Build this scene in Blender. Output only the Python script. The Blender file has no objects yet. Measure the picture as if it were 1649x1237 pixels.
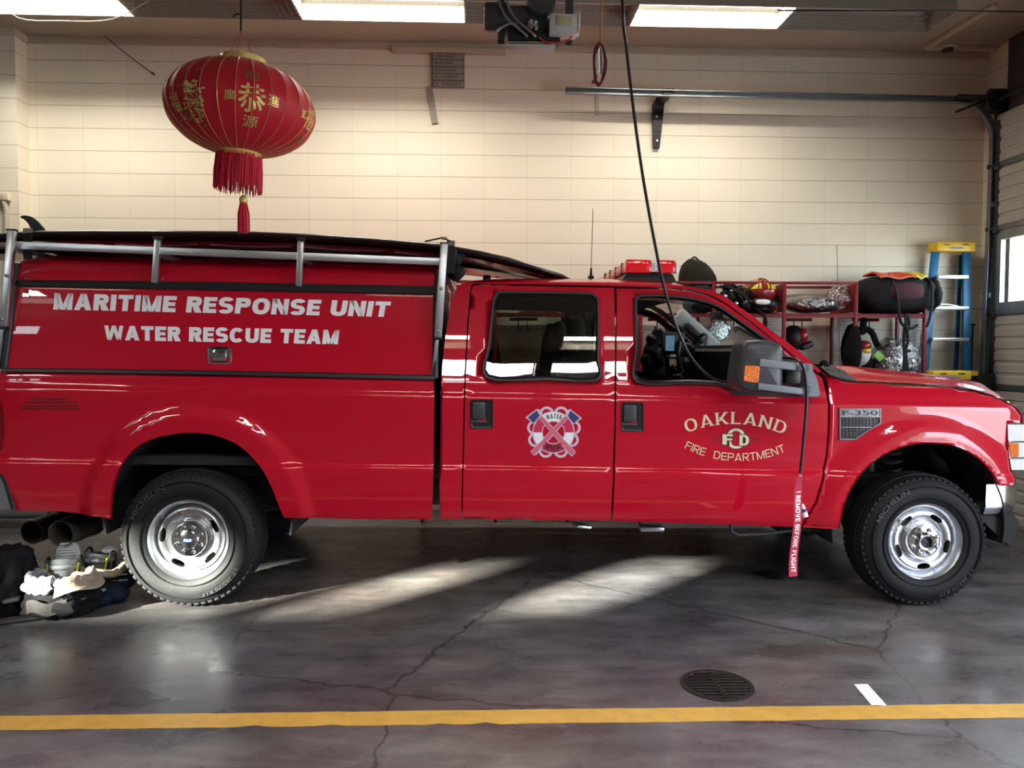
import bpy, bmesh, math, random
from mathutils import Vector, Matrix, geometry
sc = bpy.context.scene
COL = sc.collection
random.seed(7)

# ------------------------------------------------------------------ camera
IMG_W, IMG_H, FOC = 1649, 1237, 1238.0
CAM = Vector((1.673, -4.496, 1.502))
YAW, PITCH = math.radians(2.6), math.radians(2.5)
cd = bpy.data.cameras.new('camera'); cam = bpy.data.objects.new('camera', cd); COL.objects.link(cam)
cam.location = CAM
cam.rotation_euler = (math.pi/2 - PITCH, 0, -YAW)
cd.sensor_width = 36; cd.lens = FOC/IMG_W*36
cd.clip_start = 0.05; cd.clip_end = 200
sc.camera = cam

# ------------------------------------------------------------------ view, world, sun
sc.view_settings.view_transform = 'Standard'
try: sc.view_settings.look = 'None'
except Exception: pass
sc.view_settings.exposure = 2.0
sc.view_settings.gamma = 1.0
sc.view_settings.use_curve_mapping = False
sc.cycles.use_denoising = True
sc.cycles.max_bounces = 10
sc.cycles.diffuse_bounces = 5
sc.cycles.caustics_reflective = False
sc.cycles.caustics_refractive = False
sc.cycles.sample_clamp_indirect = 6.0

w = bpy.data.worlds.new('World'); sc.world = w; w.use_nodes = True
bg = w.node_tree.nodes['Background']
bg.inputs['Color'].default_value = (0.78, 0.87, 1.0, 1)
bg.inputs['Strength'].default_value = 4.0

SUN_AZ, SUN_EL = math.radians(45), math.radians(18.5)
sd = bpy.data.lights.new('sun', 'SUN'); sun = bpy.data.objects.new('sun', sd); COL.objects.link(sun)
sd.energy = 31.0; sd.angle = math.radians(1.2); sd.color = (1.0, 0.93, 0.82)
_d = Vector((math.cos(SUN_AZ)*math.cos(SUN_EL), math.sin(SUN_AZ)*math.cos(SUN_EL), -math.sin(SUN_EL)))
sun.rotation_euler = _d.to_track_quat('-Z', 'Y').to_euler()
sun.location = (-12, -12, 8)

LAMP_POWER = 14.0              # watts of each pair of tubes over the bay
WALL_POWER = 12.5              # the row along the back wall
TUBE_GLOW = 2.5                # brightness of the glass of a lit tube

# ------------------------------------------------------------------ rays through the photograph
_F = Vector((math.sin(YAW)*math.cos(PITCH), math.cos(YAW)*math.cos(PITCH), -math.sin(PITCH)))
_R = Vector((math.cos(YAW), -math.sin(YAW), 0))
_U = _R.cross(_F)
TILT = 0.0135                                    # floor falls towards the door
ROT = Matrix.Rotation(TILT, 3, 'Y')
ROTI = ROT.inverted()
def ray(px, py): return _F + _R*((px-IMG_W/2)/FOC) - _U*((py-IMG_H/2)/FOC)
def plane(px, py, n, d):
    n = Vector(n); r = ray(px, py)
    return CAM + r*((d - n.dot(CAM))/n.dot(r))
def WX(px, py, x): return plane(px, py, (1, 0, 0), x)
def WY(px, py, y): return plane(px, py, (0, 1, 0), y)
def WZ(px, py, z): return plane(px, py, (0, 0, 1), z)
def FL(px, py, h=0): return plane(px, py, (TILT, 0, 1), h)
def floor_z(x): return -TILT*x
def T(px, py, y): return ROTI @ WY(px, py, y)     # truck-local point on the truck-local plane Y = y
def LERP(a, b, t): return a + (b-a)*t

# ------------------------------------------------------------------ materials
MATS = {}
def mat(name, col, rough=0.5, metal=0.0, coat=0.0, var=0.06, scale=8.0, bump=0.0, bscale=60.0, spec=0.5,
        emit=None, estr=0.0, alpha=1.0, trans=0.0, sheen=0.0, coat_rough=0.03, ior=1.45, aniso=None):
    m = bpy.data.materials.new(name); m.use_nodes = True
    nt = m.node_tree; b = nt.nodes['Principled BSDF']
    tc = nt.nodes.new('ShaderNodeTexCoord')
    no = nt.nodes.new('ShaderNodeTexNoise'); no.inputs['Scale'].default_value = scale; no.inputs['Detail'].default_value = 4
    nt.links.new(tc.outputs['Object'], no.inputs['Vector'])
    mx = nt.nodes.new('ShaderNodeMix'); mx.data_type = 'RGBA'
    c = tuple(col)
    mx.inputs['A'].default_value = tuple(max(0, v*(1-var)) for v in c)+(1,)
    mx.inputs['B'].default_value = tuple(min(1, v*(1+var)) for v in c)+(1,)
    nt.links.new(no.outputs['Fac'], mx.inputs['Factor'])
    nt.links.new(mx.outputs['Result'], b.inputs['Base Color'])
    b.inputs['Roughness'].default_value = rough; b.inputs['Metallic'].default_value = metal
    b.inputs['Coat Weight'].default_value = coat; b.inputs['Coat Roughness'].default_value = coat_rough
    b.inputs['Specular IOR Level'].default_value = spec
    b.inputs['IOR'].default_value = ior
    if trans: b.inputs['Transmission Weight'].default_value = trans
    if sheen: b.inputs['Sheen Weight'].default_value = sheen
    if alpha < 1: b.inputs['Alpha'].default_value = alpha
    if emit:
        b.inputs['Emission Color'].default_value = tuple(emit)+(1,); b.inputs['Emission Strength'].default_value = estr
    if bump:
        n2 = nt.nodes.new('ShaderNodeTexNoise'); n2.inputs['Scale'].default_value = bscale; n2.inputs['Detail'].default_value = 3
        nt.links.new(tc.outputs['Object'], n2.inputs['Vector'])
        bp = nt.nodes.new('ShaderNodeBump'); bp.inputs['Strength'].default_value = bump; bp.inputs['Distance'].default_value = 0.01
        nt.links.new(n2.outputs['Fac'], bp.inputs['Height']); nt.links.new(bp.outputs['Normal'], b.inputs['Normal'])
    MATS[name] = m
    return m
def window_glass(name, tint, gloss=0.0, ior=1.5):
    """thin sheet glass: see-through with a tint, plus a mirror reflection that grows towards grazing angles"""
    m = bpy.data.materials.new(name); m.use_nodes = True; nt = m.node_tree
    for n in list(nt.nodes): nt.nodes.remove(n)
    out = nt.nodes.new('ShaderNodeOutputMaterial'); tr = nt.nodes.new('ShaderNodeBsdfTransparent')
    gl = nt.nodes.new('ShaderNodeBsdfGlossy'); gl.inputs['Roughness'].default_value = 0.01
    lw = nt.nodes.new('ShaderNodeLayerWeight'); lw.inputs['Blend'].default_value = 0.5
    pw = nt.nodes.new('ShaderNodeMath'); pw.operation = 'POWER'; pw.inputs[1].default_value = 5; nt.links.new(lw.outputs['Facing'], pw.inputs[0])
    r0 = 2*((ior-1)/(ior+1))**2
    fr = nt.nodes.new('ShaderNodeMath'); fr.operation = 'MULTIPLY_ADD'; fr.inputs[1].default_value = 1-r0; fr.inputs[2].default_value = r0; nt.links.new(pw.outputs[0], fr.inputs[0])
    no = nt.nodes.new('ShaderNodeTexNoise'); no.inputs['Scale'].default_value = 3
    mx0 = nt.nodes.new('ShaderNodeMix'); mx0.data_type = 'RGBA'
    mx0.inputs['A'].default_value = tuple(v*.97 for v in tint)+(1,); mx0.inputs['B'].default_value = tuple(tint)+(1,)
    nt.links.new(no.outputs['Fac'], mx0.inputs['Factor']); nt.links.new(mx0.outputs['Result'], tr.inputs['Color'])
    mx = nt.nodes.new('ShaderNodeMixShader')
    nt.links.new(fr.outputs[0], mx.inputs['Fac']); nt.links.new(tr.outputs['BSDF'], mx.inputs[1]); nt.links.new(gl.outputs['BSDF'], mx.inputs[2])
    nt.links.new(mx.outputs['Shader'], out.inputs['Surface'])
    MATS[name] = m; return m

M = {}
M['red'] = mat('truck_red_paint', (0.51, 0.002, 0.021), rough=0.40, coat=1.0, var=0.03, scale=3, spec=0.12, coat_rough=0.015)
M['dark_trim'] = mat('black_trim_plastic', (0.014, 0.014, 0.017), rough=0.42, var=0.2)
M['rubber'] = mat('tyre_rubber', (0.013, 0.013, 0.015), rough=0.62, spec=0.28, var=0.3, scale=14, bump=0.15, bscale=90)
M['alloy'] = mat('machined_wheel', (0.60, 0.61, 0.64), rough=0.32, metal=1.0, var=0.08, scale=6)
M['chrome'] = mat('chrome', (0.66, 0.67, 0.69), rough=0.10, metal=1.0, var=0.02)
M['alu'] = mat('brushed_aluminium', (0.66, 0.67, 0.70), rough=0.36, metal=1.0, var=0.06, scale=20)
M['black'] = mat('satin_black', (0.008, 0.008, 0.010), rough=0.45, var=0.3)
M['underbody'] = mat('underbody_black', (0.011, 0.011, 0.013), rough=0.7, var=0.4, scale=5)
M['chassis'] = mat('chassis_grey', (0.035, 0.035, 0.04), rough=0.6, var=0.4, scale=5)
M['white_vinyl'] = mat('white_vinyl', (0.90, 0.89, 0.94), rough=0.4, var=0.02)
M['gold_vinyl'] = mat('pale_gold_vinyl', (0.78, 0.66, 0.46), rough=0.4, var=0.03)
M['black_vinyl'] = mat('black_vinyl', (0.01, 0.01, 0.015), rough=0.4, var=0.1)
M['dark_red_vinyl'] = mat('dark_red_vinyl', (0.11, 0.008, 0.012), rough=0.5, var=0.1)
M['pink_vinyl'] = mat('pink_vinyl', (0.66, 0.15, 0.22), rough=0.4, var=0.04)
M['rose_vinyl'] = mat('rose_vinyl', (0.62, 0.03, 0.09), rough=0.4, var=0.04)
M['lilac_vinyl'] = mat('lilac_vinyl', (0.62, 0.55, 0.68), rough=0.4, var=0.04)
M['navy_vinyl'] = mat('navy_vinyl', (0.05, 0.055, 0.18), rough=0.4, var=0.05)
M['glass_tint'] = window_glass('tinted_window_glass', (0.50, 0.56, 0.50), ior=1.5)
M['glass'] = window_glass('clear_window_glass', (0.86, 0.90, 0.88))
M['fabric_dark'] = mat('dark_cloth', (0.010, 0.0095, 0.011), spec=0.08, rough=0.9, var=0.35, scale=18, bump=0.5, bscale=40)
M['seat'] = mat('grey_seat_cloth', (0.05, 0.05, 0.048), rough=0.85, var=0.2, bump=0.2)
M['interior_grey'] = mat('grey_interior_plastic', (0.50, 0.52, 0.53), rough=0.55, var=0.06)
M['interior_dark'] = mat('dark_interior_plastic', (0.022, 0.024, 0.024), rough=0.6, var=0.2)
M['mirror_grey'] = mat('grained_mirror_plastic', (0.050, 0.051, 0.060), rough=0.38, var=0.08, bump=0.08, bscale=400)
M['amber'] = mat('amber_lens', (0.80, 0.15, 0.008), rough=0.12, var=0.55, scale=60, coat=0.8, bump=.9, bscale=110, emit=(1.0, 0.20, 0.01), estr=0.03)
M['red_lens'] = mat('red_lens', (0.70, 0.01, 0.015), rough=0.12, var=0.3, scale=50, coat=0.8, trans=0.0, emit=(1, .02, .03), estr=0.05)
M['pink_lens'] = mat('faded_red_lens', (0.62, 0.20, 0.18), rough=0.25, var=0.05, coat=0.5)
M['whitened_lens'] = mat('whitened_lens', (0.86, 0.88, 0.90), rough=0.10, metal=0.0, coat=1.0, var=0.2, scale=40)  # white base colour stands in for the open bay reflected in the headlamp

# ------------------------------------------------------------------ mesh builder
class MB:
    def __init__(s): s.v = []; s.f = []; s.m = []
    def add(s, vs, fs, mi=0):
        o = len(s.v); s.v += [Vector(p) for p in vs]; s.f += [tuple(i+o for i in f) for f in fs]; s.m += [mi]*len(fs); return s
    def bm(s, b, mi=0):
        b.verts.index_update(); s.add([v.co.copy() for v in b.verts], [[v.index for v in f.verts] for f in b.faces], mi); b.free(); return s
    def box(s, c, d, bev=0.0, rot=None, mi=0, seg=2):
        b = bmesh.new(); bmesh.ops.create_cube(b, size=1.0)
        for v in b.verts: v.co = Vector((v.co.x*d[0], v.co.y*d[1], v.co.z*d[2]))
        if bev: bmesh.ops.bevel(b, geom=list(b.edges), offset=min(bev, min(d)*.49), segments=seg, affect='EDGES', profile=0.5)
        R = rot if isinstance(rot, Matrix) else (Matrix.Rotation(rot[0], 3, 'X') if False else (Matrix.Rotation(rot[2], 3, 'Z') @ Matrix.Rotation(rot[1], 3, 'Y') @ Matrix.Rotation(rot[0], 3, 'X')) if rot else Matrix.Identity(3))
        c = Vector(c)
        for v in b.verts: v.co = R @ v.co + c
        return s.bm(b, mi)
    def bar(s, a, b, w, h, bev=0.0, mi=0, up=(0, 0, 1)):
        a, b = Vector(a), Vector(b); x = (b-a); L = x.length; x = x/L
        u = Vector(up); y = u.cross(x)
        if y.length < 1e-4: y = Vector((0, 1, 0)).cross(x)
        y.normalize(); z = x.cross(y)
        R = Matrix((x, y, z)).transposed()
        return s.box((a+b)/2, (L, w, h), bev, R, mi)
    def tube(s, pts, r, n=10, mi=0, cap=True, closed=False):
        P = [Vector(p) for p in pts]; k = len(P); rings = []
        rr = r if isinstance(r, (list, tuple)) else [r]*k
        t0 = (P[1]-P[0]).normalized(); u = Vector((0, 0, 1)) if abs(t0.z) < .9 else Vector((1, 0, 0))
        nrm = (u - t0*u.dot(t0)).normalized(); vs = []
        for i in range(k):
            if closed: t = (P[(i+1) % k]-P[i-1])
            else: t = (P[min(i+1, k-1)]-P[max(i-1, 0)])
            t.normalize(); nrm = (nrm - t*nrm.dot(t)); nrm.normalize(); bn = t.cross(nrm)
            for j in range(n):
                a = 2*math.pi*j/n
                vs.append(P[i] + (nrm*math.cos(a)+bn*math.sin(a))*rr[i])
        fs = []
        for i in range(k if closed else k-1):
            i2 = (i+1) % k
            for j in range(n):
                fs.append((i*n+j, i*n+(j+1) % n, i2*n+(j+1) % n, i2*n+j))
        if cap and not closed:
            fs.append(tuple(range(n-1, -1, -1))); fs.append(tuple((k-1)*n+j for j in range(n)))
        return s.add(vs, fs, mi)
    def lathe(s, prof, c=(0, 0, 0), axis='Z', n=32, mi=0, a0=0, a1=2*math.pi, cap=False):
        """prof: list of (r, h) along the axis"""
        full = abs(a1-a0-2*math.pi) < 1e-6; m = n if full else n+1; vs = []; c = Vector(c)
        for r, h in prof:
            for j in range(m):
                a = a0+(a1-a0)*j/n; x, y = r*math.cos(a), r*math.sin(a)
                p = {'Z': Vector((x, y, h)), 'Y': Vector((x, h, y)), 'X': Vector((h, x, y))}[axis]
                vs.append(p+c)
        fs = []
        for i in range(len(prof)-1):
            for j in range(n):
                j2 = (j+1) % m
                fs.append((i*m+j, i*m+j2, (i+1)*m+j2, (i+1)*m+j))
        if cap:
            fs.append(tuple(range(m))); fs.append(tuple((len(prof)-1)*m+j for j in range(m)))
        return s.add(vs, fs, mi)
    def prism(s, poly, y0, y1, fn=None, mi=0):
        """poly in (x,z) extruded between y0 and y1"""
        n = len(poly); fn = fn or (lambda x, y, z: (x, y, z))
        vs = [fn(p[0], y0, p[1]) for p in poly]+[fn(p[0], y1, p[1]) for p in poly]
        r = geometry.delaunay_2d_cdt([Vector((p[0], p[1])) for p in poly], [(i, (i+1) % n) for i in range(n)], [], 1, 1e-7)
        back = [o[0] if o else 0 for o in r[3]]
        tri = [tuple(back[i] for i in t) for t in r[2]]
        tri = [t for t in tri if len(set(t)) == 3 and point_in(poly, sum(poly[i][0] for i in t)/3, sum(poly[i][1] for i in t)/3)]
        fs = [tuple(t) for t in tri]+[tuple(i+n for i in reversed(t)) for t in tri]
        fs += [(i, (i+1) % n, n+(i+1) % n, n+i) for i in range(n)]
        return s.add(vs, fs, mi)
    def blob(s, c, d, nu=20, nv=14, mi=0, fn=None, noise=0.0, fr=3.0, seed=0, rot=None, p=1.0):
        """lumpy superellipsoid"""
        from mathutils import noise as NZ
        c = Vector(c); vs = []; fs = []
        def sp(t): return math.copysign(abs(t)**p, t)
        R = (Matrix.Rotation(rot[2], 3, 'Z') @ Matrix.Rotation(rot[1], 3, 'Y') @ Matrix.Rotation(rot[0], 3, 'X')) if rot else Matrix.Identity(3)
        for i in range(nv+1):
            ph = -math.pi/2+math.pi*i/nv
            for j in range(nu):
                th = 2*math.pi*j/nu
                q = Vector((sp(math.cos(ph))*sp(math.cos(th))*d[0], sp(math.cos(ph))*sp(math.sin(th))*d[1], sp(math.sin(ph))*d[2]))
                if noise:
                    k = NZ.noise(Vector((q.x*fr+seed*7.1, q.y*fr+seed, q.z*fr)))
                    k2 = NZ.noise(Vector((q.x*fr*2.7+seed*3.1, q.y*fr*2.7, q.z*fr*2.7+seed)))
                    q = q*(1+noise*k+noise*.5*k2)
                if fn: q = Vector(fn(q))
                vs.append(R @ q + c)
        for i in range(nv):
            for j in range(nu):
                fs.append((i*nu+j, i*nu+(j+1) % nu, (i+1)*nu+(j+1) % nu, (i+1)*nu+j))
        return s.add(vs, fs, mi)
    def grid(s, fn, nu, nv, mi=0, closed_u=False):
        vs = [fn(i/nu, j/nv) for j in range(nv+1) for i in range(nu+1)]
        fs = [(j*(nu+1)+i, j*(nu+1)+i+1, (j+1)*(nu+1)+i+1, (j+1)*(nu+1)+i) for j in range(nv) for i in range(nu)]
        return s.add(vs, fs, mi)
    def sheet(s, fn, nu, nv, th, mi=0):
        """thin solid: fn(u,v)->point, thickened along fn normal approx via second surface offset th (Vector)"""
        th = Vector(th)
        A = [Vector(fn(i/nu, j/nv)) for j in range(nv+1) for i in range(nu+1)]
        n = len(A); vs = A+[p+th for p in A]; w1 = nu+1
        fs = []
        for j in range(nv):
            for i in range(nu):
                a = j*w1+i; fs.append((a, a+1, a+w1+1, a+w1)); fs.append((n+a+w1, n+a+w1+1, n+a+1, n+a))
        bd = [i for i in range(nu)]+[j*w1+nu for j in range(nv)]+[nv*w1+i for i in range(nu, 0, -1)]+[j*w1 for j in range(nv, 0, -1)]
        for k in range(len(bd)):
            a, b = bd[k], bd[(k+1) % len(bd)]; fs.append((b, a, n+a, n+b))
        return s.add(vs, fs, mi)
    def build(s, name, mats, parent=None, smooth=35, loc=None, nocalc=False):
        me = bpy.data.meshes.new(name); me.from_pydata([tuple(p) for p in s.v], [], s.f)
        if not isinstance(mats, (list, tuple)): mats = [mats]
        for m in mats: me.materials.append(m)
        if len(mats) > 1: me.polygons.foreach_set('material_index', s.m)
        if not nocalc:
            b = bmesh.new(); b.from_mesh(me); bmesh.ops.recalc_face_normals(b, faces=list(b.faces)); b.to_mesh(me); b.free()
        if smooth:
            me.polygons.foreach_set('use_smooth', [True]*len(me.polygons))
            me.set_sharp_from_angle(angle=math.radians(smooth))
        me.update()
        o = bpy.data.objects.new(name, me); COL.objects.link(o)
        if parent: o.parent = parent
        if loc is not None: o.location = loc
        return o
def tag(o, label=None, cat=None, group=None, kind=None):
    if label: o['label'] = label
    if cat: o['category'] = cat
    if group: o['group'] = group
    if kind: o['kind'] = kind
    return o
def thing(name, label, cat, loc=(0, 0, 0), rot=(0, 0, 0), group=None):
    o = bpy.data.objects.new(name, None); o.empty_display_size = .1; COL.objects.link(o)
    o.location = loc; o.rotation_euler = rot; return tag(o, label, cat, group)
def copy_tree(o, parent=None):
    c = o.copy(); COL.objects.link(c)
    if parent: c.parent = parent
    for ch in [x for x in list(bpy.data.objects) if x.parent == o]: copy_tree(ch, c)
    return c
def smoothstep(a, b, x):
    t = max(0.0, min(1.0, (x-a)/(b-a))); return t*t*(3-2*t)
def pchip(knots):
    xs = [k[0] for k in knots]; ys = [k[1] for k in knots]; n = len(xs)
    h = [xs[i+1]-xs[i] for i in range(n-1)]; d = [(ys[i+1]-ys[i])/h[i] for i in range(n-1)]
    m = [0]*n; m[0] = d[0]; m[-1] = d[-1]
    for i in range(1, n-1):
        if d[i-1]*d[i] <= 0: m[i] = 0
        else:
            w1 = 2*h[i]+h[i-1]; w2 = h[i]+2*h[i-1]; m[i] = (w1+w2)/(w1/d[i-1]+w2/d[i])
    def f(x):
        if x <= xs[0]: return ys[0]+m[0]*(x-xs[0])
        if x >= xs[-1]: return ys[-1]+m[-1]*(x-xs[-1])
        i = 0
        while x > xs[i+1]: i += 1
        t = (x-xs[i])/h[i]
        return (2*t**3-3*t*t+1)*ys[i]+(t**3-2*t*t+t)*h[i]*m[i]+(-2*t**3+3*t*t)*ys[i+1]+(t**3-t*t)*h[i]*m[i+1]
    return f
def catmull(pts, sub=6, closed=False):
    P = [Vector(p) for p in pts]; n = len(P); out = []
    for i in range(n if closed else n-1):
        p1, p2 = P[i], P[(i+1) % n]
        p0 = P[i-1] if (closed or i > 0) else p1*2-p2
        p3 = P[(i+2) % n] if (closed or i+2 < n) else p2*2-p1
        for k in range(sub):
            t = k/sub
            out.append(0.5*((2*p1)+(p2-p0)*t+(2*p0-5*p1+4*p2-p3)*t*t+(3*p1-p0-3*p2+p3)*t**3))
    if not closed: out.append(P[-1])
    return out
def round_poly(pts, r, seg=5):
    """round the corners of a polygon; r is one radius or one per corner"""
    n = len(pts); out = []
    for i in range(n):
        p = Vector(pts[i]); a = Vector(pts[i-1]); b = Vector(pts[(i+1) % n])
        ri = r[i] if isinstance(r, (list, tuple)) else r
        if ri <= 0: out.append(tuple(p)); continue
        da, db = (a-p), (b-p); k = min(ri, da.length*.49, db.length*.49)
        s, e = p+da.normalized()*k, p+db.normalized()*k
        for j in range(seg+1):
            t = j/seg; q = s*(1-t)**2+p*2*t*(1-t)+e*t*t; out.append(tuple(q))
    return out
def densify(poly, step, closed=True):
    out = []; n = len(poly)
    for i in range(n if closed else n-1):
        a = Vector(poly[i]); b = Vector(poly[(i+1) % n]); k = max(1, int((b-a).length/step+.999))
        for j in range(k): out.append(tuple(a.lerp(b, j/k)))
    if not closed: out.append(tuple(poly[-1]))
    return out
def point_in(poly, x, z):
    c = False; n = len(poly); j = n-1
    for i in range(n):
        xi, zi = poly[i][0], poly[i][1]; xj, zj = poly[j][0], poly[j][1]
        if (zi > z) != (zj > z) and x < (xj-xi)*(z-zi)/(zj-zi)+xi: c = not c
        j = i
    return c
def cdt(outer, holes=(), step=0.05, extra_z=()):
    """triangulate a polygon with holes and evenly spread inside points; returns verts2d, tris, loops (index lists)"""
    V = []; E = []; loops = []
    for lp in [outer]+list(holes):
        o = len(V); V += [Vector((p[0], p[1])) for p in lp]; n = len(lp)
        E += [(o+i, o+(i+1) % n) for i in range(n)]; loops.append(list(range(o, o+n)))
    xs = [p[0] for p in outer]; zs = [p[1] for p in outer]
    def dist(poly, x, z):
        d = 1e9; n = len(poly)
        for i in range(n):
            ax, az = poly[i][0], poly[i][1]; bx, bz = poly[(i+1) % n][0], poly[(i+1) % n][1]
            dx, dz = bx-ax, bz-az; L = dx*dx+dz*dz
            t = 0 if L == 0 else max(0, min(1, ((x-ax)*dx+(z-az)*dz)/L))
            d = min(d, math.hypot(x-ax-t*dx, z-az-t*dz))
        return d
    zlist = []
    z = min(zs)+step*.5
    while z < max(zs): zlist.append(z); z += step
    zlist = sorted(set(zlist+[q for q in extra_z if min(zs) < q < max(zs)]))
    for z in zlist:
        x = min(xs)+step*.5
        while x < max(xs):
            if point_in(outer, x, z) and not any(point_in(h, x, z) for h in holes):
                if min(dist(l, x, z) for l in [outer]+list(holes)) > step*.3: V.append(Vector((x, z)))
            x += step
    r = geometry.delaunay_2d_cdt(V, E, [], 0, 1e-7)
    rv, rf, orig = r[0], r[2], r[3]
    inv = {}
    for i, o in enumerate(orig):
        for q in o: inv.setdefault(q, i)
    loops = [[inv[i] for i in l] for l in loops]
    tris = []
    for t in rf:
        c = (rv[t[0]]+rv[t[1]]+rv[t[2]])/3
        if point_in(outer, c.x, c.y) and not any(point_in(h, c.x, c.y) for h in holes): tris.append(tuple(t))
    return [(p.x, p.y) for p in rv], tris, loops
def panel(name, outer, holes, f, material, parent=None, step=0.05, thick=0.02, mirror=None, extra_z=(), lip=0.004, grad=None):
    """a skin y = f(x,z) cut to the outline, with its edges turned inwards by thick; normals follow f exactly"""
    v2, tris, loops = cdt(outer, holes, step, extra_z)
    e = 1e-3
    co = []; nr = []
    for x, z in v2:
        y = f(x, z); gx = (f(x+e, z)-f(x-e, z))/(2*e); gz = (f(x, z+e)-f(x, z-e))/(2*e)
        n = Vector((gx, -1, gz)).normalized()
        co.append(Vector((x, y, z))); nr.append(n)
    nv = len(co); faces = []
    for t in tris:
        a, b, c = (co[i] for i in t)
        if (b-a).cross(c-a).y > 0: t = (t[0], t[2], t[1])
        faces.append(t)
    norms = [[nr[i] for i in t] for t in faces]
    for lp in loops:
        base = len(co); n = len(lp)
        for i in lp: co.append(co[i]+Vector((0, thick, 0)))
        for k in range(n):
            a, b = lp[k], lp[(k+1) % n]; a2, b2 = base+k, base+(k+1) % n
            faces.append((a, b, b2, a2)); q = (co[b]-co[a]).cross(Vector((0, 1, 0)))
            q = q.normalized() if q.length > 1e-9 else Vector((0, 0, 1))
            norms.append([q]*4)
    if mirror is not None:
        co = [Vector((p.x, 2*mirror-p.y, p.z)) for p in co]
        faces = [tuple(reversed(t)) for t in faces]
        norms = [[Vector((q.x, -q.y, q.z)) for q in reversed(l)] for l in norms]
    me = bpy.data.meshes.new(name); me.from_pydata([tuple(p) for p in co], [], faces); me.materials.append(material)
    me.polygons.foreach_set('use_smooth', [True]*len(me.polygons))
    try: me.normals_split_custom_set([tuple(q) for l in norms for q in l])
    except Exception as ex: print('custom normals', ex)
    o = bpy.data.objects.new(name, me); COL.objects.link(o)
    if parent: o.parent = parent
    return o
def decal(name, outer, holes, f, material, parent, off=0.002, step=0.06, mi=None):
    v2, tris, loops = cdt(outer, holes, step)
    co = [(x, f(x, z)-off, z) for x, z in v2]
    fs = []
    for t in tris:
        a, b, c = (Vector(co[i]) for i in t)
        fs.append(t if (b-a).cross(c-a).y <= 0 else (t[0], t[2], t[1]))
    return co, fs
def text_mesh(body, bold=0.0, size=1.0, spacing=1.0, res=6):
    cu = bpy.data.curves.new('txt', 'FONT'); cu.body = body; cu.size = size; cu.offset = bold; cu.resolution_u = res; cu.space_character = spacing
    ob = bpy.data.objects.new('txt', cu); COL.objects.link(ob)
    dg = bpy.context.evaluated_depsgraph_get(); dg.update()
    me = bpy.data.meshes.new_from_object(ob.evaluated_get(dg))
    vs = [v.co.copy() for v in me.vertices]; fs = [tuple(p.vertices) for p in me.polygons]
    bpy.data.objects.remove(ob); bpy.data.curves.remove(cu); bpy.data.meshes.remove(me)
    return vs, fs
def text_map(body, fn, bold=0.0, spacing=1.0, keep_box=None):
    """text normalised to u,v in 0..1 over its own box, sent through fn(u,v) -> point"""
    vs, fs = text_mesh(body, bold, 1.0, spacing)
    if not vs: return [], []
    x0 = min(v.x for v in vs); x1 = max(v.x for v in vs); y0 = min(v.y for v in vs); y1 = max(v.y for v in vs)
    return [fn((v.x-x0)/(x1-x0), (v.y-y0)/(y1-y0)) for v in vs], fs

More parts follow.
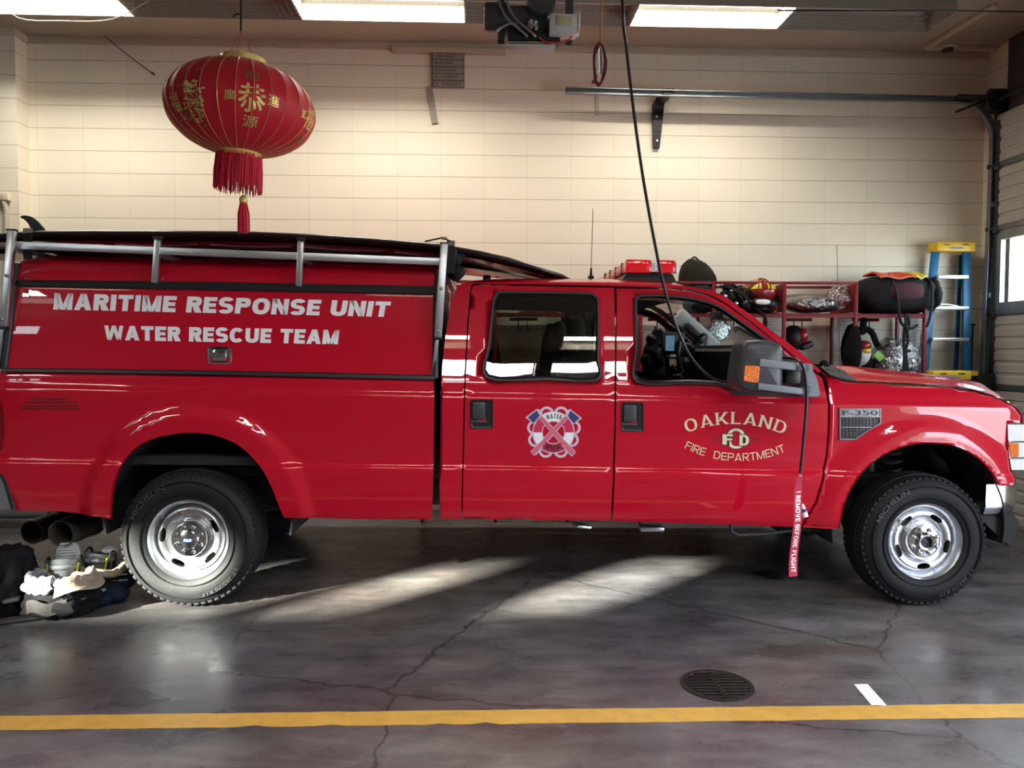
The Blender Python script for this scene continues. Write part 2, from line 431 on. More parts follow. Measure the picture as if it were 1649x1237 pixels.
# ------------------------------------------------------------------ drawn letters (stems t wide, bars h high, cap height 1)
def glyph(ch, t=.27, h=.22, serif=0.0, n=14):
    P = []
    def rect(x0, y0, x1, y1): P.append([(x0, y0), (x1, y0), (x1, y1), (x0, y1)])
    def dia(b0, b1, y0, t0, t1, y1): P.append([(b0, y0), (b1, y0), (t1, y1), (t0, y1)])
    def ring(cx, cy, rx, ry, tx, ty, a0, a1, e=.86):
        k = max(4, int(n*abs(a1-a0)/180)); pts = []
        def sp(v): return math.copysign(abs(v)**e, v)
        for i in range(k+1):
            a = math.radians(a0+(a1-a0)*i/k); c, s = sp(math.cos(a)), sp(math.sin(a))
            pts.append(((cx+rx*c, cy+ry*s), (cx+(rx-tx)*c, cy+(ry-ty)*s)))
        for (o0, i0), (o1, i1) in zip(pts, pts[1:]): P.append([o0, o1, i1, i0])
    def foot(x0, x1, y):
        if serif:
            k = serif; rect(x0-k, y if y < .5 else 1-h*.62, x1+k, (h*.62) if y < .5 else 1)
    w = .80
    if ch == 'A':
        w = .92; dia(0, t*1.05, 0, w/2-t*.52, w/2+t*.40, 1); dia(w-t*1.05, w, 0, w/2-t*.40, w/2+t*.52, 1); rect(t*.75, .19, w-t*.75, .19+h*.85)
        if serif: rect(-serif, 0, t*.55+serif, h*.6); rect(w-t*1.1-serif, 0, w+serif, h*.6)
    elif ch in 'BPR':
        w = .80; rect(0, 0, t, 1); r = .5*(1-.44+h); cy = .44-h+r+0.0
        y0 = .40; r = (1-y0)/2; rect(t*.9, 1-h, w-r, 1); rect(t*.9, y0, w-r, y0+h); ring(w-r, y0+r, r*.98, r, t*.95, h, -90, 90)
        if ch == 'R': dia(w-t*1.15, w+.05, 0, w*.36, w*.36+t*1.05, y0+h*.5)
        if ch == 'B': r2 = (y0+h)/2; rect(t*.9, 0, w-r2, h); ring(w-r2, r2, r2*1.05, r2, t*.95, h, -90, 90)
        foot(0, t, 0)
    elif ch in 'CGOQ':
        w = .90 if ch != 'O' else .94
        ring(w/2, .5, w/2, .515, t, h*1.02, *((0, 360) if ch in 'OQ' else (38, 322)))
        if ch == 'G': rect(w*.52, .32, w*.96, .32+h*.9); rect(w-t, .12, w*.98, .5)
    elif ch == 'D':
        w = .88; rect(0, 0, t, 1); rect(t*.9, 0, w*.5, h); rect(t*.9, 1-h, w*.5, 1); ring(w*.48, .5, w*.52, .5, t*1.0, h, -90, 90); foot(-0, t*.6, 0); foot(0, t*.6, 1)
    elif ch in 'EF':
        w = .70; rect(0, 0, t, 1); rect(t*.9, 1-h, w, 1); rect(t*.9, .5-h*.45, w*.93, .5+h*.45)
        if ch == 'E': rect(t*.9, 0, w, h)
        else: foot(0, t, 0)
    elif ch == 'H': w = .84; rect(0, 0, t, 1); rect(w-t, 0, w, 1); rect(t*.9, .5-h/2, w-t*.9, .5+h/2)
    elif ch == 'I': w = t; rect(0, 0, t, 1)
    elif ch == 'J': w = .66; rect(w-t, .3, w, 1); ring(w/2, .33, w/2, .345, t, h, 180, 360)
    elif ch == 'K':
        w = .90; rect(0, 0, t, 1); dia(t*.75, t*1.75, .30, w-t*1.3, w-t*.02, 1); dia(w-t*1.2, w+.02, 0, t*1.2, t*2.1, .62); foot(0, t, 0); foot(0, t, 1)
        if serif: rect(w-t*1.5-serif*.4, 1-h*.6, w+serif*.3, 1); rect(w-t*1.2-serif*.3, 0, w+serif*.7, h*.6)
    elif ch == 'L': w = .70; rect(0, 0, t, 1); rect(t*.9, 0, w, h); foot(0, t*.7, 0); foot(0, t, 1)
    elif ch == 'M':
        w = 1.0; rect(0, 0, t*.95, 1); rect(w-t*.95, 0, w, 1); dia(w/2-t*.48, w/2+t*.35, 0, 0+t*.05, t*.95, 1); dia(w/2-t*.35, w/2+t*.48, 0, w-t*.95, w-t*.05, 1)
    elif ch == 'N':
        w = .88; rect(0, 0, t*.95, 1); rect(w-t*.95, 0, w, 1); dia(w-t*1.1, w-t*.05, 0, t*.02, t*1.1, 1)
        if serif: rect(-serif, 0, t*.8+serif, h*.6); rect(w-t*.8-serif, 1-h*.6, w+serif, 1); rect(-serif, 1-h*.6, t*.5, 1)
    elif ch == 'S':
        w = .80; r = (1+h*.9)/4; ring(w/2, 1-r+.01, w/2, r+.01, t*.95, h*.95, 25, 270, .9); ring(w/2, r-.01, w/2, r+.01, t*.95, h*.95, -155, 90, .9)
    elif ch == 'T': w = .80; rect(w/2-t/2, 0, w/2+t/2, 1); rect(0, 1-h, w, 1)
    elif ch == 'U': w = .86; rect(0, .38, t, 1); rect(w-t, .38, w, 1); ring(w/2, .385, w/2, .395, t, h*1.05, 180, 360)
    elif ch == 'V': w = .88; dia(w/2-t*.5, w/2+t*.4, 0, 0, t*1.05, 1); dia(w/2-t*.4, w/2+t*.5, 0, w-t*1.05, w, 1)
    elif ch == 'W':
        w = 1.22; q = w/4; a = t*.86
        dia(q-a*.5, q+a*.45, 0, 0, a, 1); dia(q-a*.4, q+a*.55, 0, 2*q-a*.5, 2*q+a*.5, 1); dia(3*q-a*.55, 3*q+a*.4, 0, 2*q-a*.5, 2*q+a*.5, 1); dia(3*q-a*.45, 3*q+a*.5, 0, w-a, w, 1)
    elif ch == 'Y': w = .86; rect(w/2-t/2, 0, w/2+t/2, .45); dia(w/2-t/2, w/2+t/2, .42, 0, t*1.1, 1); dia(w/2-t/2, w/2+t/2, .42, w-t*1.1, w, 1)
    elif ch == '.': w = t; rect(0, 0, t, h)
    elif ch == '!': w = t; rect(0, 0, t, h); rect(0, .32, t, 1)
    elif ch == "'": w = t; rect(0, .7, t, 1)
    elif ch == '-': w = .4; rect(0, .4, .4, .4+h)
    elif ch == '1': w = .4; rect(.4-t, 0, .4, 1); dia(.0, t*.6, .72, .4-t, .4-t*.3, 1)
    elif ch in '0': w = .7; ring(w/2, .5, w/2, .515, t, h, 0, 360)
    elif ch == '8': w = .7; ring(w/2, .27, w/2, .28, t, h, 0, 360); ring(w/2, .73, w/2*.94, .28, t, h, 0, 360)
    elif ch in '69':
        w = .7; ring(w/2, .31, w/2, .32, t, h, 0, 360); ring(w*.62, .5, w*.62, .515, t, h, 75, 180)
        if ch == '9': P[:] = [[(w-x, 1-y) for x, y in p] for p in P]
    elif ch == ' ': w = .36
    return w, P
def words(text, fn, t=.27, h=.22, gap=.10, serif=0.0, per_letter=None):
    """lay letters out, normalise to u 0..1 and v 0..1, and send every point through fn(u, v)"""
    x = 0; L = []
    for ch in text:
        w_, P = glyph(ch, t, h, serif); L.append((x, w_, P)); x += w_+gap+(2*serif*.6 if serif and ch != ' ' else 0)
    W = x-gap; vs = []; fs = []
    for x0, w_, P in L:
        if per_letter:
            m = per_letter((x0+w_/2)/W)
            for p in P:
                o = len(vs); vs += [m(a-w_/2, b) for a, b in p]; fs.append(tuple(range(o, o+len(p))))
        else:
            for p in P:
                o = len(vs); vs += [fn((x0+a)/W, b) for a, b in p]; fs.append(tuple(range(o, o+len(p))))
    return vs, fs
# ================================================================== THE ROOM
XR, XL, YB, YF, ZC = 6.55, -9.6, 2.78, -7.5, 4.34
def nodes(m): return m.node_tree.nodes, m.node_tree.links
def block_wall(name, col, axis='X'):
    m = mat(name, col, rough=0.55, var=0.05, scale=1.3)
    N, L = nodes(m); b = N['Principled BSDF']
    tc = [n for n in N if n.type == 'TEX_COORD'][0]
    sep = N.new('ShaderNodeSeparateXYZ'); com = N.new('ShaderNodeCombineXYZ')
    L.new(tc.outputs['Object'], sep.inputs[0])
    ad = N.new('ShaderNodeMath'); ad.operation = 'ADD'; ad.inputs[1].default_value = 100*.4064 - BLK_X0
    az = N.new('ShaderNodeMath'); az.operation = 'ADD'; az.inputs[1].default_value = 20*.2032 - BLK_Z0
    L.new(sep.outputs['X' if axis == 'X' else 'Y'], ad.inputs[0]); L.new(sep.outputs['Z'], az.inputs[0])
    L.new(ad.outputs[0], com.inputs['X']); L.new(az.outputs[0], com.inputs['Y'])
    br = N.new('ShaderNodeTexBrick'); br.offset = 0.0; br.squash = 1.0
    br.inputs['Scale'].default_value = 1.0; br.inputs['Brick Width'].default_value = 400; br.inputs['Row Height'].default_value = .2032
    br.inputs['Mortar Size'].default_value = .0035; br.inputs['Mortar Smooth'].default_value = .4
    br.inputs['Color1'].default_value = (1, 1, 1, 1); br.inputs['Color2'].default_value = (1, 1, 1, 1); br.inputs['Mortar'].default_value = (.58, .53, .46, 1)
    L.new(com.outputs[0], br.inputs['Vector'])
    # the upright joints are filled with paint: weaken them
    old = b.inputs['Base Color'].links[0].from_socket
    mu = N.new('ShaderNodeMix'); mu.data_type = 'RGBA'; mu.blend_type = 'MULTIPLY'; mu.inputs['Factor'].default_value = .8
    L.new(old, mu.inputs['A']); L.new(br.outputs['Color'], mu.inputs['B']); L.new(mu.outputs['Result'], b.inputs['Base Color'])
    b2 = N.new('ShaderNodeTexBrick'); b2.offset = 0.0
    b2.inputs['Scale'].default_value = 1.0; b2.inputs['Brick Width'].default_value = .4064; b2.inputs['Row Height'].default_value = .2032
    b2.inputs['Mortar Size'].default_value = .003; b2.inputs['Mortar Smooth'].default_value = .6
    b2.inputs['Color1'].default_value = (1, 1, 1, 1); b2.inputs['Color2'].default_value = (.955, .955, .96, 1); b2.inputs['Mortar'].default_value = (.80, .775, .74, 1)
    L.new(com.outputs[0], b2.inputs['Vector'])
    mu2 = N.new('ShaderNodeMix'); mu2.data_type = 'RGBA'; mu2.blend_type = 'MULTIPLY'; mu2.inputs['Factor'].default_value = .8
    L.new(mu.outputs['Result'], mu2.inputs['A']); L.new(b2.outputs['Color'], mu2.inputs['B']); L.new(mu2.outputs['Result'], b.inputs['Base Color'])
    no = N.new('ShaderNodeTexNoise'); no.inputs['Scale'].default_value = 45; L.new(tc.outputs['Object'], no.inputs['Vector'])
    mm = N.new('ShaderNodeMath'); mm.operation = 'MULTIPLY_ADD'; mm.inputs[1].default_value = .12; L.new(no.outputs['Fac'], mm.inputs[0])
    inv = N.new('ShaderNodeMath'); inv.operation = 'SUBTRACT'; inv.inputs[0].default_value = 1.0; L.new(br.outputs['Fac'], inv.inputs[1]); L.new(inv.outputs[0], mm.inputs[2])
    bp = N.new('ShaderNodeBump'); bp.inputs['Strength'].default_value = .55; bp.inputs['Distance'].default_value = .006
    L.new(mm.outputs[0], bp.inputs['Height']); L.new(bp.outputs['Normal'], b.inputs['Normal'])
    return m
_p = WY(1056.4, 358, YB); BLK_X0 = _p.x % .4064
_p = WY(1100, 358.6, YB); BLK_Z0 = _p.z % .2032
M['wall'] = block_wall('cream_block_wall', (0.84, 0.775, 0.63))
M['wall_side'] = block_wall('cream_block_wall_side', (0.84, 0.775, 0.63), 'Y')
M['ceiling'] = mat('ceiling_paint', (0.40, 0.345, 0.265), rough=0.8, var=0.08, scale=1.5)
M['cream_trim'] = mat('cream_trim_paint', (0.55, 0.47, 0.35), rough=0.6, var=0.08, scale=4)
M['far_wall'] = mat('bay_wall_paint', (0.13, 0.12, 0.11), rough=0.7, var=0.1, scale=1)

def concrete():
    m = bpy.data.materials.new('sealed_concrete_floor'); m.use_nodes = True
    N, L = nodes(m); b = N['Principled BSDF']
    tc = N.new('ShaderNodeTexCoord')
    def noise(s, d=6, rough=.6, dist=0, stretch=None):
        n = N.new('ShaderNodeTexNoise'); n.inputs['Scale'].default_value = s; n.inputs['Detail'].default_value = d
        n.inputs['Roughness'].default_value = rough; n.inputs['Distortion'].default_value = dist
        if stretch:
            mp = N.new('ShaderNodeMapping'); mp.inputs['Scale'].default_value = stretch; L.new(tc.outputs['Object'], mp.inputs['Vector']); L.new(mp.outputs[0], n.inputs['Vector'])
        else: L.new(tc.outputs['Object'], n.inputs['Vector'])
        return n
    def ramp(src, stops):
        r = N.new('ShaderNodeValToRGB'); e = r.color_ramp.elements
        while len(e) < len(stops): e.new(.5)
        for i, (p, c) in enumerate(stops): e[i].position = p; e[i].color = c+(1,)
        L.new(src, r.inputs['Fac']); return r
    def mix(a, bb, fac, mode='MIX'):
        x = N.new('ShaderNodeMix'); x.data_type = 'RGBA'; x.blend_type = mode
        if isinstance(fac, float): x.inputs['Factor'].default_value = fac
        else: L.new(fac, x.inputs['Factor'])
        L.new(a, x.inputs['A']); L.new(bb, x.inputs['B']) if not isinstance(bb, tuple) else setattr(x.inputs['B'], 'default_value', bb)
        return x.outputs['Result']
    big = noise(.8, 6, .55, .2, (1, 1.6, 1)); mid = noise(2.6, 6, .58, .15, (1, 1.7, 1)); fine = noise(38, 5, .7)
    c1 = ramp(big.outputs['Fac'], [(.15, (.046, .041, .043)), (.42, (.088, .081, .084)), (.60, (.132, .125, .128)), (.85, (.235, .23, .235))])
    c2 = ramp(mid.outputs['Fac'], [(.15, (.35, .34, .35)), (.5, (1, 1, 1)), (.85, (1.75, 1.72, 1.68))])
    col = mix(c1.outputs['Color'], c2.outputs['Color'], .75, 'MULTIPLY')
    stk = noise(5.5, 7, .68, .5, (.55, 2.4, 1))
    c5 = ramp(stk.outputs['Fac'], [(.2, (.55, .54, .56)), (.5, (1, 1, 1)), (.8, (1.6, 1.58, 1.56))])
    col = mix(col, c5.outputs['Color'], .7, 'MULTIPLY')
    c3 = ramp(fine.outputs['Fac'], [(.3, (.75, .75, .75)), (.6, (1.1, 1.1, 1.1))])
    col = mix(col, c3.outputs['Color'], .5, 'MULTIPLY')
    # brown and violet cast from old sealer
    tone = noise(.55, 3, .5, .3)
    c4 = ramp(tone.outputs['Fac'], [(.35, (1.15, .98, .86)), (.5, (1, 1, 1)), (.65, (.93, .95, 1.10))])
    col = mix(col, c4.outputs['Color'], .8, 'MULTIPLY')
    # stains: (centre, size x, size y, colour, strength)
    def stain(cx, cy, sx, sy, color, amt):
        nonlocal col
        mp = N.new('ShaderNodeMapping'); mp.inputs['Location'].default_value = (-cx/sx, -cy/sy, 0); mp.inputs['Scale'].default_value = (1/sx, 1/sy, 0)
        L.new(tc.outputs['Object'], mp.inputs['Vector'])
        ns = noise(3.5, 5, .6); sb = N.new('ShaderNodeVectorMath'); sb.operation = 'MULTIPLY_ADD'
        sb.inputs[1].default_value = (.9, .9, 0); L.new(ns.outputs['Color'], sb.inputs[0]); L.new(mp.outputs[0], sb.inputs[2])
        s2 = N.new('ShaderNodeVectorMath'); s2.operation = 'SUBTRACT'; s2.inputs[1].default_value = (.45, .45, 0); L.new(sb.outputs[0], s2.inputs[0])
        ln = N.new('ShaderNodeVectorMath'); ln.operation = 'LENGTH'; L.new(s2.outputs[0], ln.inputs[0])
        mr = N.new('ShaderNodeMapRange'); mr.inputs['From Min'].default_value = .75; mr.inputs['From Max'].default_value = 1.05
        mr.inputs['To Min'].default_value = amt; mr.inputs['To Max'].default_value = 0; L.new(ln.outputs['Value'], mr.inputs['Value'])
        col = mix(col, tuple(color)+(1,), mr.outputs['Result'])
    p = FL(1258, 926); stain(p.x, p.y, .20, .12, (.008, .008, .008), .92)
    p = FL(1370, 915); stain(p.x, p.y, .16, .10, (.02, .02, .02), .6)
    p = FL(1300, 1005); stain(p.x, p.y, .16, .10, (.24, .22, .26), .55)
    p = FL(1330, 1045); stain(p.x, p.y, .40, .07, (.10, .07, .05), .5)
    p = FL(1045, 1195); stain(p.x, p.y, .09, .16, (.06, .065, .075), .55)
    # hairline cracks
    vo = N.new('ShaderNodeTexVoronoi'); vo.feature = 'DISTANCE_TO_EDGE'; vo.inputs['Scale'].default_value = .42
    wv = noise(6, 4, .6); wm = N.new('ShaderNodeVectorMath'); wm.operation = 'MULTIPLY_ADD'; wm.inputs[1].default_value = (.14, .14, 0)
    L.new(wv.outputs['Color'], wm.inputs[0]); L.new(tc.outputs['Object'], wm.inputs[2]); L.new(wm.outputs[0], vo.inputs['Vector'])
    ck = N.new('ShaderNodeMapRange'); ck.inputs['From Min'].default_value = .0; ck.inputs['From Max'].default_value = .0035; ck.inputs['To Min'].default_value = .75; ck.inputs['To Max'].default_value = 0
    L.new(vo.outputs['Distance'], ck.inputs['Value'])
    col = mix(col, (.02, .018, .016, 1), ck.outputs['Result'])
    L.new(col, b.inputs['Base Color'])
    rr = N.new('ShaderNodeMapRange'); rr.inputs['From Min'].default_value = .3; rr.inputs['From Max'].default_value = .7
    rr.inputs['To Min'].default_value = .20; rr.inputs['To Max'].default_value = .42; L.new(mid.outputs['Fac'], rr.inputs['Value'])
    L.new(rr.outputs['Result'], b.inputs['Roughness'])
    b.inputs['Specular IOR Level'].default_value = .5
    bp = N.new('ShaderNodeBump'); bp.inputs['Strength'].default_value = .12; bp.inputs['Distance'].default_value = .004
    L.new(fine.outputs['Fac'], bp.inputs['Height']); L.new(bp.outputs['Normal'], b.inputs['Normal'])
    return m
M['concrete'] = concrete()
M['driveway'] = mat('driveway_concrete', (0.42, 0.42, 0.42), rough=0.8, var=0.1, scale=1)

def struct(mb, name, m, label=None, smooth=0):
    o = mb.build(name, m, smooth=smooth); o['kind'] = 'structure'
    if label: o['label'] = label
    return o
# floor: one slab that falls gently towards the big door
X0, X1 = XL-.2, XR+.12
fz = floor_z
mb = MB(); mb.add([(X0, YF-.2, fz(X0)), (X1, YF-.2, fz(X1)), (X1, YB+.2, fz(X1)), (X0, YB+.2, fz(X0)),
                   (X0, YF-.2, fz(X0)-.25), (X1, YF-.2, fz(X1)-.25), (X1, YB+.2, fz(X1)-.25), (X0, YB+.2, fz(X0)-.25)],
                  [(0, 1, 2, 3), (7, 6, 5, 4), (0, 4, 5, 1), (1, 5, 6, 2), (2, 6, 7, 3), (3, 7, 4, 0)])
struct(mb, 'floor', M['concrete'], 'mottled sealed concrete garage floor')
mb = MB(); mb.add([(XR+.12, -30, -.11), (40, -30, -.5), (40, 20, -.5), (XR+.12, 20, -.11)], [(0, 1, 2, 3)])
struct(mb, 'ground', M['driveway'], 'pale driveway outside the open bay')
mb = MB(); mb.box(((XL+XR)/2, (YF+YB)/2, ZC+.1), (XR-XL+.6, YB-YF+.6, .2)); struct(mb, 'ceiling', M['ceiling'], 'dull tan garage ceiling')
mb = MB(); mb.box(((XL+XR)/2, YB+.1, 2.0), (XR-XL+.6, .2, 4.7)); struct(mb, 'wall_back', M['wall'], 'cream painted concrete block wall behind the truck')
mb = MB(); mb.box((XL-.1, (YF+YB)/2, 2.0), (.2, YB-YF, 4.7)); struct(mb, 'wall_left', M['far_wall'])
# right wall with the truck's door opening and the open neighbour bay
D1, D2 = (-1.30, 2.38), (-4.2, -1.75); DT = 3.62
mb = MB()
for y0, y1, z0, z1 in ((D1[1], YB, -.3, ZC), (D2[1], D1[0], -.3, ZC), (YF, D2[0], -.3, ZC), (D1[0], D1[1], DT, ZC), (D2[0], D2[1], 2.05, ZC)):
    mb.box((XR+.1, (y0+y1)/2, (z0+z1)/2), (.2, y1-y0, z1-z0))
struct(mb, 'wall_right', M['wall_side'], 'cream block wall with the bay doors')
# wall behind the camera with a band of high windows
wins = [(-8.35, -7.27), (-7.17, -6.52), (-5.88, -5.10)]
WZ0, WZ1 = 3.54, 4.02
mb = MB(); xs = [XL-.2]
for a, b_ in wins: xs += [a, b_]
xs.append(XR+.2)
for i in range(0, len(xs), 2): mb.box(((xs[i]+xs[i+1])/2, YF-.1, 2.0), (xs[i+1]-xs[i], .2, 4.7))
for a, b_ in wins:
    mb.box(((a+b_)/2, YF-.1, (WZ0-.35)/2), (b_-a, .2, WZ0+.35)); mb.box(((a+b_)/2, YF-.1, (WZ1+4.35)/2), (b_-a, .2, 4.35-WZ1))
struct(mb, 'wall_front', M['far_wall'], 'wall behind the camera with a band of high windows')
for i, (a, b_) in enumerate(wins):
    mb = MB()
    for x in (a+.015, b_-.015): mb.box((x, YF-.1, (WZ0+WZ1)/2), (.03, .06, WZ1-WZ0))
    for z in (WZ0+.015, WZ1-.015): mb.box(((a+b_)/2, YF-.1, z), (b_-a-.06, .06, .03))
    fr = struct(mb, 'window_%d' % (i+1), M['dark_trim'])
    MB().box(((a+b_)/2, YF-.1, (WZ0+WZ1)/2), (b_-a-.06, .006, WZ1-WZ0-.06)).build('pane', M['glass'], fr, smooth=0)

# corner pilaster, top trim
pc = WY(46, 200, YB).x
mb = MB(); mb.box((pc-.7, YB-.09, 2.0), (1.4, .18, 4.66)); struct(mb, 'pillar', M['wall'], 'cream block pilaster standing out from the wall at the far end')
zt = WY(150, 72, YB).z
mb = MB(); mb.box(((pc+XR)/2, YB-.014, (zt+ZC)/2), (XR-pc, .028, ZC-zt), .003); mb.box((pc-.7, YB-.194, (zt+ZC)/2), (1.43, .028, ZC-zt), .003); mb.box((pc+.012, YB-.09, (zt+ZC)/2), (.028, .2, ZC-zt), .003)
struct(mb, 'trim_1', M['cream_trim'], 'painted board along the top of the block wall', 30)
# raised ceiling frame near the door
mb = MB(); a = WZ(1492, 73, ZC); b2 = WZ(1602, 5, ZC); c = WZ(1600, 78, ZC)
mb.bar(a+Vector((0, 0, -.02)), b2+Vector((0, 0, -.02)), .05, .04, .004); mb.bar(a+Vector((0, 0, -.02)), Vector((XR-.02, a.y, ZC-.02)), .05, .04, .004)
struct(mb, 'trim_2', M['cream_trim'], 'raised trim on the ceiling near the door', 30)

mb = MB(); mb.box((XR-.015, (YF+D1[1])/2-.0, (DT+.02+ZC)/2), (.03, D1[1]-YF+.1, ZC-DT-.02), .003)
M['cladding'] = mat('dark_grey_cladding', (.07, .066, .064), rough=.6, var=.15, scale=3); struct(mb, 'trim_4', M['cladding'], 'dark grey header above the bay doors', 30)  # dark grey sheet over the wall above both door openings
# yellow line
M['yellow_line'] = mat('worn_yellow_floor_paint', (0.62, 0.36, 0.075), rough=0.5, var=0.28, scale=14)
def worn(nm):
    m = M[nm]; N, L = nodes(m); b = N['Principled BSDF']; tc = [n for n in N if n.type == 'TEX_COORD'][0]
    n1 = N.new('ShaderNodeTexNoise'); n1.inputs['Scale'].default_value = 24; n1.inputs['Detail'].default_value = 8; n1.inputs['Roughness'].default_value = .7
    L.new(tc.outputs['Object'], n1.inputs['Vector'])
    r = N.new('ShaderNodeValToRGB'); r.color_ramp.elements[0].position = .62; r.color_ramp.elements[1].position = .74
    L.new(n1.outputs['Fac'], r.inputs['Fac'])
    old = b.inputs['Base Color'].links[0].from_socket
    mx = N.new('ShaderNodeMix'); mx.data_type = 'RGBA'; mx.inputs['B'].default_value = (.16, .13, .10, 1)
    L.new(old, mx.inputs['A']); L.new(r.outputs['Color'], mx.inputs['Factor']); L.new(mx.outputs['Result'], b.inputs['Base Color'])
worn('yellow_line')
mb = MB(); n = 260; top = []; bot = []
pa, pb = FL(0, 1153.5), FL(1649, 1133.5); qa, qb = FL(0, 1176.5), FL(1649, 1156)
for i in range(n+1):
    x = LERP(XL, XR, i/n); t = (x-pa.x)/(pb.x-pa.x); yt = LERP(pa.y, pb.y, t)+random.gauss(0, .0016)
    t = (x-qa.x)/(qb.x-qa.x); yb_ = LERP(qa.y, qb.y, t)+random.gauss(0, .002)+(.012 if random.random() < .03 else 0)
    top.append((x, yt, fz(x)+.0012)); bot.append((x, yb_, fz(x)+.0012))
mb.add(top+bot, [(i, n+1+i, n+2+i, i+1) for i in range(n)])
o = struct(mb, 'trim_3', M['yellow_line'], 'worn yellow line painted along the concrete floor'); o['category'] = 'floor line'

# ------------------------------------------------------------------ sectional doors
M['door_panel'] = mat('beige_steel_door', (0.50, 0.47, 0.43), rough=0.45, var=0.05)
M['steel_grey'] = mat('galvanised_steel', (0.30, 0.32, 0.34), rough=0.42, metal=0.85, var=0.18, scale=12)
M['dark_steel'] = mat('dark_painted_steel', (0.06, 0.063, 0.07), rough=0.5, metal=0.3, var=0.15)
XD = XR-.065
DE = (D1[0]-.08, D1[1]+.11)       # the door laps the opening on the inside
secs = []
zb = fz(XR); nsec = 6; H = (DT+.05-zb)/nsec
win_z0, win_z1 = WX(1614, 487, XD).z, WX(1614, 386, XD).z
door = None
prof = []
def rib_profile(z0, z1):
    out = []; pitch = .10; z = z0+.012
    out += [(XD+.012, z0), (XD, z0+.006)]
    k = max(1, int((z1-z0-.02)/pitch)); p = (z1-z0-.02)/k
    for i in range(k):
        a = z0+.01+i*p
        out += [(XD, a+p*.12), (XD-.010, a+p*.2), (XD-.010, a+p*.82), (XD, a+p*.9)]
    out += [(XD, z1-.006), (XD+.012, z1)]
    return out
cuts = [zb, zb+.56, zb+1.12, win_z0-.10, win_z1+.10, win_z1+.68, DT+.06]
cuts[2] = (cuts[1]+cuts[3])/2
door = thing('door_1', 'closed beige sectional garage door in front of the truck', 'garage door', (XD, (D1[0]+D1[1])/2, zb)); door['kind'] = 'structure'
off = Vector(door.location)
for i in range(len(cuts)-1):
    z0, z1 = cuts[i], cuts[i+1]; mb = MB()
    if abs(z0-(win_z0-.10)) < 1e-6:       # glazed section
        ys = [DE[0], DE[0]+.14, .45, .60, DE[1]-.10, DE[1]]
        for y0, y1 in ((ys[0], ys[1]), (ys[2], ys[3]), (ys[4], ys[5])): mb.box((XD+.01, (y0+y1)/2, (z0+z1)/2), (.045, y1-y0, z1-z0-.008))
        for y0, y1 in ((ys[1], ys[2]), (ys[3], ys[4])):
            mb.box((XD+.01, (y0+y1)/2, z0+.052), (.045, y1-y0, .096)); mb.box((XD+.01, (y0+y1)/2, z1-.052), (.045, y1-y0, .096))
        o = mb.build('door_section', M['steel_grey'], door, smooth=0); o.location = -off
        for y0, y1 in ((ys[1], ys[2]), (ys[3], ys[4])):
            g = MB().box((XD+.015, (y0+y1)/2, (z0+z1)/2), (.006, y1-y0, z1-z0-.2)).build('pane', M['glass'], o, smooth=0)
    else:
        pr = rib_profile(z0+.002, z1-.002); n = len(pr)
        vs = [(x, DE[0], z) for x, z in pr]+[(x, DE[1], z) for x, z in pr]+[(XD+.04, DE[0], pr[0][1]), (XD+.04, DE[1], pr[0][1]), (XD+.04, DE[1], pr[-1][1]), (XD+.04, DE[0], pr[-1][1])]
        fs = [(k, k+1, n+k+1, n+k) for k in range(n-1)]+[(2*n, 2*n+1, 2*n+2, 2*n+3), (0, n, 2*n+1, 2*n), (n-1, 2*n-1, 2*n+2, 2*n+3)]
        mb.add(vs, fs); o = mb.build('door_section', M['door_panel'], door, smooth=0); o.location = -off
# struts across the section joints, hinges and end stiles
for z in (cuts[1], cuts[2], cuts[3], cuts[4], cuts[5]):
    mb = MB(); mb.box((XD-.018, (D1[0]+D1[1])/2, z+.012), (.016, DE[1]-DE[0], .05), .004)
    o = mb.build('strut', M['steel_grey'], door, smooth=30); o.location = -off
for z in cuts[1:6]:
    mb = MB(); mb.box((XD-.025, DE[1]-.04, z), (.03, .06, .07), .006); mb.tube([(XD-.04, DE[1]-.05, z+.01), (XD-.04, DE[1]+.05, z+.01)], .012, 10)
    mb.lathe([(.0, -.015), (.024, -.015), (.026, 0), (.024, .015), (0, .015)], (XD-.04, DE[1]+.04, z+.01), 'Y', 14)
    o = mb.build('hinge', M['dark_steel'], door, smooth=30); o.location = -off
mb = MB(); mb.box((XD-.008, DE[1]-.02, (zb+DT)/2), (.016, .05, DT-zb), .004); o = mb.build('end_stile', M['dark_steel'], door, smooth=30); o.location = -off
# ------------------------------------------------------------------ fluorescent fixtures with wire guards
M['reflector'] = mat('grey_reflector', (0.34, 0.32, 0.28), rough=0.45, var=0.08)
M['housing'] = mat('dirty_fixture_housing', (0.33, 0.31, 0.28), rough=0.6, var=0.2, scale=6)
M['wire'] = mat('guard_wire', (0.20, 0.18, 0.15), rough=0.5, metal=0.4, var=0.15)
M['tube_on'] = mat('lit_fluorescent_tube', (0.9, 0.9, 0.85), rough=0.3, var=0.01, emit=(1.0, 0.93, 0.80), estr=TUBE_GLOW)
M['tube_wall'] = mat('lit_warm_tube', (0.9, 0.9, 0.85), rough=0.3, var=0.01, emit=(1.0, 0.945, 0.84), estr=TUBE_GLOW)
M['tube_cool'] = mat('lit_daylight_tube', (0.9, 0.9, 0.9), rough=0.3, var=0.01, emit=(0.86, 0.93, 1.0), estr=TUBE_GLOW)
M['tube_off'] = mat('unlit_fluorescent_tube', (0.75, 0.74, 0.70), rough=0.3, var=0.03)
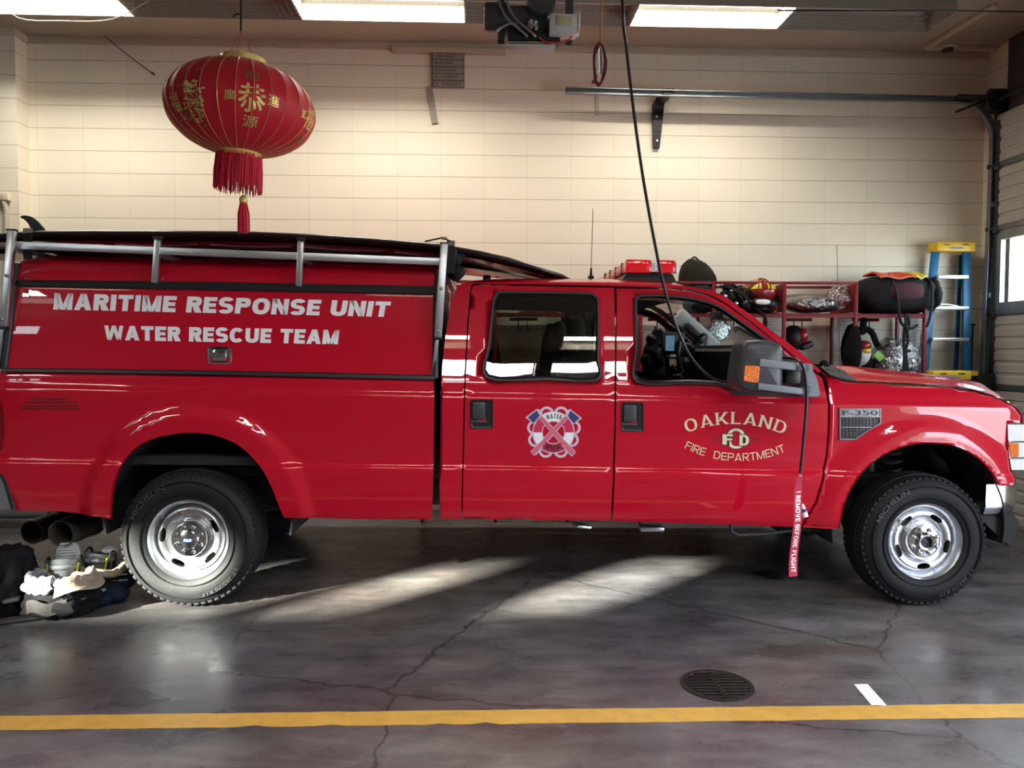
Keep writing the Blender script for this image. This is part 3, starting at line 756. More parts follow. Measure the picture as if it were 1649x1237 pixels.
def fixture(x0, x1, y, z, lit, label, group, guard=True, tube='tube_on', wide=.20):
    L = x1-x0; o = thing('ceiling_light', label, 'ceiling light', ((x0+x1)/2, y, z), group=group)
    mb = MB(); mb.box((0, 0, .10), (L-.004, .11, .08), .006); mb.box((0, 0, .20), (.06, .06, ZC-z-.15)) if False else None
    hg = ZC-z
    for s in (-1, 1): mb.bar((s*L*.33, 0, .13), (s*L*.33, 0, hg+.004), .03, .03)
    mb.build('housing', M['housing'], o)
    mb = MB(); w2 = wide
    # deep trough: flat crown, flaring sides
    for s in (1, -1):
        mb.sheet(lambda u, v: (LERP(-L/2, L/2, u), s*LERP(.10, w2*.86, v), .075-.045*v), 1, 2, (0, 0, .004))
        mb.sheet(lambda u, v: (LERP(-L/2, L/2, u), s*LERP(w2*.86, w2, v), .03-.125*v), 1, 2, (0, .004*s, .001))
    mb.sheet(lambda u, v: (LERP(-L/2, L/2, u), LERP(-.10, .10, v), .075), 1, 1, (0, 0, .004))
    for s in (1, -1):
        mb.prism([(-w2, -.095), (-w2*.86, .03), (-.10, .075), (.10, .075), (w2*.86, .03), (w2, -.095)], s*(L/2-.002), s*(L/2-.006), lambda x, y, z: (y, x, z))
    mb.build('reflector', M['reflector'], o, 20)
    for yy in (-.085, .085):
        mb = MB(); mb.tube([(-L/2+.015, yy, .045), (L/2-.015, yy, .045)], .018, 12)
        mb.build('tube', M[tube if lit else 'tube_off'], o)
    if lit:
        ld = bpy.data.lights.new('lamp', 'AREA'); ld.shape = 'RECTANGLE'; ld.size = L-.04; ld.size_y = .19 if wide < .25 else .36
        ld.energy = WALL_POWER if tube == 'tube_wall' else LAMP_POWER
        ld.color = {'tube_wall': (1.0, .945, .84), 'tube_on': (1.0, .93, .80), 'tube_cool': (.86, .93, 1.0)}[tube]
        lo_ = bpy.data.objects.new('lamp', ld); COL.objects.link(lo_); lo_.parent = o; lo_.location = (0, 0, .022)
    if guard:
        mb = MB(); k = int(L/.048)
        for i in range(k+1):
            x = -L/2+L*i/k; mb.tube([(x, -w2+.01, -.098), (x, -w2*.5, -.108), (x, 0, -.111), (x, w2*.5, -.108), (x, w2-.01, -.098)], .0013, 4, cap=False)
        for yy, zz in ((-w2+.01, -.098), (-w2*.5, -.108), (-w2*.17, -.111), (w2*.17, -.111), (w2*.5, -.108), (w2-.01, -.098)): mb.tube([(-L/2, yy, zz), (L/2, yy, zz)], .0016, 4, cap=False)
        mb.build('wire_guard', M['wire'], o)
    return o
LY, LZ = 1.72, 4.27
lx = [WZ(q, 30, LZ).x for q in (240, 495, 750, 1010, 1250, 1498)]
segs = [(lx[0]-1.26, lx[0], True, 'lit wire guarded fluorescent light at the far left above the lantern side of the topper'),
        (lx[0], lx[1], False, 'unlit wire guarded fluorescent light directly above the red paper lantern'),
        (lx[1], lx[2], True, 'lit wire guarded fluorescent light beside the left of the door opener motor'),
        (lx[2], lx[3], False, 'unlit wire guarded fluorescent light behind the door opener motor'),
        (lx[3], lx[4], True, 'lit wire guarded fluorescent light above the horizontal door track'),
        (lx[4], lx[5], False, 'unlit wire guarded fluorescent light nearest the garage door')]
for a, b, on, lab in segs: fixture(a, b, LY, LZ, on, lab, 'wire guarded fluorescent lights along the back wall', tube='tube_wall')
# rows over the rest of the bay, seen in the paint
for i, (a, on) in enumerate(((-6.4, False), (-3.60, True), (-1.2, False), (.40, True), (2.76, True), (4.6, False))):
    fixture(a, a+1.25, -4.0, 4.1, on, 'fluorescent light in the row over the next bay', 'fluorescent lights in the row over the next bay', False)
for i, (a, on) in enumerate(((-6.2, True), (-4.9, True), (-2.0, False), (1.25, True), (2.70, True), (4.6, True))):
    fixture(a, a+1.25, -4.95, 4.1, on, 'daylight fluorescent light in the row over the far bay', 'daylight fluorescent lights in the row over the far bay', False, 'tube_cool', .30)

# sky portals in the open bay and the glazed openings guide the daylight sampling
def portal(name, loc, rot, sx, sy):
    ld = bpy.data.lights.new(name, 'AREA'); ld.shape = 'RECTANGLE'; ld.size = sx; ld.size_y = sy; ld.cycles.is_portal = True
    o = bpy.data.objects.new(name, ld); COL.objects.link(o); o.location = loc; o.rotation_euler = rot
portal('bay_portal', (XR+.11, (D2[0]+D2[1])/2, .95), (0, math.pi/2, 0), 2.2, D2[1]-D2[0])
portal('door_window_portal', (XD+.05, .75, (win_z0+win_z1)/2), (0, math.pi/2, 0), win_z1-win_z0, 3.2)
# ================================================================== THE TRUCK
truck = thing('pickup_truck', 'red crew cab fire department pickup truck with white lettered topper parked in the bay', 'truck', (0, 0, 0), (0, TILT, 0))
MID = 0.975
PROF = pchip([(.44, .09), (.50, .030), (.55, .004), (.62, -.012), (.72, -.024), (.826, -.031), (.832, -.031), (.855, -.017), (.862, -.0155), (.95, -.021), (1.05, -.0265),
              (1.15, -.029), (1.245, -.0285), (1.256, -.0265), (1.282, -.013), (1.290, -.011), (1.33, -.004), (1.372, .009), (1.42, .022), (1.5, .043), (1.7, .098), (1.86, .145), (1.92, .168), (1.96, .195), (2.0, .26)])
RAKE = .0075
RA = T(316, 836, -.03); FA = T(1487, 852, -.04)
def arch_bump(x, z, c, R, amt, a=.065, b=.165):
    dx, dz = x-c.x, z-c.z
    s = (math.hypot(dx, dz) if dz > 0 else abs(dx))-R
    if s > b: return 0.0
    return -amt*(1-smoothstep(a, b, s))
def FS(x, z):
    y = PROF(z+RAKE*(x-1.0))
    if x < 1.35: y += arch_bump(x, z, RA, .515, .034)
    return y
def FB(x, z):                              # bed side: tucks in towards the tail
    y = FS(x, z)
    if x < -.85: y += .35*(x+.85)**2
    return y
def FF(x, z):                              # front wing
    y = PROF(z+RAKE*(x-1.0))+arch_bump(x, z, FA, .513, .040, .05, .19)
    if x > 4.75: y += .34*(x-4.75)**2
    zt_ = 1.24-.05*max(0, x-4.2)
    if z > zt_: y += .55*(z-zt_)**2*6
    return y
def S(px, py, f=FS, it=8):
    y = 0.0; p = None
    for _ in range(it):
        p = T(px, py, y); y = f(p.x, p.z)
    return (p.x, p.z)
def SP(pts, f=FS): return [S(a, b, f) for a, b in pts]
CREASES = (.826, .832, .843, .855, .862, 1.245, 1.256, 1.269, 1.282, 1.290, 1.35, 1.372, 1.39)
def part(mb, name, m, parent=truck, smooth=35, label=None, loc=None):
    o = mb.build(name, m, parent, smooth, loc)
    if label: o['label'] = label
    return o

# ---- bed
bed_px = [(-8, 598.5), (130, 601), (260, 604), (480, 608), (690, 612), (698.5, 613), (699.5, 640), (698, 760), (696, 836.5), (560, 836), (457, 833.5),
          (449, 814), (436, 781.6), (417, 749), (388, 720), (355.6, 704), (323, 697.6), (291, 698), (252, 705), (220, 720), (194, 749), (181, 782), (177, 812), (176.5, 836),
          (155, 832), (129, 827), (97, 823.6), (22.6, 822), (21, 817), (6.5, 772), (0, 765), (-8, 760)]
i0, i1 = 10, 23
arch_s = catmull([Vector((p[0], p[1], 0)) for p in bed_px[i0:i1+1]], 5)
bed_px = bed_px[:i0]+[(p.x, p.y) for p in arch_s]+bed_px[i1+1:]
bed2 = densify(SP(bed_px, FB), .03)
bed_side = panel('bed_side', bed2, [], FB, M['red'], truck, step=.03, thick=.03, extra_z=CREASES)
panel('bed_side', bed2, [], FB, M['red'], truck, step=.08, thick=.03, mirror=MID)
b0 = S(-8, 700, FB)[0]; b1 = S(697, 760)[0]
mb = MB(); mb.box(((b0+b1)/2, MID, .86), (b1-b0-.06, 1.86, .05)); mb.box((b0+.03, MID, 1.1), (.05, 1.9, .5), .02); mb.box((b1-.03, MID, 1.1), (.05, 1.86, .5), .02)
part(mb, 'bed_floor', M['underbody'])
mb = MB(); mb.box((b0-.005, MID, 1.06), (.03, 1.5, .6), .012); part(mb, 'tailgate', M['red'])
# inner wheel housings
def liner(c, R, name):
    for y0, y1 in ((.0, .42), (2*MID-.42, 2*MID-.0)):
        mb = MB(); n = 26; vs = []; fs = []
        for i in range(n+1):
            a = math.pi*(-.06+1.12*i/n)
            for y in (y0, y1): vs.append((c.x+R*math.cos(a), y, c.z+R*math.sin(a)))
            for y in (y0, y1): vs.append((c.x+(R+.012)*math.cos(a), y, c.z+(R+.012)*math.sin(a)))
        for i in range(n):
            a = i*4; b = a+4
            fs += [(a, b, b+1, a+1), (a+2, a+3, b+3, b+2), (a, a+2, b+2, b), (a+1, b+1, b+3, a+3)]
        mb.add(vs, fs); part(mb, name, M['underbody'])
liner(RA, .53, 'wheel_housing'); liner(FA, .53, 'wheel_housing')
# faded stack of small print behind the wheel
lb = []
mb = MB()
for k, (ya, xa, xb) in enumerate(((643, 52, 112), (648.5, 42, 124), (654, 35, 127), (658.5, 32, 128))):
    n = 13-k
    # illegible line of print: short strokes of uneven length
    xx = xa; rnd = random.Random(k)
    while xx < xb-1:
        ww = rnd.uniform(1.0, 3.6); c4 = [S(xx, ya+1.5, FB), S(min(xx+ww, xb), ya+1.5, FB), S(min(xx+ww, xb), ya-1.5, FB), S(xx, ya-1.5, FB)]
        mb.add([(q[0], FB(*q)-.0016, q[1]) for q in c4], [(0, 1, 2, 3)]); xx += ww+rnd.uniform(.4, 1.2)
part(mb, 'small_print', M['dark_red_vinyl'], bed_side, 0, 'four faded dark lines of small print')
# tail lamp and rear bumper
mb = MB()
tl = round_poly([T(-16, 640, 0).xz, T(4, 643, 0).xz, T(9, 665, 0).xz, T(8, 700, 0).xz, T(2, 726, 0).xz, T(-16, 730, 0).xz], .02)
mb.prism(tl, 0, 1, lambda x, y, z: (x, LERP(FB(x, z)-.006, .22, y), z)); part(mb, 'tail_lamp', mat('tail_lamp_red', (.20, .004, .008), rough=.12, coat=.8, var=.2, scale=30), label='dark red tail lamp')
mb = MB()
bp_ = round_poly([T(-20, 760, 0).xz, T(4, 770, 0).xz, T(17, 822, 0).xz, T(-20, 826, 0).xz], .02)
mb.prism(bp_, 0.06, 2*MID-.06); part(mb, 'rear_bumper', M['chrome'])
mb = MB(); q = [T(2, 764, -.01), T(9, 776, -.01), T(22, 820, -.01)]
mb.tube(q, .012, 8); part(mb, 'bumper_trim', M['dark_trim'])

# ---- cab shell (C pillar, roof rail, A pillar in one pressing)
top_px = [(733, 468), (737, 460.5), (743, 457), (752, 455), (860, 454), (990, 454.5), (1060, 456), (1092, 459), (1120, 463), (1147, 468), (1168, 477.5), (1189, 493), (1210, 507.5), (1241.6, 532), (1267, 550), (1290, 568), (1311, 587.5), (1323, 598.5)]
seam_px = [(1318.5, 600), (1290, 582), (1265, 561.5), (1239, 541), (1210, 517.5), (1189, 502.5), (1168, 487), (1147, 476), (1115, 467), (1073, 463), (992, 461), (860, 458), (760, 457), (756.8, 470), (752.2, 523), (750, 566), (748.2, 600), (747.2, 634), (744.8, 738), (742.6, 836)]
cab_px = [(708, 835.5), (708.5, 740), (709.7, 640), (712, 591), (716.5, 547), (726, 489)]+top_px+seam_px
cab2 = densify(SP(cab_px), .05)
panel('cab_side', cab2, [], FS, M['red'], truck, step=.035, thick=.03, extra_z=CREASES)
panel('cab_side', cab2, [], FS, M['red'], truck, step=.06, thick=.03, mirror=MID)
FI2 = lambda x, z: FS(x, z)+.05
for mi_ in (None, MID): panel('pillar_lining', cab2, [], FI2, M['interior_dark'], truck, step=.08, thick=.004, mirror=mi_)
# roof skin lofted over the cab from the rail
railpx = top_px[1:8]
rail = [(p[0], FS(*p), p[1]) for p in (S(*q) for q in densify(railpx, 18, False))]
crown = .048
def roof_pt(i, v):
    x, y, z = rail[i]; t = v*2-1                      # -1 near .. 1 far
    s = (1-abs(t)); e = 1-(1-min(1, s/.30))**2.2
    k = min(1, (x-rail[0][0])/.16)*.6+.4; k *= min(1, (rail[-1][0]+.25-x)/.25)
    return (x+.0, MID+t*(MID-y), z+crown*(e*.62+.38*(1-t*t))*k)
nr = len(rail); nv = 40
mb = MB(); mb.add([roof_pt(i, j/nv) for i in range(nr) for j in range(nv+1)], [(i*(nv+1)+j, i*(nv+1)+j+1, (i+1)*(nv+1)+j+1, (i+1)*(nv+1)+j) for i in range(nr-1) for j in range(nv)])
part(mb, 'roof', M['red'], smooth=60)
# windscreen between the A pillars, rear cab wall with its window
scr = [(p[0], FS(*p), p[1]) for p in (S(*q) for q in densify(top_px[7:], 14, False))]
ns = len(scr)
def scr_pt(i, v, dx=0):
    x, y, z = scr[i]; t = v*2-1; k = i/(ns-1)
    return (x+.16*(1-t*t)*(.4+.6*k)+dx, MID+t*(MID-y-.03), z+(crown*.75*(1-k))*(1-t*t)**.5 if abs(t) < 1 else z)
mb = MB(); mb.add([scr_pt(i, j/20) for i in range(ns) for j in range(21)], [(i*21+j, i*21+j+1, (i+1)*21+j+1, (i+1)*21+j) for i in range(ns-1) for j in range(20)])
part(mb, 'windscreen', M['glass'], smooth=60)
cr = [(p[0], FS(*p), p[1]) for p in (S(*q) for q in [(709.7, 640), (712, 591), (716.5, 547), (726, 489), (733, 468), (737, 460.5)])]
mb = MB()
for a, b in zip(cr, cr[1:]): pass
zlo, zhi = cr[0][2], cr[-1][2]
def rear_x(z):
    for a, b in zip(cr, cr[1:]):
        if a[2] <= z <= b[2]: return LERP(a[0], b[0], (z-a[2])/(b[2]-a[2])), LERP(a[1], b[1], (z-a[2])/(b[2]-a[2]))
    return (cr[0][0], cr[0][1]) if z < zlo else (cr[-1][0], cr[-1][1])
def strip(z0, z1, t0, t1, mbx):
    def fn(u, v):
        z = LERP(z0, z1, v); x, y = rear_x(z); return (x+.01, LERP(y, 2*MID-y, LERP(t0, t1, u)), z)
    mbx.grid(fn, 8, 6)
mb = MB(); strip(.55, 1.42, 0, 1, mb); strip(1.42, 1.84, 0, .14, mb); strip(1.42, 1.84, .86, 1, mb); strip(1.84, zhi, 0, 1, mb)
part(mb, 'cab_rear_wall', M['red'])
mb = MB(); strip(1.42, 1.84, .14, .86, mb); part(mb, 'rear_window', M['glass_tint'])

# ---- doors
def ring_trim(outer, inner, f, out=.006):
    """flat frame between two outlines with equal point counts"""
    n = len(outer); vs = []
    for lp, o in ((outer, out), (inner, -.012)):
        for x, z in lp: vs.append((x, f(x, z)-o, z))
    for x, z in outer: vs.append((x, f(x, z)+.01, z))
    for x, z in inner: vs.append((x, f(x, z)+.03, z))
    mid_ = [((outer[i][0]+inner[i][0])/2, (outer[i][1]+inner[i][1])/2) for i in range(n)]
    o2 = len(vs)
    for x, z in mid_: vs.append((x, f(x, z)-out*.9, z))
    fs = []
    for i in range(n):
        j = (i+1) % n
        fs += [(i, j, o2+j, o2+i), (o2+i, o2+j, n+j, n+i), (2*n+i, 2*n+j, j, i), (n+i, n+j, 3*n+j, 3*n+i)]
    return MB().add(vs, fs)
rd_px = [(761.5, 460), (860, 461), (989, 463.5), (990, 560), (989.5, 640), (987.3, 740), (983, 838), (860, 837.5), (744.8, 835.5), (747, 738), (749.4, 634), (750.4, 600), (752.3, 566), (754.5, 523), (759, 470)]
rw_px = [(783.5, 609), (786.5, 554.6), (791, 511), (794, 484), (799, 473), (808, 469.5), (867, 470), (944, 471.6), (958, 475.5), (964, 485), (964.8, 532), (964, 576), (962.6, 612.5), (880, 611.5)]
rg_px = [(788.5, 604.5), (791.5, 554), (795.5, 511), (798.5, 486), (803, 477.5), (810, 474.5), (867, 475), (942, 476.4), (954, 479.5), (959.5, 488), (960, 532), (959.3, 576), (958, 606), (880, 605.5)]
fd_px = [(992.8, 464.5), (1073, 466), (1115, 470.5), (1147, 479.5), (1168, 490.5), (1189, 506), (1210, 521), (1239, 544.5), (1265, 565), (1290, 586), (1314, 602), (1324, 609), (1331, 638), (1333.2, 663), (1332.7, 690), (1329.5, 734), (1322.5, 775), (1312.5, 808), (1296, 836), (1287, 849),
         (1140, 844), (986, 839), (990.2, 740), (992.3, 640), (993, 560)]
fw_px = [(1024.5, 615.5), (1023, 560), (1022, 487), (1025, 479), (1033, 475.3), (1073, 475.3), (1115, 480), (1147, 488), (1168, 499), (1189, 513.5), (1210, 528), (1237, 547), (1262, 567), (1264, 610), (1230, 630), (1177, 627), (1155, 621), (1112, 618)]
fg_px = [(1029.5, 609), (1028, 560), (1027, 491), (1029.5, 484), (1035.5, 480.3), (1073, 480.5), (1114, 485), (1145, 493), (1165, 503.5), (1186, 518), (1207, 533), (1232, 551.5), (1255, 570), (1256, 606), (1226, 621), (1177, 619), (1155, 614), (1112, 611.5)]
def smooth_loop(px): return [(p.x, p.y) for p in catmull([Vector((a, b, 0)) for a, b in px], 4, True)]
def door(name, outline, win, glass, pane, mirror=None):
    o2 = densify(SP(outline), .05); w2 = SP(smooth_loop(win)); g2 = SP(smooth_loop(glass))
    d = panel(name, o2, [w2], FS, M['red'], truck, step=.045, thick=.03, extra_z=CREASES, mirror=mirror)
    rt = ring_trim(w2, g2, FS)
    if mirror is not None: rt.v = [Vector((p.x, 2*mirror-p.y, p.z)) for p in rt.v]
    part(rt, 'window_seal', M['dark_trim'], d, 40)
    if pane:
        v2, tris, lp = cdt(g2, [], .08)
        g = MB(); g.add([(x, (FS(x, z)+.012) if mirror is None else 2*mirror-FS(x, z)-.012, z) for x, z in v2], tris)
        part(g, 'window_pane', M['glass_tint'], d, 60)
    # trim panel on the cab side of the door
    FI = lambda x, z: FS(x, z)+.055
    il2 = [(LERP(cxd, p[0], .97), LERP(czd, p[1], .985)) for cxd, czd in [(sum(q[0] for q in o2)/len(o2), sum(q[1] for q in o2)/len(o2))] for p in o2]
    panel('door_lining', densify(il2, .08), [w2], FI, M['interior_dark'], d, step=.09, thick=.006, mirror=mirror)
    return d
rear_door = door('rear_door', rd_px, rw_px, rg_px, True)
front_door = door('front_door', fd_px, fw_px, fg_px, False)
door('rear_door', rd_px, rw_px, rg_px, True, MID); door('front_door', fd_px, fw_px, fg_px, False, MID)
# light grey pillar trims and grab handle seen through the far side
# ---- door handles: recessed black pockets with a flap
def handle(x0, y0, x1, y1, d):
    c = [S(x0, y0), S(x1, y0), S(x1, y1), S(x0, y1)]
    lp = round_poly(c, .018); mb = MB(); n = len(lp)
    cx, cz = sum(p[0] for p in c)/4, sum(p[1] for p in c)/4
    def ringv(k, off): return [(cx+(x-cx)*k, FS(x, z)-off, cz+(z-cz)*k) for x, z in lp]
    vs = ringv(1, .001)+ringv(.96, .006)+ringv(.88, .005)+ringv(.82, .0012)+ringv(.02, .0012)
    fs = [(r*n+i, r*n+(i+1) % n, (r+1)*n+(i+1) % n, (r+1)*n+i) for r in range(4) for i in range(n)]
    mb.add(vs, fs); h = part(mb, 'door_handle', M['dark_trim'], d, 30)
    a, b = S(LERP(x0, x1, .10), LERP(y0, y1, .08)), S(LERP(x0, x1, .64), LERP(y0, y1, .66))
    mb2 = MB(); mb2.box(((a[0]+b[0])/2, FS(cx, cz)-.006, (a[1]+b[1])/2), (b[0]-a[0], .018, a[1]-b[1]), .007)
    mb2.box((LERP(a[0], b[0], .5), FS(cx, cz)-.002, b[1]-.016), (b[0]-a[0]+.02, .012, .012), .004)
    o = mb2.build('grip', M['mirror_grey'], d, 40)
handle(757, 643.5, 794.5, 691, rear_door); handle(1000, 648, 1037, 695.5, front_door)

# ---- front wing
ff_px = [(1326, 600), (1333, 612), (1335.5, 638), (1337.2, 663), (1336.5, 690), (1333.3, 734), (1326.3, 775), (1316, 810), (1299, 838), (1293, 849.5), (1320, 851), (1351, 851.5)]
fa_px = [(1352.5, 846), (1358, 822), (1365, 800), (1379, 775), (1395, 755), (1414, 739), (1436, 727), (1462, 718), (1489, 714), (1514, 715), (1537, 718), (1560, 728), (1579, 741), (1593, 755), (1603, 769), (1611, 783)]
fr_px = [(1635, 779.5), (1632, 765), (1628, 755), (1624.5, 730), (1622.5, 713), (1622, 682), (1634, 680), (1646, 682), (1647, 674), (1643, 664), (1638, 657.5), (1628, 650), (1615, 644.5), (1600, 638.5), (1580, 632.5), (1550, 626.5), (1500, 621.5), (1460, 619.5), (1385, 616), (1353, 611), (1338, 605)]
fa_s = [(p.x, p.y) for p in catmull([Vector((a, b, 0)) for a, b in fa_px], 4)]
fend2 = densify(SP(ff_px+fa_s+fr_px, FF), .025)
fender = panel('front_fender', fend2, [], FF, M['red'], truck, step=.022, thick=.025)
panel('front_fender', fend2, [], FF, M['red'], truck, step=.07, thick=.025, mirror=MID)
# ---- bonnet: from the wing edge up over the power dome
edge_px = [(1384, 614), (1460, 617.5), (1500, 619.5), (1550, 624.5), (1580, 630.5), (1600, 636.5), (1615, 642.5), (1628, 648), (1638, 655.5), (1643, 662)]
top_sil = [(1352, 588), (1384, 591.5), (1460, 599), (1500, 604), (1560, 616), (1600, 629), (1622, 641), (1640, 655)]
ed = [S(a, b, FF) for a, b in densify(edge_px, 12, False)]
tp = [T(a, b, .62) for a, b in densify(top_sil, 10, False)]
def zint(x, arr):
    arr = sorted(arr)
    if x <= arr[0][0]: return arr[0][1]
    for a, b in zip(arr, arr[1:]):
        if a[0] <= x <= b[0]: return LERP(a[1], b[1], (x-a[0])/(b[0]-a[0]))
    a, b = arr[-2], arr[-1]
    return b[1]+(b[1]-a[1])/(b[0]-a[0])*(x-b[0])
tpa = [(p.x, p.z) for p in tp]
def hood_pt(i, v):
    x, z = ed[i]; y = FF(x, z)+.004; t = v*2-1; s = 1-abs(t)
    zt_ = max(zint(x+.02, tpa), z+.01)
    e = .55*smoothstep(0, .22, s)+.45*smoothstep(.16, .44, s)
    nose = .06*(1-t*t)*smoothstep(4.9, 5.3, x)
    return (x+nose, MID+t*(MID-y), z+(zt_-z)*e)
ne = len(ed); nv = 48
mb = MB(); mb.add([hood_pt(i, j/nv) for i in range(ne) for j in range(nv+1)], [(i*(nv+1)+j, i*(nv+1)+j+1, (i+1)*(nv+1)+j+1, (i+1)*(nv+1)+j) for i in range(ne-1) for j in range(nv)])
part(mb, 'bonnet', M['red'], smooth=60)
# cowl: black plastic between windscreen and bonnet
mb = MB()
cw = [T(1322, 592, .03), T(1337, 604, .05), T(1353, 610, .06), T(1385, 615, .08), T(1381, 601, .30), T(1371, 594.5, .40), T(1350, 588.5, .45), T(1326, 587, .45)]
n = len(cw); far = [Vector((p.x, 2*MID-p.y, p.z)) for p in cw]
mb.add(cw, [tuple(range(n))]); mb.add(far, [tuple(range(n))]); mb.add([cw[4], cw[5], cw[6], cw[7], far[4], far[5], far[6], far[7]], [(0, 1, 5, 4), (1, 2, 6, 5), (2, 3, 7, 6)])
part(mb, 'cowl', M['mirror_grey'], smooth=20)
mb = MB(); p = T(1327, 588, .42); mb.blob(p, (.028, .05, .035), 12, 8, noise=.5, fr=20); part(mb, 'wiper_pivot', M['fabric_dark'])
mb = MB(); a = T(1353, 611, .22); b = T(1347.5, 395, .40)
mb.tube([a, a+(b-a)*.06], .011, 8); mb.tube([a+(b-a)*.05, b], .0018, 6); part(mb, 'whip_antenna', M['dark_trim'])
# ---- side vent badge
vq = lambda a, b, o=.0: (lambda q: Vector((q[0], FF(*q)-o, q[1])))(S(a, b, FF))
vo = [(1350.5, 657.5), (1417.5, 657.5), (1417.5, 682), (1397, 694), (1376, 708.5), (1350.5, 708.5)]
vi = [(1352.7, 659.6), (1415.3, 659.6), (1415.3, 680.7), (1395.6, 692.4), (1375.2, 706), (1352.7, 706)]
mb = MB(); n = 6
mb.add([vq(*p, o=.0) for p in vo]+[vq(*p, o=.012) for p in vo]+[vq(*p, o=.012) for p in vi]+[vq(*p, o=.003) for p in vi],
       [(r*n+i, r*n+(i+1) % n, (r+1)*n+(i+1) % n, (r+1)*n+i) for r in range(3) for i in range(n)])
mb.bar(vq(1352, 671, .008), vq(1416.5, 671, .008), .006, .008); mb.bar(vq(1352, 688, .008), vq(1402, 688, .008), .006, .006)
badge = part(mb, 'vent_badge', mat('smoked_chrome', (.20, .20, .22), rough=.28, metal=1.0, var=.1), fender, 20, 'chrome side vent with model badge')
mb = MB(); mb.add([vq(*p, o=.004) for p in vi], [tuple(range(6))])
part(mb, 'vent_backing', M['black'], fender, 0)
mb = MB(); mb.add([vq(*p, o=.0085) for p in ((1353.5, 660), (1414.5, 660), (1414.5, 672), (1353.5, 672))], [(0, 1, 2, 3)]); part(mb, 'badge_plate', MATS['smoked_chrome'], fender, 0)
mb = MB()
for k in range(11):
    x = 1356+k*5.6; yb2 = 704 if x < 1376 else (704-(x-1376)*.66)
    mb.bar(vq(x, 673, .007), vq(x, max(675, yb2), .007), .0025, .0025)
for y in (675.5, 679.5, 683.5, 692, 696.5, 700.5):
    xe = 1414 if y < 680 else (1414-(y-680)*1.55); mb.bar(vq(1354, y, .007), vq(max(1360, xe), y, .007), .0025, .0025)
part(mb, 'vent_mesh', mat('dark_vent_mesh', (.09, .08, .085), rough=.4, metal=.6), fender, 0)
mb = MB()
v, f = text_map('F-350', lambda u, w_: vq(LERP(1355.5, 1412.5, u), LERP(668.4, 661.0, w_), .011), .018); mb.add(v, f)
part(mb, 'badge_lettering', M['black_vinyl'], fender, 0)
mb = MB(); v, f = text_map('SUPER DUTY', lambda u, w_: vq(LERP(1372, 1412.5, u), LERP(671.8, 669.2, w_), .0145)); mb.add(v, f)
part(mb, 'badge_lettering', M['chrome'], fender, 0)
# ---- nose: headlamp, grille, bumper, valance
mb = MB()
hl = [(1623.5, 684), (1650, 684), (1662, 690), (1662, 757), (1630, 757), (1625.5, 730)]
hp = [S(a, b, FF) for a, b in hl]
mb.prism(hp, 0, 1, lambda x, y, z: (x-.02*y, LERP(FF(x, z)+.004, .45, y), z)); lamp = part(mb, 'headlamp', M['whitened_lens'], smooth=20)
mb = MB(); q = [S(a, b, FF) for a, b in [(1624.5, 714), (1640, 714), (1640, 735), (1628, 735)]]
mb.prism(q, 0, 1, lambda x, y, z: (x, LERP(FF(x, z)-.003, .03, y), z)); part(mb, 'side_marker', M['amber'], lamp, 0, 'amber side marker')
mb = MB()
for yy in (711, 737):
    mb.bar(vq(1622.5, yy, .004), vq(1662, yy+1, -.02), .02, .010, .003)
part(mb, 'headlamp_trim', M['chrome'], lamp)
xn = S(1643, 668, FF)[0]
mb = MB(); mb.box((xn+.05, MID, 1.02), (.10, 1.35, .40), .03)
for k in range(3): mb.box((xn+.09, MID, .88+k*.13), (.08, 1.3, .055), .02)
mb.box((xn+.03, MID, 1.225), (.14, 1.36, .05), .02)
part(mb, 'grille', M['chrome'], smooth=30)
mb = MB()
bz = T(1645, 790, 0).z
prof = [(0, .08), (.05, .085), (.075, .06), (.075, -.10), (.055, -.155), (0, -.165)]
def bump_pt(u, v):
    a = math.pi*(1-u); i = v*(len(prof)-1); k = min(int(i), len(prof)-2); q0 = prof[k]; q1 = prof[k+1]; dx, dz = LERP(q0[0], q1[0], i-k), LERP(q0[1], q1[1], i-k)
    sn, cs_ = max(0, math.sin(a))**.42, math.copysign(abs(math.cos(a))**.42, math.cos(a))
    return (xn-.17+(.22+dx)*sn, MID+cs_*(MID-.075+dx), bz+dz)
mb.sheet(bump_pt, 160, 20, (-.010, .0, -.002))
part(mb, 'front_bumper', M['chrome'], smooth=75)
mb = MB()
va = [T(1562, 815, .05).xz, T(1610, 800, .05).xz, T(1640, 842, .05).xz, T(1625, 880, .05).xz, T(1590, 848, .05).xz]
mb.prism(va, .04, .09); mb.box((xn-.06, MID, bz-.24), (.12, 1.6, .16), .03)
part(mb, 'air_dam', M['underbody'])

# ---- underside
mb = MB()
for y in (.48, 1.47): mb.bar((b0+.1, y, .62), (5.1, y, .58), .08, .16, .01)
for x in (-.7, .9, 2.2, 3.2): mb.bar((x, .48, .60), (x, 1.47, .60), .10, .10, .01)
part(mb, 'chassis_frame', M['chassis'])
mb = MB(); mb.box((2.62, MID, .60), (2.15, 1.72, .10), .02); mb.box((3.75, MID, .62), (1.2, 1.0, .14), .03)
part(mb, 'floor_pan', M['underbody'])
mb = MB(); c2 = T(1487, 872, 0).z
mb.tube([(0, .28, .40), (0, 1.67, .40)], .05, 14); mb.blob((0, MID, .40), (.18, .19, .17)); part(mb, 'rear_axle', M['chassis']); mb = MB(); mb.tube([(4.37, .28, .37), (4.37, 1.67, .37)], .045, 14); mb.blob((4.37, .7, .38), (.16, .16, .15))
part(mb, 'front_axle', M['chassis'])
for y in (.48, 1.47): mb = MB(); mb.bar((-.75, y, .52), (.72, y, .50), .07, .05, .01); part(mb, 'leaf_spring', M['chassis'])
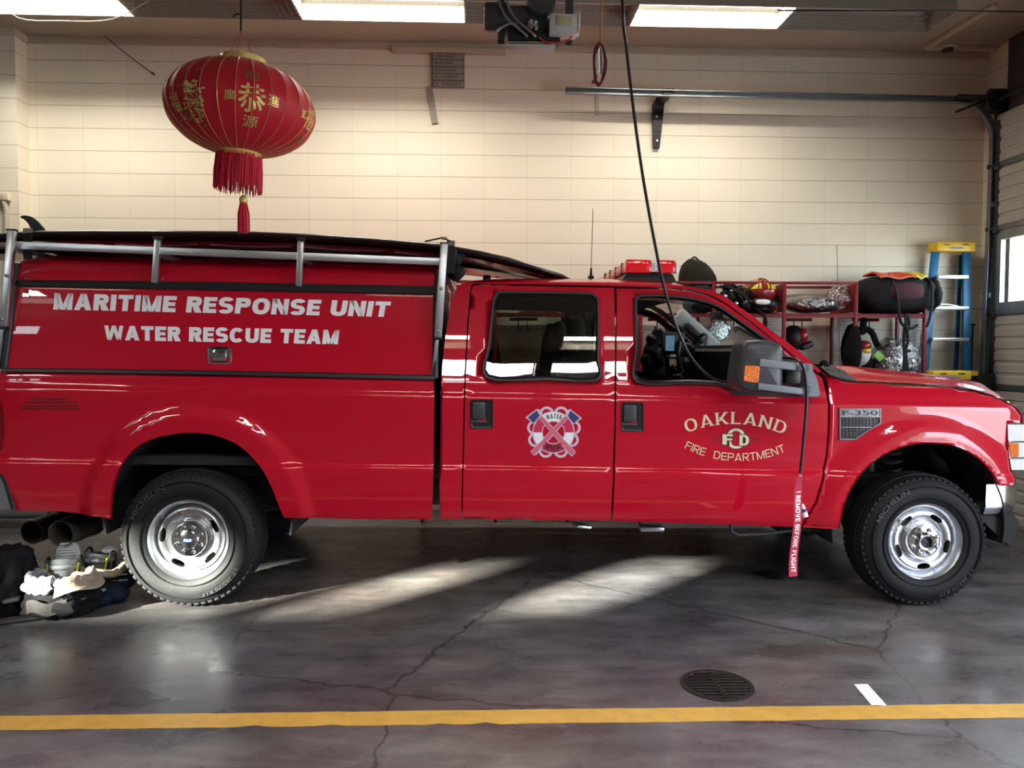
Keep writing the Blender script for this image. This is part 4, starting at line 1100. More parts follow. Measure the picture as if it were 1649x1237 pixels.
mb = MB(); mb.box((4.30, MID, .93), (1.30, .95, .56), .06); mb.box((4.35, MID, .72), (.5, 1.3, .10), .02); part(mb, 'engine_bay', M['underbody'])
mb = MB(); mb.box((4.4, 1.42, .95), (1.5, .03, .60), .01); mb.box((.0, 1.30, .78), (1.3, .03, .30), .01); part(mb, 'splash_shield', M['underbody'])
mb = MB(); cs = T(1433, 760, .42); pts = []
for k in range(90): a = k/14*2*math.pi; pts.append((cs.x+.065*math.cos(a), cs.y+.065*math.sin(a), cs.z-.14+.36*k/89))
mb.tube(pts, .011, 7); part(mb, 'coil_spring', M['chassis'])
mb = MB(); sh = T(1398, 780, .40); mb.tube([sh+Vector((0, 0, -.25)), sh+Vector((0, 0, .2))], .035, 12); part(mb, 'shock_absorber', M['chassis'])
M['exhaust'] = mat('exhaust_steel', (.10, .092, .085), rough=.45, metal=.6, var=.3)
for px_, py_, yy, R_ in ((98, 860, .12, .079), (51, 857.5, .34, .074)):
    p = T(px_, py_, yy); mb = MB()
    mb.lathe([(R_-.004, .30), (R_-.004, 0), (R_+.002, -.002), (R_+.003, .30), (R_-.02, .36), (R_-.02, .70), (R_-.03, .70), (R_-.03, .36), (R_-.004, .30)], (0, 0, 0), 'X', 28)
    for a_ in (.9, 1.9, 2.9):
        mb.box((.20, -(R_+.002)*math.cos(a_), (R_+.002)*math.sin(a_)), (.055, .014, .010), .003, Matrix.Rotation(a_, 3, 'X'))
    mb.lathe([(R_+.004, .255), (R_+.008, .258), (R_+.008, .275), (R_+.004, .278)], (0, 0, 0), 'X', 28)
    Q = Matrix.Rotation(math.radians(80), 3, 'Z') @ Matrix.Rotation(math.radians(-3), 3, 'Y'); mb.v = [Q @ v + p for v in mb.v]
    part(mb, 'exhaust_pipe', M['exhaust'], smooth=40)
mb = MB(); a = T(935, 846, .25); mb.box(a, (.10, .12, .018), .005, (0, .15, .3)); part(mb, 'skid_plate', M['alu']); mb = MB(); mb.box(T(1048, 850, .25), (.15, .10, .03), .01); part(mb, 'crossmember_end', M['alu'])
mb = MB(); mb.tube([T(1176, 846, .12), T(1178, 856, .12), T(1190, 862, .12), T(1230, 860, .12), T(1300, 852, .12), T(1345, 856, .12)], .010, 8); part(mb, 'brake_hose', M['chassis'])

# ---- wheels
def make_wheel(front):
    """wheel about the origin, its outer face towards -Y; tyre is the part, the steel disc and the hub its sub-parts"""
    R = .399 if not front else .397; rr = .232
    mb = MB()
    prof = [(rr-.012, .012), (rr+.004, -.008), (rr+.02, -.020), (rr+.07, -.030), (R-.075, -.026), (R-.045, -.016), (R-.022, .004), (R-.008, .022), (R, .045), (R, .20), (R-.008, .222), (R-.03, .240), (R-.10, .262), (rr, .245), (rr-.02, .225)]
    mb.lathe(prof, (0, 0, 0), 'Y', 96)
    for k in range(60):               # shoulder lugs
        a = 2*math.pi*k/60
        for y, r0, dy in ((.018, R-.012, .03), (.228, R-.014, .03)):
            mb.box((math.cos(a)*(r0-.003), y, math.sin(a)*(r0-.003)), (.014, dy, .026), .002, Matrix.Rotation(-a, 3, 'Y'))
    for y in (.075, .108, .140, .172):     # tread ribs
        mb.lathe([(R-.002, y-.013), (R+.007, y-.012), (R+.007, y+.012), (R-.002, y+.013)], (0, 0, 0), 'Y', 96)
    for k in range(72):
        a = 2*math.pi*k/72
        for y in (.092, .156): mb.box((math.cos(a)*(R+.003), y, math.sin(a)*(R+.003)), (.010, .010, .012), 0, Matrix.Rotation(-a, 3, 'Y'))
    for r_ in (rr+.035, R-.058): mb.lathe([(r_-.003, -.024), (r_, -.0335), (r_+.003, -.024)], (0, 0, 0), 'Y', 96)
    tyre = mb.build('wheel', M['rubber'], None, 35)
    # raised maker's name on the side wall
    t = MB()
    def arc(u, w_, a0, a1, r0, r1):
        a = LERP(a0, a1, u); r = LERP(r0, r1, w_); return (r*math.cos(a), -.0335, r*math.sin(a))
    v, f = text_map('MICHELIN', lambda u, w_: arc(u, w_, math.radians(158), math.radians(112), rr+.085, rr+.115), .01); t.add(v, f)
    v, f = text_map('LT 265/70 R17', lambda u, w_: arc(u, w_, math.radians(330), math.radians(285), rr+.088, rr+.108), .0); t.add(v, f)
    o = t.build('sidewall_lettering', mat('rubber_lettering', (.05, .05, .055), rough=.5) if 'rubber_lettering' not in MATS else MATS['rubber_lettering'], tyre, 0)
    # disc with five slots
    def g(r):
        return dg(r)
    dg = pchip([(0, .040), (.095, .042), (.105, .052), (.118, .050), (.135, .030), (.155, .022), (.175, .020), (.186, .026), (.194, .044), (.20, .060)])
    outer = [(.200*math.cos(a), .200*math.sin(a)) for a in [2*math.pi*k/80 for k in range(80)]]
    holes = []
    for k in range(5):
        a0 = math.radians(90+ROT0+72*k); c_ = []
        for j in range(20):
            b = 2*math.pi*j/20; u, w_ = .041*math.copysign(abs(math.cos(b))**.75, math.cos(b)), 0.0165*math.copysign(abs(math.sin(b))**.75, math.sin(b))
            ca, sa = math.cos(a0), math.sin(a0); r_ = .158
            c_.append((r_*ca-u*sa+w_*ca, r_*sa+u*ca+w_*sa))
        holes.append(c_)
    d = MB()
    v2, tris, loops = cdt(outer, holes, .011)
    base = [(x, g(math.hypot(x, z)), z) for x, z in v2]; n0 = len(base); d.add(base, [])
    fs = list(tris)
    for lp in loops[1:]:
        b0_ = len(base); n = len(lp)
        for i in lp: base.append((base[i][0]*.985, base[i][1]+.022, base[i][2]*.985))
        for k in range(n): fs.append((lp[k], lp[(k+1) % n], b0_+(k+1) % n, b0_+k))
    d = MB(); d.add(base, fs)
    d.lathe([(.196, .060), (.200, .050), (.205, .030), (.212, .014), (.217, .004), (.222, -.004), (rr-.002, -.012), (rr+.002, -.008), (rr, .01), (rr-.014, .03)], (0, 0, 0), 'Y', 80)
    d.lathe([(.19, .21), (.205, .18), (.205, .075)], (0, 0, 0), 'Y', 48)
    a = math.radians(140); d.tube([(.205*math.cos(a), .035, .205*math.sin(a)), (.195*math.cos(a), .0, .195*math.sin(a))], .006, 8)
    disc = d.build('rim', M['alloy'], tyre, 50, nocalc=False)
    h = MB()
    h.lathe([(.103, .050), (.103, .014), (.099, .004), (.088, .000), (.060, .002), (.055, -.001)], (0, 0, 0), 'Y', 48)
    if front: h.lathe([(.058, .004), (.052, -.022), (.046, -.026), (.036, -.024), (.034, .0), (.001, .0)], (0, 0, 0), 'Y', 40)
    else: h.lathe([(.058, .004), (.054, -.014), (.046, -.019), (.0005, -.020)], (0, 0, 0), 'Y', 40)
    for k in range(8):
        a = 2*math.pi*(k+.5)/8; c_ = (.0765*math.cos(a), 0, .0765*math.sin(a))
        h.lathe([(.0125, .006), (.0125, -.008), (.009, -.017), (.0005, -.019)], c_, 'Y', 12)
    hub = h.build('hub_cap', M['chrome'], tyre, 40)
    if not front:
        e = MB(); pts = [(.026*math.cos(b), -.0208, .0115*math.sin(b)) for b in [2*math.pi*j/28 for j in range(28)]]
        e.add(pts, [tuple(range(28))]); eo = e.build('hub_badge', mat('blue_badge', (.02, .06, .30), rough=.2, coat=1), tyre, 0)
        t = MB(); v, f = text_map('Ford', lambda u, w_: (LERP(-.019, .019, u), -.0212, LERP(-.0065, .0075, w_)), .01); t.add(v, f); t.build('hub_badge', M['white_vinyl'], tyre, 0)
    else:
        e = MB(); e.lathe([(.034, -.002), (.0005, -.002)], (0, 0, 0), 'Y', 30); e.box((0, -.004, 0), (.05, .008, .008), .002, (0, .5, 0)); e.build('hub_dial', M['dark_trim'], tyre, 20)
    return tyre
hubR = T(304, 872, 0); hubF = T(1488.5, 874.5, 0)
ROT0 = 10; wr = make_wheel(False); ROT0 = 41; wf = make_wheel(True)
for w_, p, R_ in ((wr, hubR, .406), (wf, hubF, .404)):
    w_.parent = truck; w_.location = (p.x, 0, R_)
    c_ = copy_tree(w_, truck); c_.location = (p.x, 2*MID, R_); c_.rotation_euler = (0, 0, math.pi)
wr['label'] = 'rear wheel with blue hub badge'; wf['label'] = 'front wheel with open hub'

# ---- topper
TP = pchip([(1.34, -.004), (1.40, .004), (1.6, .026), (1.8, .058), (1.88, .074), (1.95, .10), (1.99, .135), (2.02, .20)])
def FT(x, z): return TP(z+RAKE*(x-1.0))
sh_px = [(8, 593.5), (17, 527), (24, 457), (26, 438), (30, 425), (37, 419.5), (60, 418.5), (350, 426), (600, 433), (704, 436.5), (702, 470), (699.5, 609)]
sh2 = densify(SP(sh_px, FT), .06)
shell = panel('topper_shell', sh2, [], FT, M['red'], truck, step=.06, thick=.03)
panel('topper_shell', sh2, [], FT, M['red'], truck, step=.1, thick=.03, mirror=MID)
# topper roof, end walls
re_ = [(p[0], FT(*p), p[1]) for p in (S(a, b, FT) for a, b in densify(sh_px[4:10], 40, False))]
mb = MB(); nv = 20
def tr_pt(i, v):
    x, y, z = re_[i]; t = 2*v-1; return (x, MID+t*(MID-y), z+.055*(1-t*t)+.03*(1-abs(t)**6))
n = len(re_); mb.add([tr_pt(i, j/nv) for i in range(n) for j in range(nv+1)], [(i*(nv+1)+j, i*(nv+1)+j+1, (i+1)*(nv+1)+j+1, (i+1)*(nv+1)+j) for i in range(n-1) for j in range(nv)])
part(mb, 'topper_roof', M['red'], smooth=60)
for pl, nm in (([(699.5, 609), (701, 540), (702, 470), (704, 437)], 'topper_front_wall'), ([(8, 593.5), (17, 527), (24, 457), (30, 426)], 'topper_rear_wall')):
    q = [(p[0], FT(*p), p[1]) for p in (S(a, b, FT) for a, b in pl)]; mb = MB()
    sg = 1 if 'front' in nm else -1
    vs = []
    for x, y, z in q:
        vs += [(x+.012*sg, y-.004, z), (x+.012*sg, 2*MID-y+.004, z)]
    mb.add(vs, [(2*i, 2*i+1, 2*i+3, 2*i+2) for i in range(len(q)-1)]); part(mb, nm, M['black'])
    mb = MB(); mb.tube([Vector(p)+Vector((.004*sg, -.002, 0)) for p in q], .020, 8); part(mb, 'topper_edge_trim', M['dark_trim'], smooth=60)
def strip_on(name, px_top, px_bot, f, out, m, parent=truck, depth=.03):
    a = [S(*p, f) for p in densify(px_top, 60, False)]; b = [S(*p, f) for p in densify(px_bot, 60, False)]; n = min(len(a), len(b))
    mb = MB(); vs = []
    for i in range(n):
        (xa, za), (xb, zb2) = a[i], b[i]; ya, yb2 = f(xa, za), f(xb, zb2)
        vs += [(xa, ya+depth, za), (xa, ya-out*.6, za), (LERP(xa, xb, .2), ya-out, LERP(za, zb2, .2)), (LERP(xa, xb, .8), yb2-out, LERP(za, zb2, .8)), (xb, yb2-out*.6, zb2), (xb, yb2+depth, zb2)]
    fs = [(i*6+k, i*6+(k+1) % 6, (i+1)*6+(k+1) % 6, (i+1)*6+k) for i in range(n-1) for k in range(6)]+[tuple(range(6)), tuple((n-1)*6+k for k in range(6))]
    mb.add(vs, fs); return part(mb, name, m, parent, 30)
strip_on('drip_rail', [(22, 450.5), (350, 454.5), (702, 461)], [(22, 461.5), (350, 467.5), (702, 475)], FT, .016, M['dark_trim'])
strip_on('topper_gasket', [(5, 592.5), (350, 596.5), (701, 604)], [(5, 599), (350, 604.5), (701, 612.5)], FT, .022, M['dark_trim'])
FL_ = lambda x, z: FT(x, z)-.006
lid2 = densify(SP(round_poly([(47, 465), (668.5, 477.5), (664, 607), (40, 597)], 3), FL_), .06)
lid = panel('topper_lid', lid2, [], FL_, M['red'], truck, step=.06, thick=.010)
# latch
mb = MB(); c4 = SP(round_poly([(334, 557.5), (373.5, 558.5), (373, 587), (333.5, 586)], 5), FL_); n = len(c4)
cx, cz = sum(p[0] for p in c4)/n, sum(p[1] for p in c4)/n; yy = FL_(cx, cz)
ringv = lambda k, o: [(cx+(x-cx)*k, yy-o, cz+(z-cz)*k) for x, z in c4]
mb.add(ringv(1, 0)+ringv(.97, .006)+ringv(.82, .007)+ringv(.76, .001)+ringv(.02, .001), [(r*n+i, r*n+(i+1) % n, (r+1)*n+(i+1) % n, (r+1)*n+i) for r in range(4) for i in range(n)])
mb.box((cx, yy-.005, cz), (.075, .006, .062), .003); mb.lathe([(.0095, -.008), (.0095, -.013), (.0005, -.013)], (cx, yy, cz-.004), 'Y', 16)
latch = part(mb, 'paddle_latch', M['chrome'], lid, 30, 'chrome paddle latch')
mb = MB()
for s in (-1, 1): mb.box((cx, yy-.007, cz+s*.036), (.088, .004, .006), .001)
mb.box((cx, yy-.0135, cz-.004), (.003, .002, .012)); part(mb, 'latch_slot', M['black'], lid, 0)
# lettering
def pxq(q00, q10, q11, q01):
    def fn(u, v, f=FL_, off=.0016):
        x = (q00[0]*(1-u)+q10[0]*u)*(1-v)+(q01[0]*(1-u)+q11[0]*u)*v; y = (q00[1]*(1-u)+q10[1]*u)*(1-v)+(q01[1]*(1-u)+q11[1]*u)*v
        s = S(x, y, f); return (s[0], f(*s)-off, s[1])
    return fn
mb = MB()
v, f = words('MARITIME RESPONSE UNIT', pxq((86, 498.5), (625.5, 510.5), (630, 486), (88, 472)), .295, .25, .10); mb.add(v, f)
part(mb, 'lettering', M['white_vinyl'], lid, 0, 'white bold letters MARITIME RESPONSE UNIT')
mb = MB()
v, f = words('WATER RESCUE TEAM', pxq((168.5, 547.5), (544, 554.5), (546.5, 531.5), (168, 524)), .295, .25, .10); mb.add(v, f)
part(mb, 'lettering', M['white_vinyl'], lid, 0, 'white bold letters WATER RESCUE TEAM')

# ---- rack
def rpost(px0, py0, px1, py1, y0, y1, w_, nm='rack_post', d=.035):
    a, b = T(px0, py0, y0), T(px1, py1, y1); mb = MB(); mb.bar(a, b, w_, d, .003, up=(0, 1, 0)); return part(mb, nm, M['alu'], smooth=30)
def both(px0, py0, px1, py1, y0, y1, wd, bolts=()):
    a, b = T(px0, py0, y0), T(px1, py1, y1)
    for k in range(2):
        if k: a = Vector((a.x, 2*MID-a.y, a.z)); b = Vector((b.x, 2*MID-b.y, b.z))
        mb = MB(); mb.bar(a, b, wd, .03, .003, up=(0, 1, 0)); po = part(mb, 'rack_post', M['alu'], smooth=30)
        for t in bolts:
            p = a.lerp(b, t)+Vector((0, -.017 if not k else .017, 0)); m2 = MB(); sg = -1 if not k else 1
            m2.lathe([(.011, 0), (.010, .007*sg), (.0005, .009*sg)], p, 'Y', 12); part(m2, 'bolt', M['steel_grey'], po)
both(19.5, 372, 6.5, 526, .035, -.005, .042, (.47, .93)); both(715.5, 393, 705.5, 543, .035, -.005, .042, (.48, .94))
both(254.5, 384, 249.5, 456, .06, .058, .034); both(485, 386, 481.5, 461, .06, .058, .034)
ra, rb = T(52, 402.5, .075), T(714, 422, .075); rl = T(20, 395, .075)
for k in range(2):
    fl = (lambda p: Vector((p.x, 2*MID-p.y, p.z))) if k else (lambda p: p)
    mb = MB(); mb.bar(fl(rl), fl(rb), .03, .042, .004); part(mb, 'rack_rail', M['alu'], smooth=30)
for px_, py_ in ((22, 402), (253, 410), (485, 418), (713, 428)):
    a = T(px_, py_, .09); mb = MB(); mb.bar(a, Vector((a.x, 2*MID-.09, a.z)), .04, .03, .004); part(mb, 'rack_crossbar', M['alu'], smooth=30)
for px_, py_ in ((19.5, 371), (254.5, 383.5), (485, 385.5), (715.5, 392.5)):
    mb = MB(); mb.box(T(px_, py_, .04), (.05, .038, .014), .004); part(mb, 'post_cap', M['black'])
for px_, py_ in ((6, 528), (704.8, 545)):
    mb = MB(); mb.box(T(px_, py_, -.003), (.05, .03, .014), .003); part(mb, 'post_foot', M['black'])
for q0, q1 in (((4, 530), (-2, 594)), ((704, 547), (697, 606))):
    mb = MB(); mb.bar(T(*q0, .0), T(*q1, .0), .02, .022, .004, up=(0, 1, 0)); part(mb, 'guide_channel', M['steel_grey'])

# ---- light bar on the roof
lb0, lb1 = T(1012, 440, .30), T(1091, 419, .30)
x0_, x1_ = T(1008, 430, .30).x, T(1092, 430, .30).x; z0_, z1_ = T(1050, 439, .30).z, T(1050, 418, .30).z
mb = MB(); mb.box(((x0_+x1_)/2, MID, (z0_+z1_)/2-.0), (x1_-x0_-.02, 2*(MID-.335), z1_-z0_-.012), .012)
bar_ = part(mb, 'light_bar', M['pink_lens'], smooth=30, label='faded red roof light bar with red end lens')
for k in range(4):
    y = .50+k*.22
    mb = MB(); mb.box(((x0_+x1_)/2, y, (z0_+z1_)/2), (x1_-x0_-.01, .012, z1_-z0_-.006), .003); part(mb, 'lens_divider', M['black'], bar_)
xm0, xm1 = T(1049, 430, .30).x, T(1061, 430, .30).x
mb = MB(); mb.box(((x0_+xm0)/2, .33, (z0_+z1_)/2), (xm0-x0_, .07, z1_-z0_), .012); mb.box(((xm1+x1_-.02)/2, .33, (z0_+z1_)/2), (x1_-.02-xm1, .07, z1_-z0_), .012)
for k in range(4): mb.box((LERP(x0_, x1_, .12+.25*k), .295, (z0_+z1_)/2), (.006, .006, z1_-z0_-.02))
part(mb, 'end_lens', M['red_lens'], bar_, 30, 'bright red end lens')
mb = MB(); mb.box(((xm0+xm1)/2, .33, (z0_+z1_)/2), (xm1-xm0, .06, z1_-z0_-.01), .004); mb.lathe([(.012, 0), (.001, -.004)], ((xm0+xm1)/2, .298, (z0_+z1_)/2+.015), 'Y', 12); mb.lathe([(.012, 0), (.001, -.004)], ((xm0+xm1)/2, .298, (z0_+z1_)/2-.015), 'Y', 12)
mb.box((x1_-.008, .33, (z0_+z1_)/2), (.02, .07, z1_-z0_), .008)
part(mb, 'alley_lamp', M['whitened_lens'], bar_, 30)
mb = MB(); mb.prism([(x0_-.02, z0_-.055), (x0_+.02, z0_), (x1_-.02, z0_), (x1_+.01, z0_-.055)], .36, 2*MID-.36); part(mb, 'light_bar_mount', M['black'], bar_)
for q0, q1, r_, yy in (((951.5, 446), (955, 336), .0022, .55),):
    a, b = T(*q0, yy), T(*q1, yy); mb = MB(); mb.tube([a, a+(b-a)*.13], [.010, .006], 8); mb.tube([a+(b-a)*.12, b], r_, 6); mb.lathe([(.022, -.012), (.018, .006), (.008, .012)], a, 'Z', 14); part(mb, 'roof_antenna', M['dark_trim'])
mb = MB(); p = T(784, 446, .6); mb.lathe([(.026, -.03), (.026, .0), (.018, .012), (.0005, .014)], p, 'Z', 16); part(mb, 'roof_antenna', M['dark_trim'])
# ---- mirror
my0, my1 = -.44, -.22
def mp(a, b, y=-.44): return T(a, b, y)
hs = [(1190, 618), (1193, 590), (1198, 560), (1204, 550), (1215, 547.5), (1234, 547.5), (1254, 551.5), (1262, 559), (1263.5, 577), (1262, 625), (1255, 634), (1205, 631)]
hp = [mp(*q).xz for q in [(p.x, p.y) for p in catmull([Vector((a, b, 0)) for a, b in hs], 4, True)]]
n = len(hp); cx = sum(p[0] for p in hp)/n; cz = sum(p[1] for p in hp)/n
mb = MB()
rings = [(.02, my0-.006), (.70, my0-.004), (.90, my0+.006), (.97, my0+.020), (1.0, my0+.05), (1.0, my1-.05), (.96, my1-.01), (.85, my1), (.02, my1)]
mb.add([(cx+(p[0]-cx)*k, y, cz+(p[1]-cz)*k) for k, y in rings for p in hp], [(r*n+i, r*n+(i+1) % n, (r+1)*n+(i+1) % n, (r+1)*n+i) for r in range(len(rings)-1) for i in range(n)])
mir = part(mb, 'side_mirror', M['mirror_grey'], smooth=50, label='black towing mirror with amber signal')
mb = MB(); a, b = mp(1199.5, 592, my0), mp(1223, 616, my0)
q = round_poly([mp(1199.5, 588.5, my0).xz, mp(1223, 590, my0).xz, mp(1220.5, 616.5, my0).xz, mp(1197, 613.5, my0).xz], .008)
mb.prism(q, my0-.009, my0+.03); part(mb, 'turn_signal', M['amber'], mir, 20, 'amber turn signal lens')
mb = MB(); mb.bar(mp(1222, 584, my0), mp(1281, 590.5, my0), .03, .042, .006); mb.bar(mp(1220, 622, my0), mp(1296, 631, my0), .03, .036, .006)
mb.bar(mp(1224, 553, my0+.02)+Vector((0, 0, 0)), mp(1224, 628, my0+.02), .02, .012, .004, up=(0, 1, 0))
part(mb, 'mirror_arm', mat('daylit_blue_grey_plastic', (.22, .235, .28), rough=.32, var=.06), mir, 30, 'telescoping mirror arms with reflected daylight in their colour')  # pale blue-grey base colour carries the daylight reflected from the door
mb = MB(); mb.bar(mp(1276, 590, my0+.02), T(1299, 592, -.03), .05, .045, .01); mb.bar(mp(1288, 631, my0+.02), T(1300, 626, -.03), .05, .04, .01); mb.box(mp(1270, 606, -.32), (.09, .14, .09), .02)
part(mb, 'mirror_bracket', M['dark_trim'], mir, 30)
mb = MB(); q = [T(1294, 585, -.06).xz, T(1303, 587, -.06).xz, T(1303, 597, -.06).xz, T(1310, 610, -.06).xz, T(1315, 634, -.06).xz, T(1312, 638, -.06).xz, T(1289, 638, -.06).xz, T(1292, 612, -.06).xz]
mb.prism(round_poly(q, .012), -.11, -.01); part(mb, 'mirror_foot', MATS['daylit_blue_grey_plastic'], mir, 30)
mb = MB(); sq = SP([(1236, 550), (1262, 568), (1298, 597), (1316, 640), (1180, 636), (1176, 628), (1230, 630), (1258, 612)])
v2, tris, lp = cdt(densify(sq, .05), [], .05); mb.add([(x, FS(x, z)-.010, z) for x, z in v2], tris); part(mb, 'mirror_sail', M['dark_trim'], mir, 60)
# spotlight on the far pillar
mb = MB(); p = T(1158, 532, 1.78); mb.lathe([(.012, .06), (.07, .05), (.088, .0), (.088, -.012), (.080, -.016)], p, 'Y', 28); sp = part(mb, 'pillar_spotlight', M['chrome'])
mb = MB(); mb.lathe([(.080, -.010), (.05, -.018), (.0005, -.022)], p, 'Y', 28); part(mb, 'spotlight_lens', mat('fluted_lamp_glass', (.55, .66, .68), rough=.12, metal=.9, var=.35, scale=26, bump=1.0, bscale=45), sp)

# ---- cabin
mb = MB(); mb.grid(lambda u, v: (LERP(1.60, 2.95, u), LERP(.24, 2*MID-.24, v), 1.885-.03*abs(2*v-1)**4-.015*u), 6, 10); part(mb, 'headliner', M['interior_dark'])
def seat(x, y, w_, nm, back=.62):
    mb = MB(); mb.box((x+.05, y, .93), (.52, w_, .16), .06); mb.box((x-.24, y, 1.22), (.15, w_, back), .06, (0, -.16, 0)); s = part(mb, nm, M['seat'], smooth=50)
    mb = MB(); mb.box((x-.33, y, 1.22+back/2+.13), (.10, .27, .20), .045, (0, -.12, 0)); part(mb, 'headrest', M['seat'], s, 50)
seat(2.62, .48, .54, 'front_seat'); seat(2.62, 1.47, .54, 'front_seat')
mb = MB(); mb.box((1.98, MID, .90), (.5, 1.5, .15), .06); mb.box((1.74, MID, 1.12), (.14, 1.5, .42), .06, (0, -.14, 0)); part(mb, 'rear_seat', M['seat'], smooth=50)
mb = MB()
da = T(1138, 562, .9); db = T(1240, 582, .9); dc = T(1190, 640, .9)
mb.prism([T(1136, 566, .9).xz, T(1150, 557, .9).xz, T(1196, 573, .9).xz, T(1262, 590, .9).xz, T(1300, 600, .9).xz, T(1290, 700, .9).xz, T(1170, 680, .9).xz, T(1140, 600, .9).xz], .22, 2*MID-.22)
part(mb, 'dashboard', M['interior_dark'], smooth=40)
mb = MB(); mb.prism([T(1150, 556.5, .8).xz, T(1196, 572, .8).xz, T(1262, 589, .8).xz, T(1250, 592, .8).xz, T(1190, 580, .8).xz, T(1152, 571, .8).xz], .30, 1.5); part(mb, 'dash_top', mat('green_grey_dash', (.10, .115, .105), rough=.5), smooth=40)
sw = T(1117, 574, 1.45); mb = MB(); pts = []
for k in range(40):
    a = 2*math.pi*k/40; pts.append(sw+Vector((.08*math.cos(a), .19*math.sin(a), .175*math.cos(a))))
mb.tube(pts, .014, 8, closed=True); mb.bar(sw, sw+Vector((.25, 0, -.12)), .05, .05, .01); mb.box(sw, (.05, .16, .12), .03); part(mb, 'steering_wheel', M['dark_trim'])
mb = MB(); a = T(1090, 506, 1.62); b = T(1152, 562, 1.62); mb.bar(a, b, .13, .05, .02, up=(0, 1, 0)); mb.bar(b, T(1200, 590, 1.62), .07, .05, .02, up=(0, 1, 0)); tr_ = part(mb, 'pillar_trim', M['interior_grey'], smooth=40, label='light grey pillar trim')
mb = MB(); mb.bar(T(1104, 523, 1.58), T(1134, 551, 1.58), .055, .04, .012, up=(0, 1, 0)); part(mb, 'grab_handle', M['dark_trim'], tr_, 40)
mb = MB(); mb.bar(T(1186, 524, .35), T(1222, 543, .35), .12, .02, .008); part(mb, 'sun_visor', M['interior_grey'])
mb = MB(); p = T(1156, 508, MID); mb.box(p, (.03, .24, .06), .012); mb.bar(p, p+Vector((.05, 0, .06)), .015, .015); part(mb, 'rear_view_mirror', M['dark_trim'])
mb = MB(); p = T(1084, 553, 1.0); mb.box(p, (.17, .02, .16), .006, (0, 0, .1)); mb.box(p+Vector((0, .1, -.11)), (.22, .22, .025), .006); mb.tube([p+Vector((0, .1, -.12)), p+Vector((0, .1, -.6))], .03, 10); mt = part(mb, 'computer_mount', M['black'])
mb = MB(); mb.box(p+Vector((-.03, -.013, .0)), (.07, .006, .11), .003); part(mb, 'screen', mat('lit_screen', (.05, .09, .13), rough=.2, emit=(.25, .5, .7), estr=.07, var=.4, scale=30), mt, 0, 'pale blue screen')
mb = MB(); rn = random.Random(3)
for k in range(14): mb.blob(T(rn.uniform(1044, 1110), rn.uniform(545, 592), rn.uniform(.9, 1.3)), (rn.uniform(.03, .07), .05, rn.uniform(.03, .07)), 10, 8, noise=.5, fr=14, seed=k)
mb.tube([T(1095, 545, 1), T(1092, 570, .95), T(1100, 600, .9)], .012, 8); mb.tube([T(1068, 540, 1.1), T(1072, 575, 1), T(1090, 598, .9)], .01, 8)
part(mb, 'radio_console', M['black'])
mb = MB(); mb.box(T(1083, 584, .95), (.05, .03, .05), .006); part(mb, 'paper_tag', M['gold_vinyl'])
# ================================================================== DOOR LETTERING AND EMBLEM
def ds(px, py, off=.0016, f=FS):
    s = S(px, py, f); return (s[0], f(*s)-off, s[1])
def door_part(mb, name, m, d, label=None): return part(mb, name, m, d, 0, label)
# arched name: circle through three photographed points of the base line
def circle3(a, b, c):
    ax, ay = a; bx, by = b; cx, cy = c
    d = 2*(ax*(by-cy)+bx*(cy-ay)+cx*(ay-by))
    ux = ((ax*ax+ay*ay)*(by-cy)+(bx*bx+by*by)*(cy-ay)+(cx*cx+cy*cy)*(ay-by))/d
    uy = ((ax*ax+ay*ay)*(cx-bx)+(bx*bx+by*by)*(ax-cx)+(cx*cx+cy*cy)*(bx-ax))/d
    return ux, uy, math.hypot(ax-ux, ay-uy)
def arc_words(mb, text, a, b, c, hgt, t, h, gap, serif=0.0, up=True, off=.0016, wscale=None, scale0=1.0):
    ux, uy, R = circle3(a, b, c)
    t0 = math.atan2(a[1]-uy, a[0]-ux); t1 = math.atan2(c[1]-uy, c[0]-ux)
    if up and t1 < t0-math.pi: t1 += 2*math.pi
    x = 0
    for ch in text: x += glyph(ch, t, h, serif)[0]+gap+(2*serif*.6 if serif and ch != ' ' else 0)
    arclen = abs(t1-t0)*R; sx = arclen/(x-gap)
    def per(u):
        th = LERP(t0, t1, u); er = (math.cos(th), math.sin(th)); et = (-er[1], er[0]) if up else (er[1], -er[0])
        hh = hgt(u) if callable(hgt) else hgt
        sg = 1 if up else -1
        def m(dx, y):
            px = ux+er[0]*(R+sg*y*hh)+et[0]*dx*sx; py = uy+er[1]*(R+sg*y*hh)+et[1]*dx*sx
            return ds(px, py, off)
        return m
    v, f = words(text, None, t, h, gap, serif, per); mb.add(v, f)
mb = MB(); arc_words(mb, 'OAKLAND', (1106, 697), (1185, 683), (1263.5, 700.5), 19.5, .195, .105, .13, .07)
door_part(mb, 'lettering', M['gold_vinyl'], front_door, 'pale gold arched letters OAKLAND')
mb = MB(); arc_words(mb, 'FIRE  DEPARTMENT', (1102, 721.5), (1185, 742.5), (1265, 727), 12.5, .125, .115, .17, 0, False)
door_part(mb, 'lettering', M['gold_vinyl'], front_door, 'pale gold curved letters FIRE DEPARTMENT')
def gl(mb, ch, x0, y0, x1, y1, t, h, off=.0018, serif=0.0):
    w_, P = glyph(ch, t, h, serif)
    for p in P:
        o = len(mb.v); mb.add([ds(LERP(x0, x1, a/w_), LERP(y1, y0, b), off) for a, b in p], [tuple(range(len(p)))])
mb = MB(); gl(mb, 'O', 1169, 689, 1201.5, 723.5, .26, .17, .0010); door_part(mb, 'monogram_outline', M['black_vinyl'], front_door)
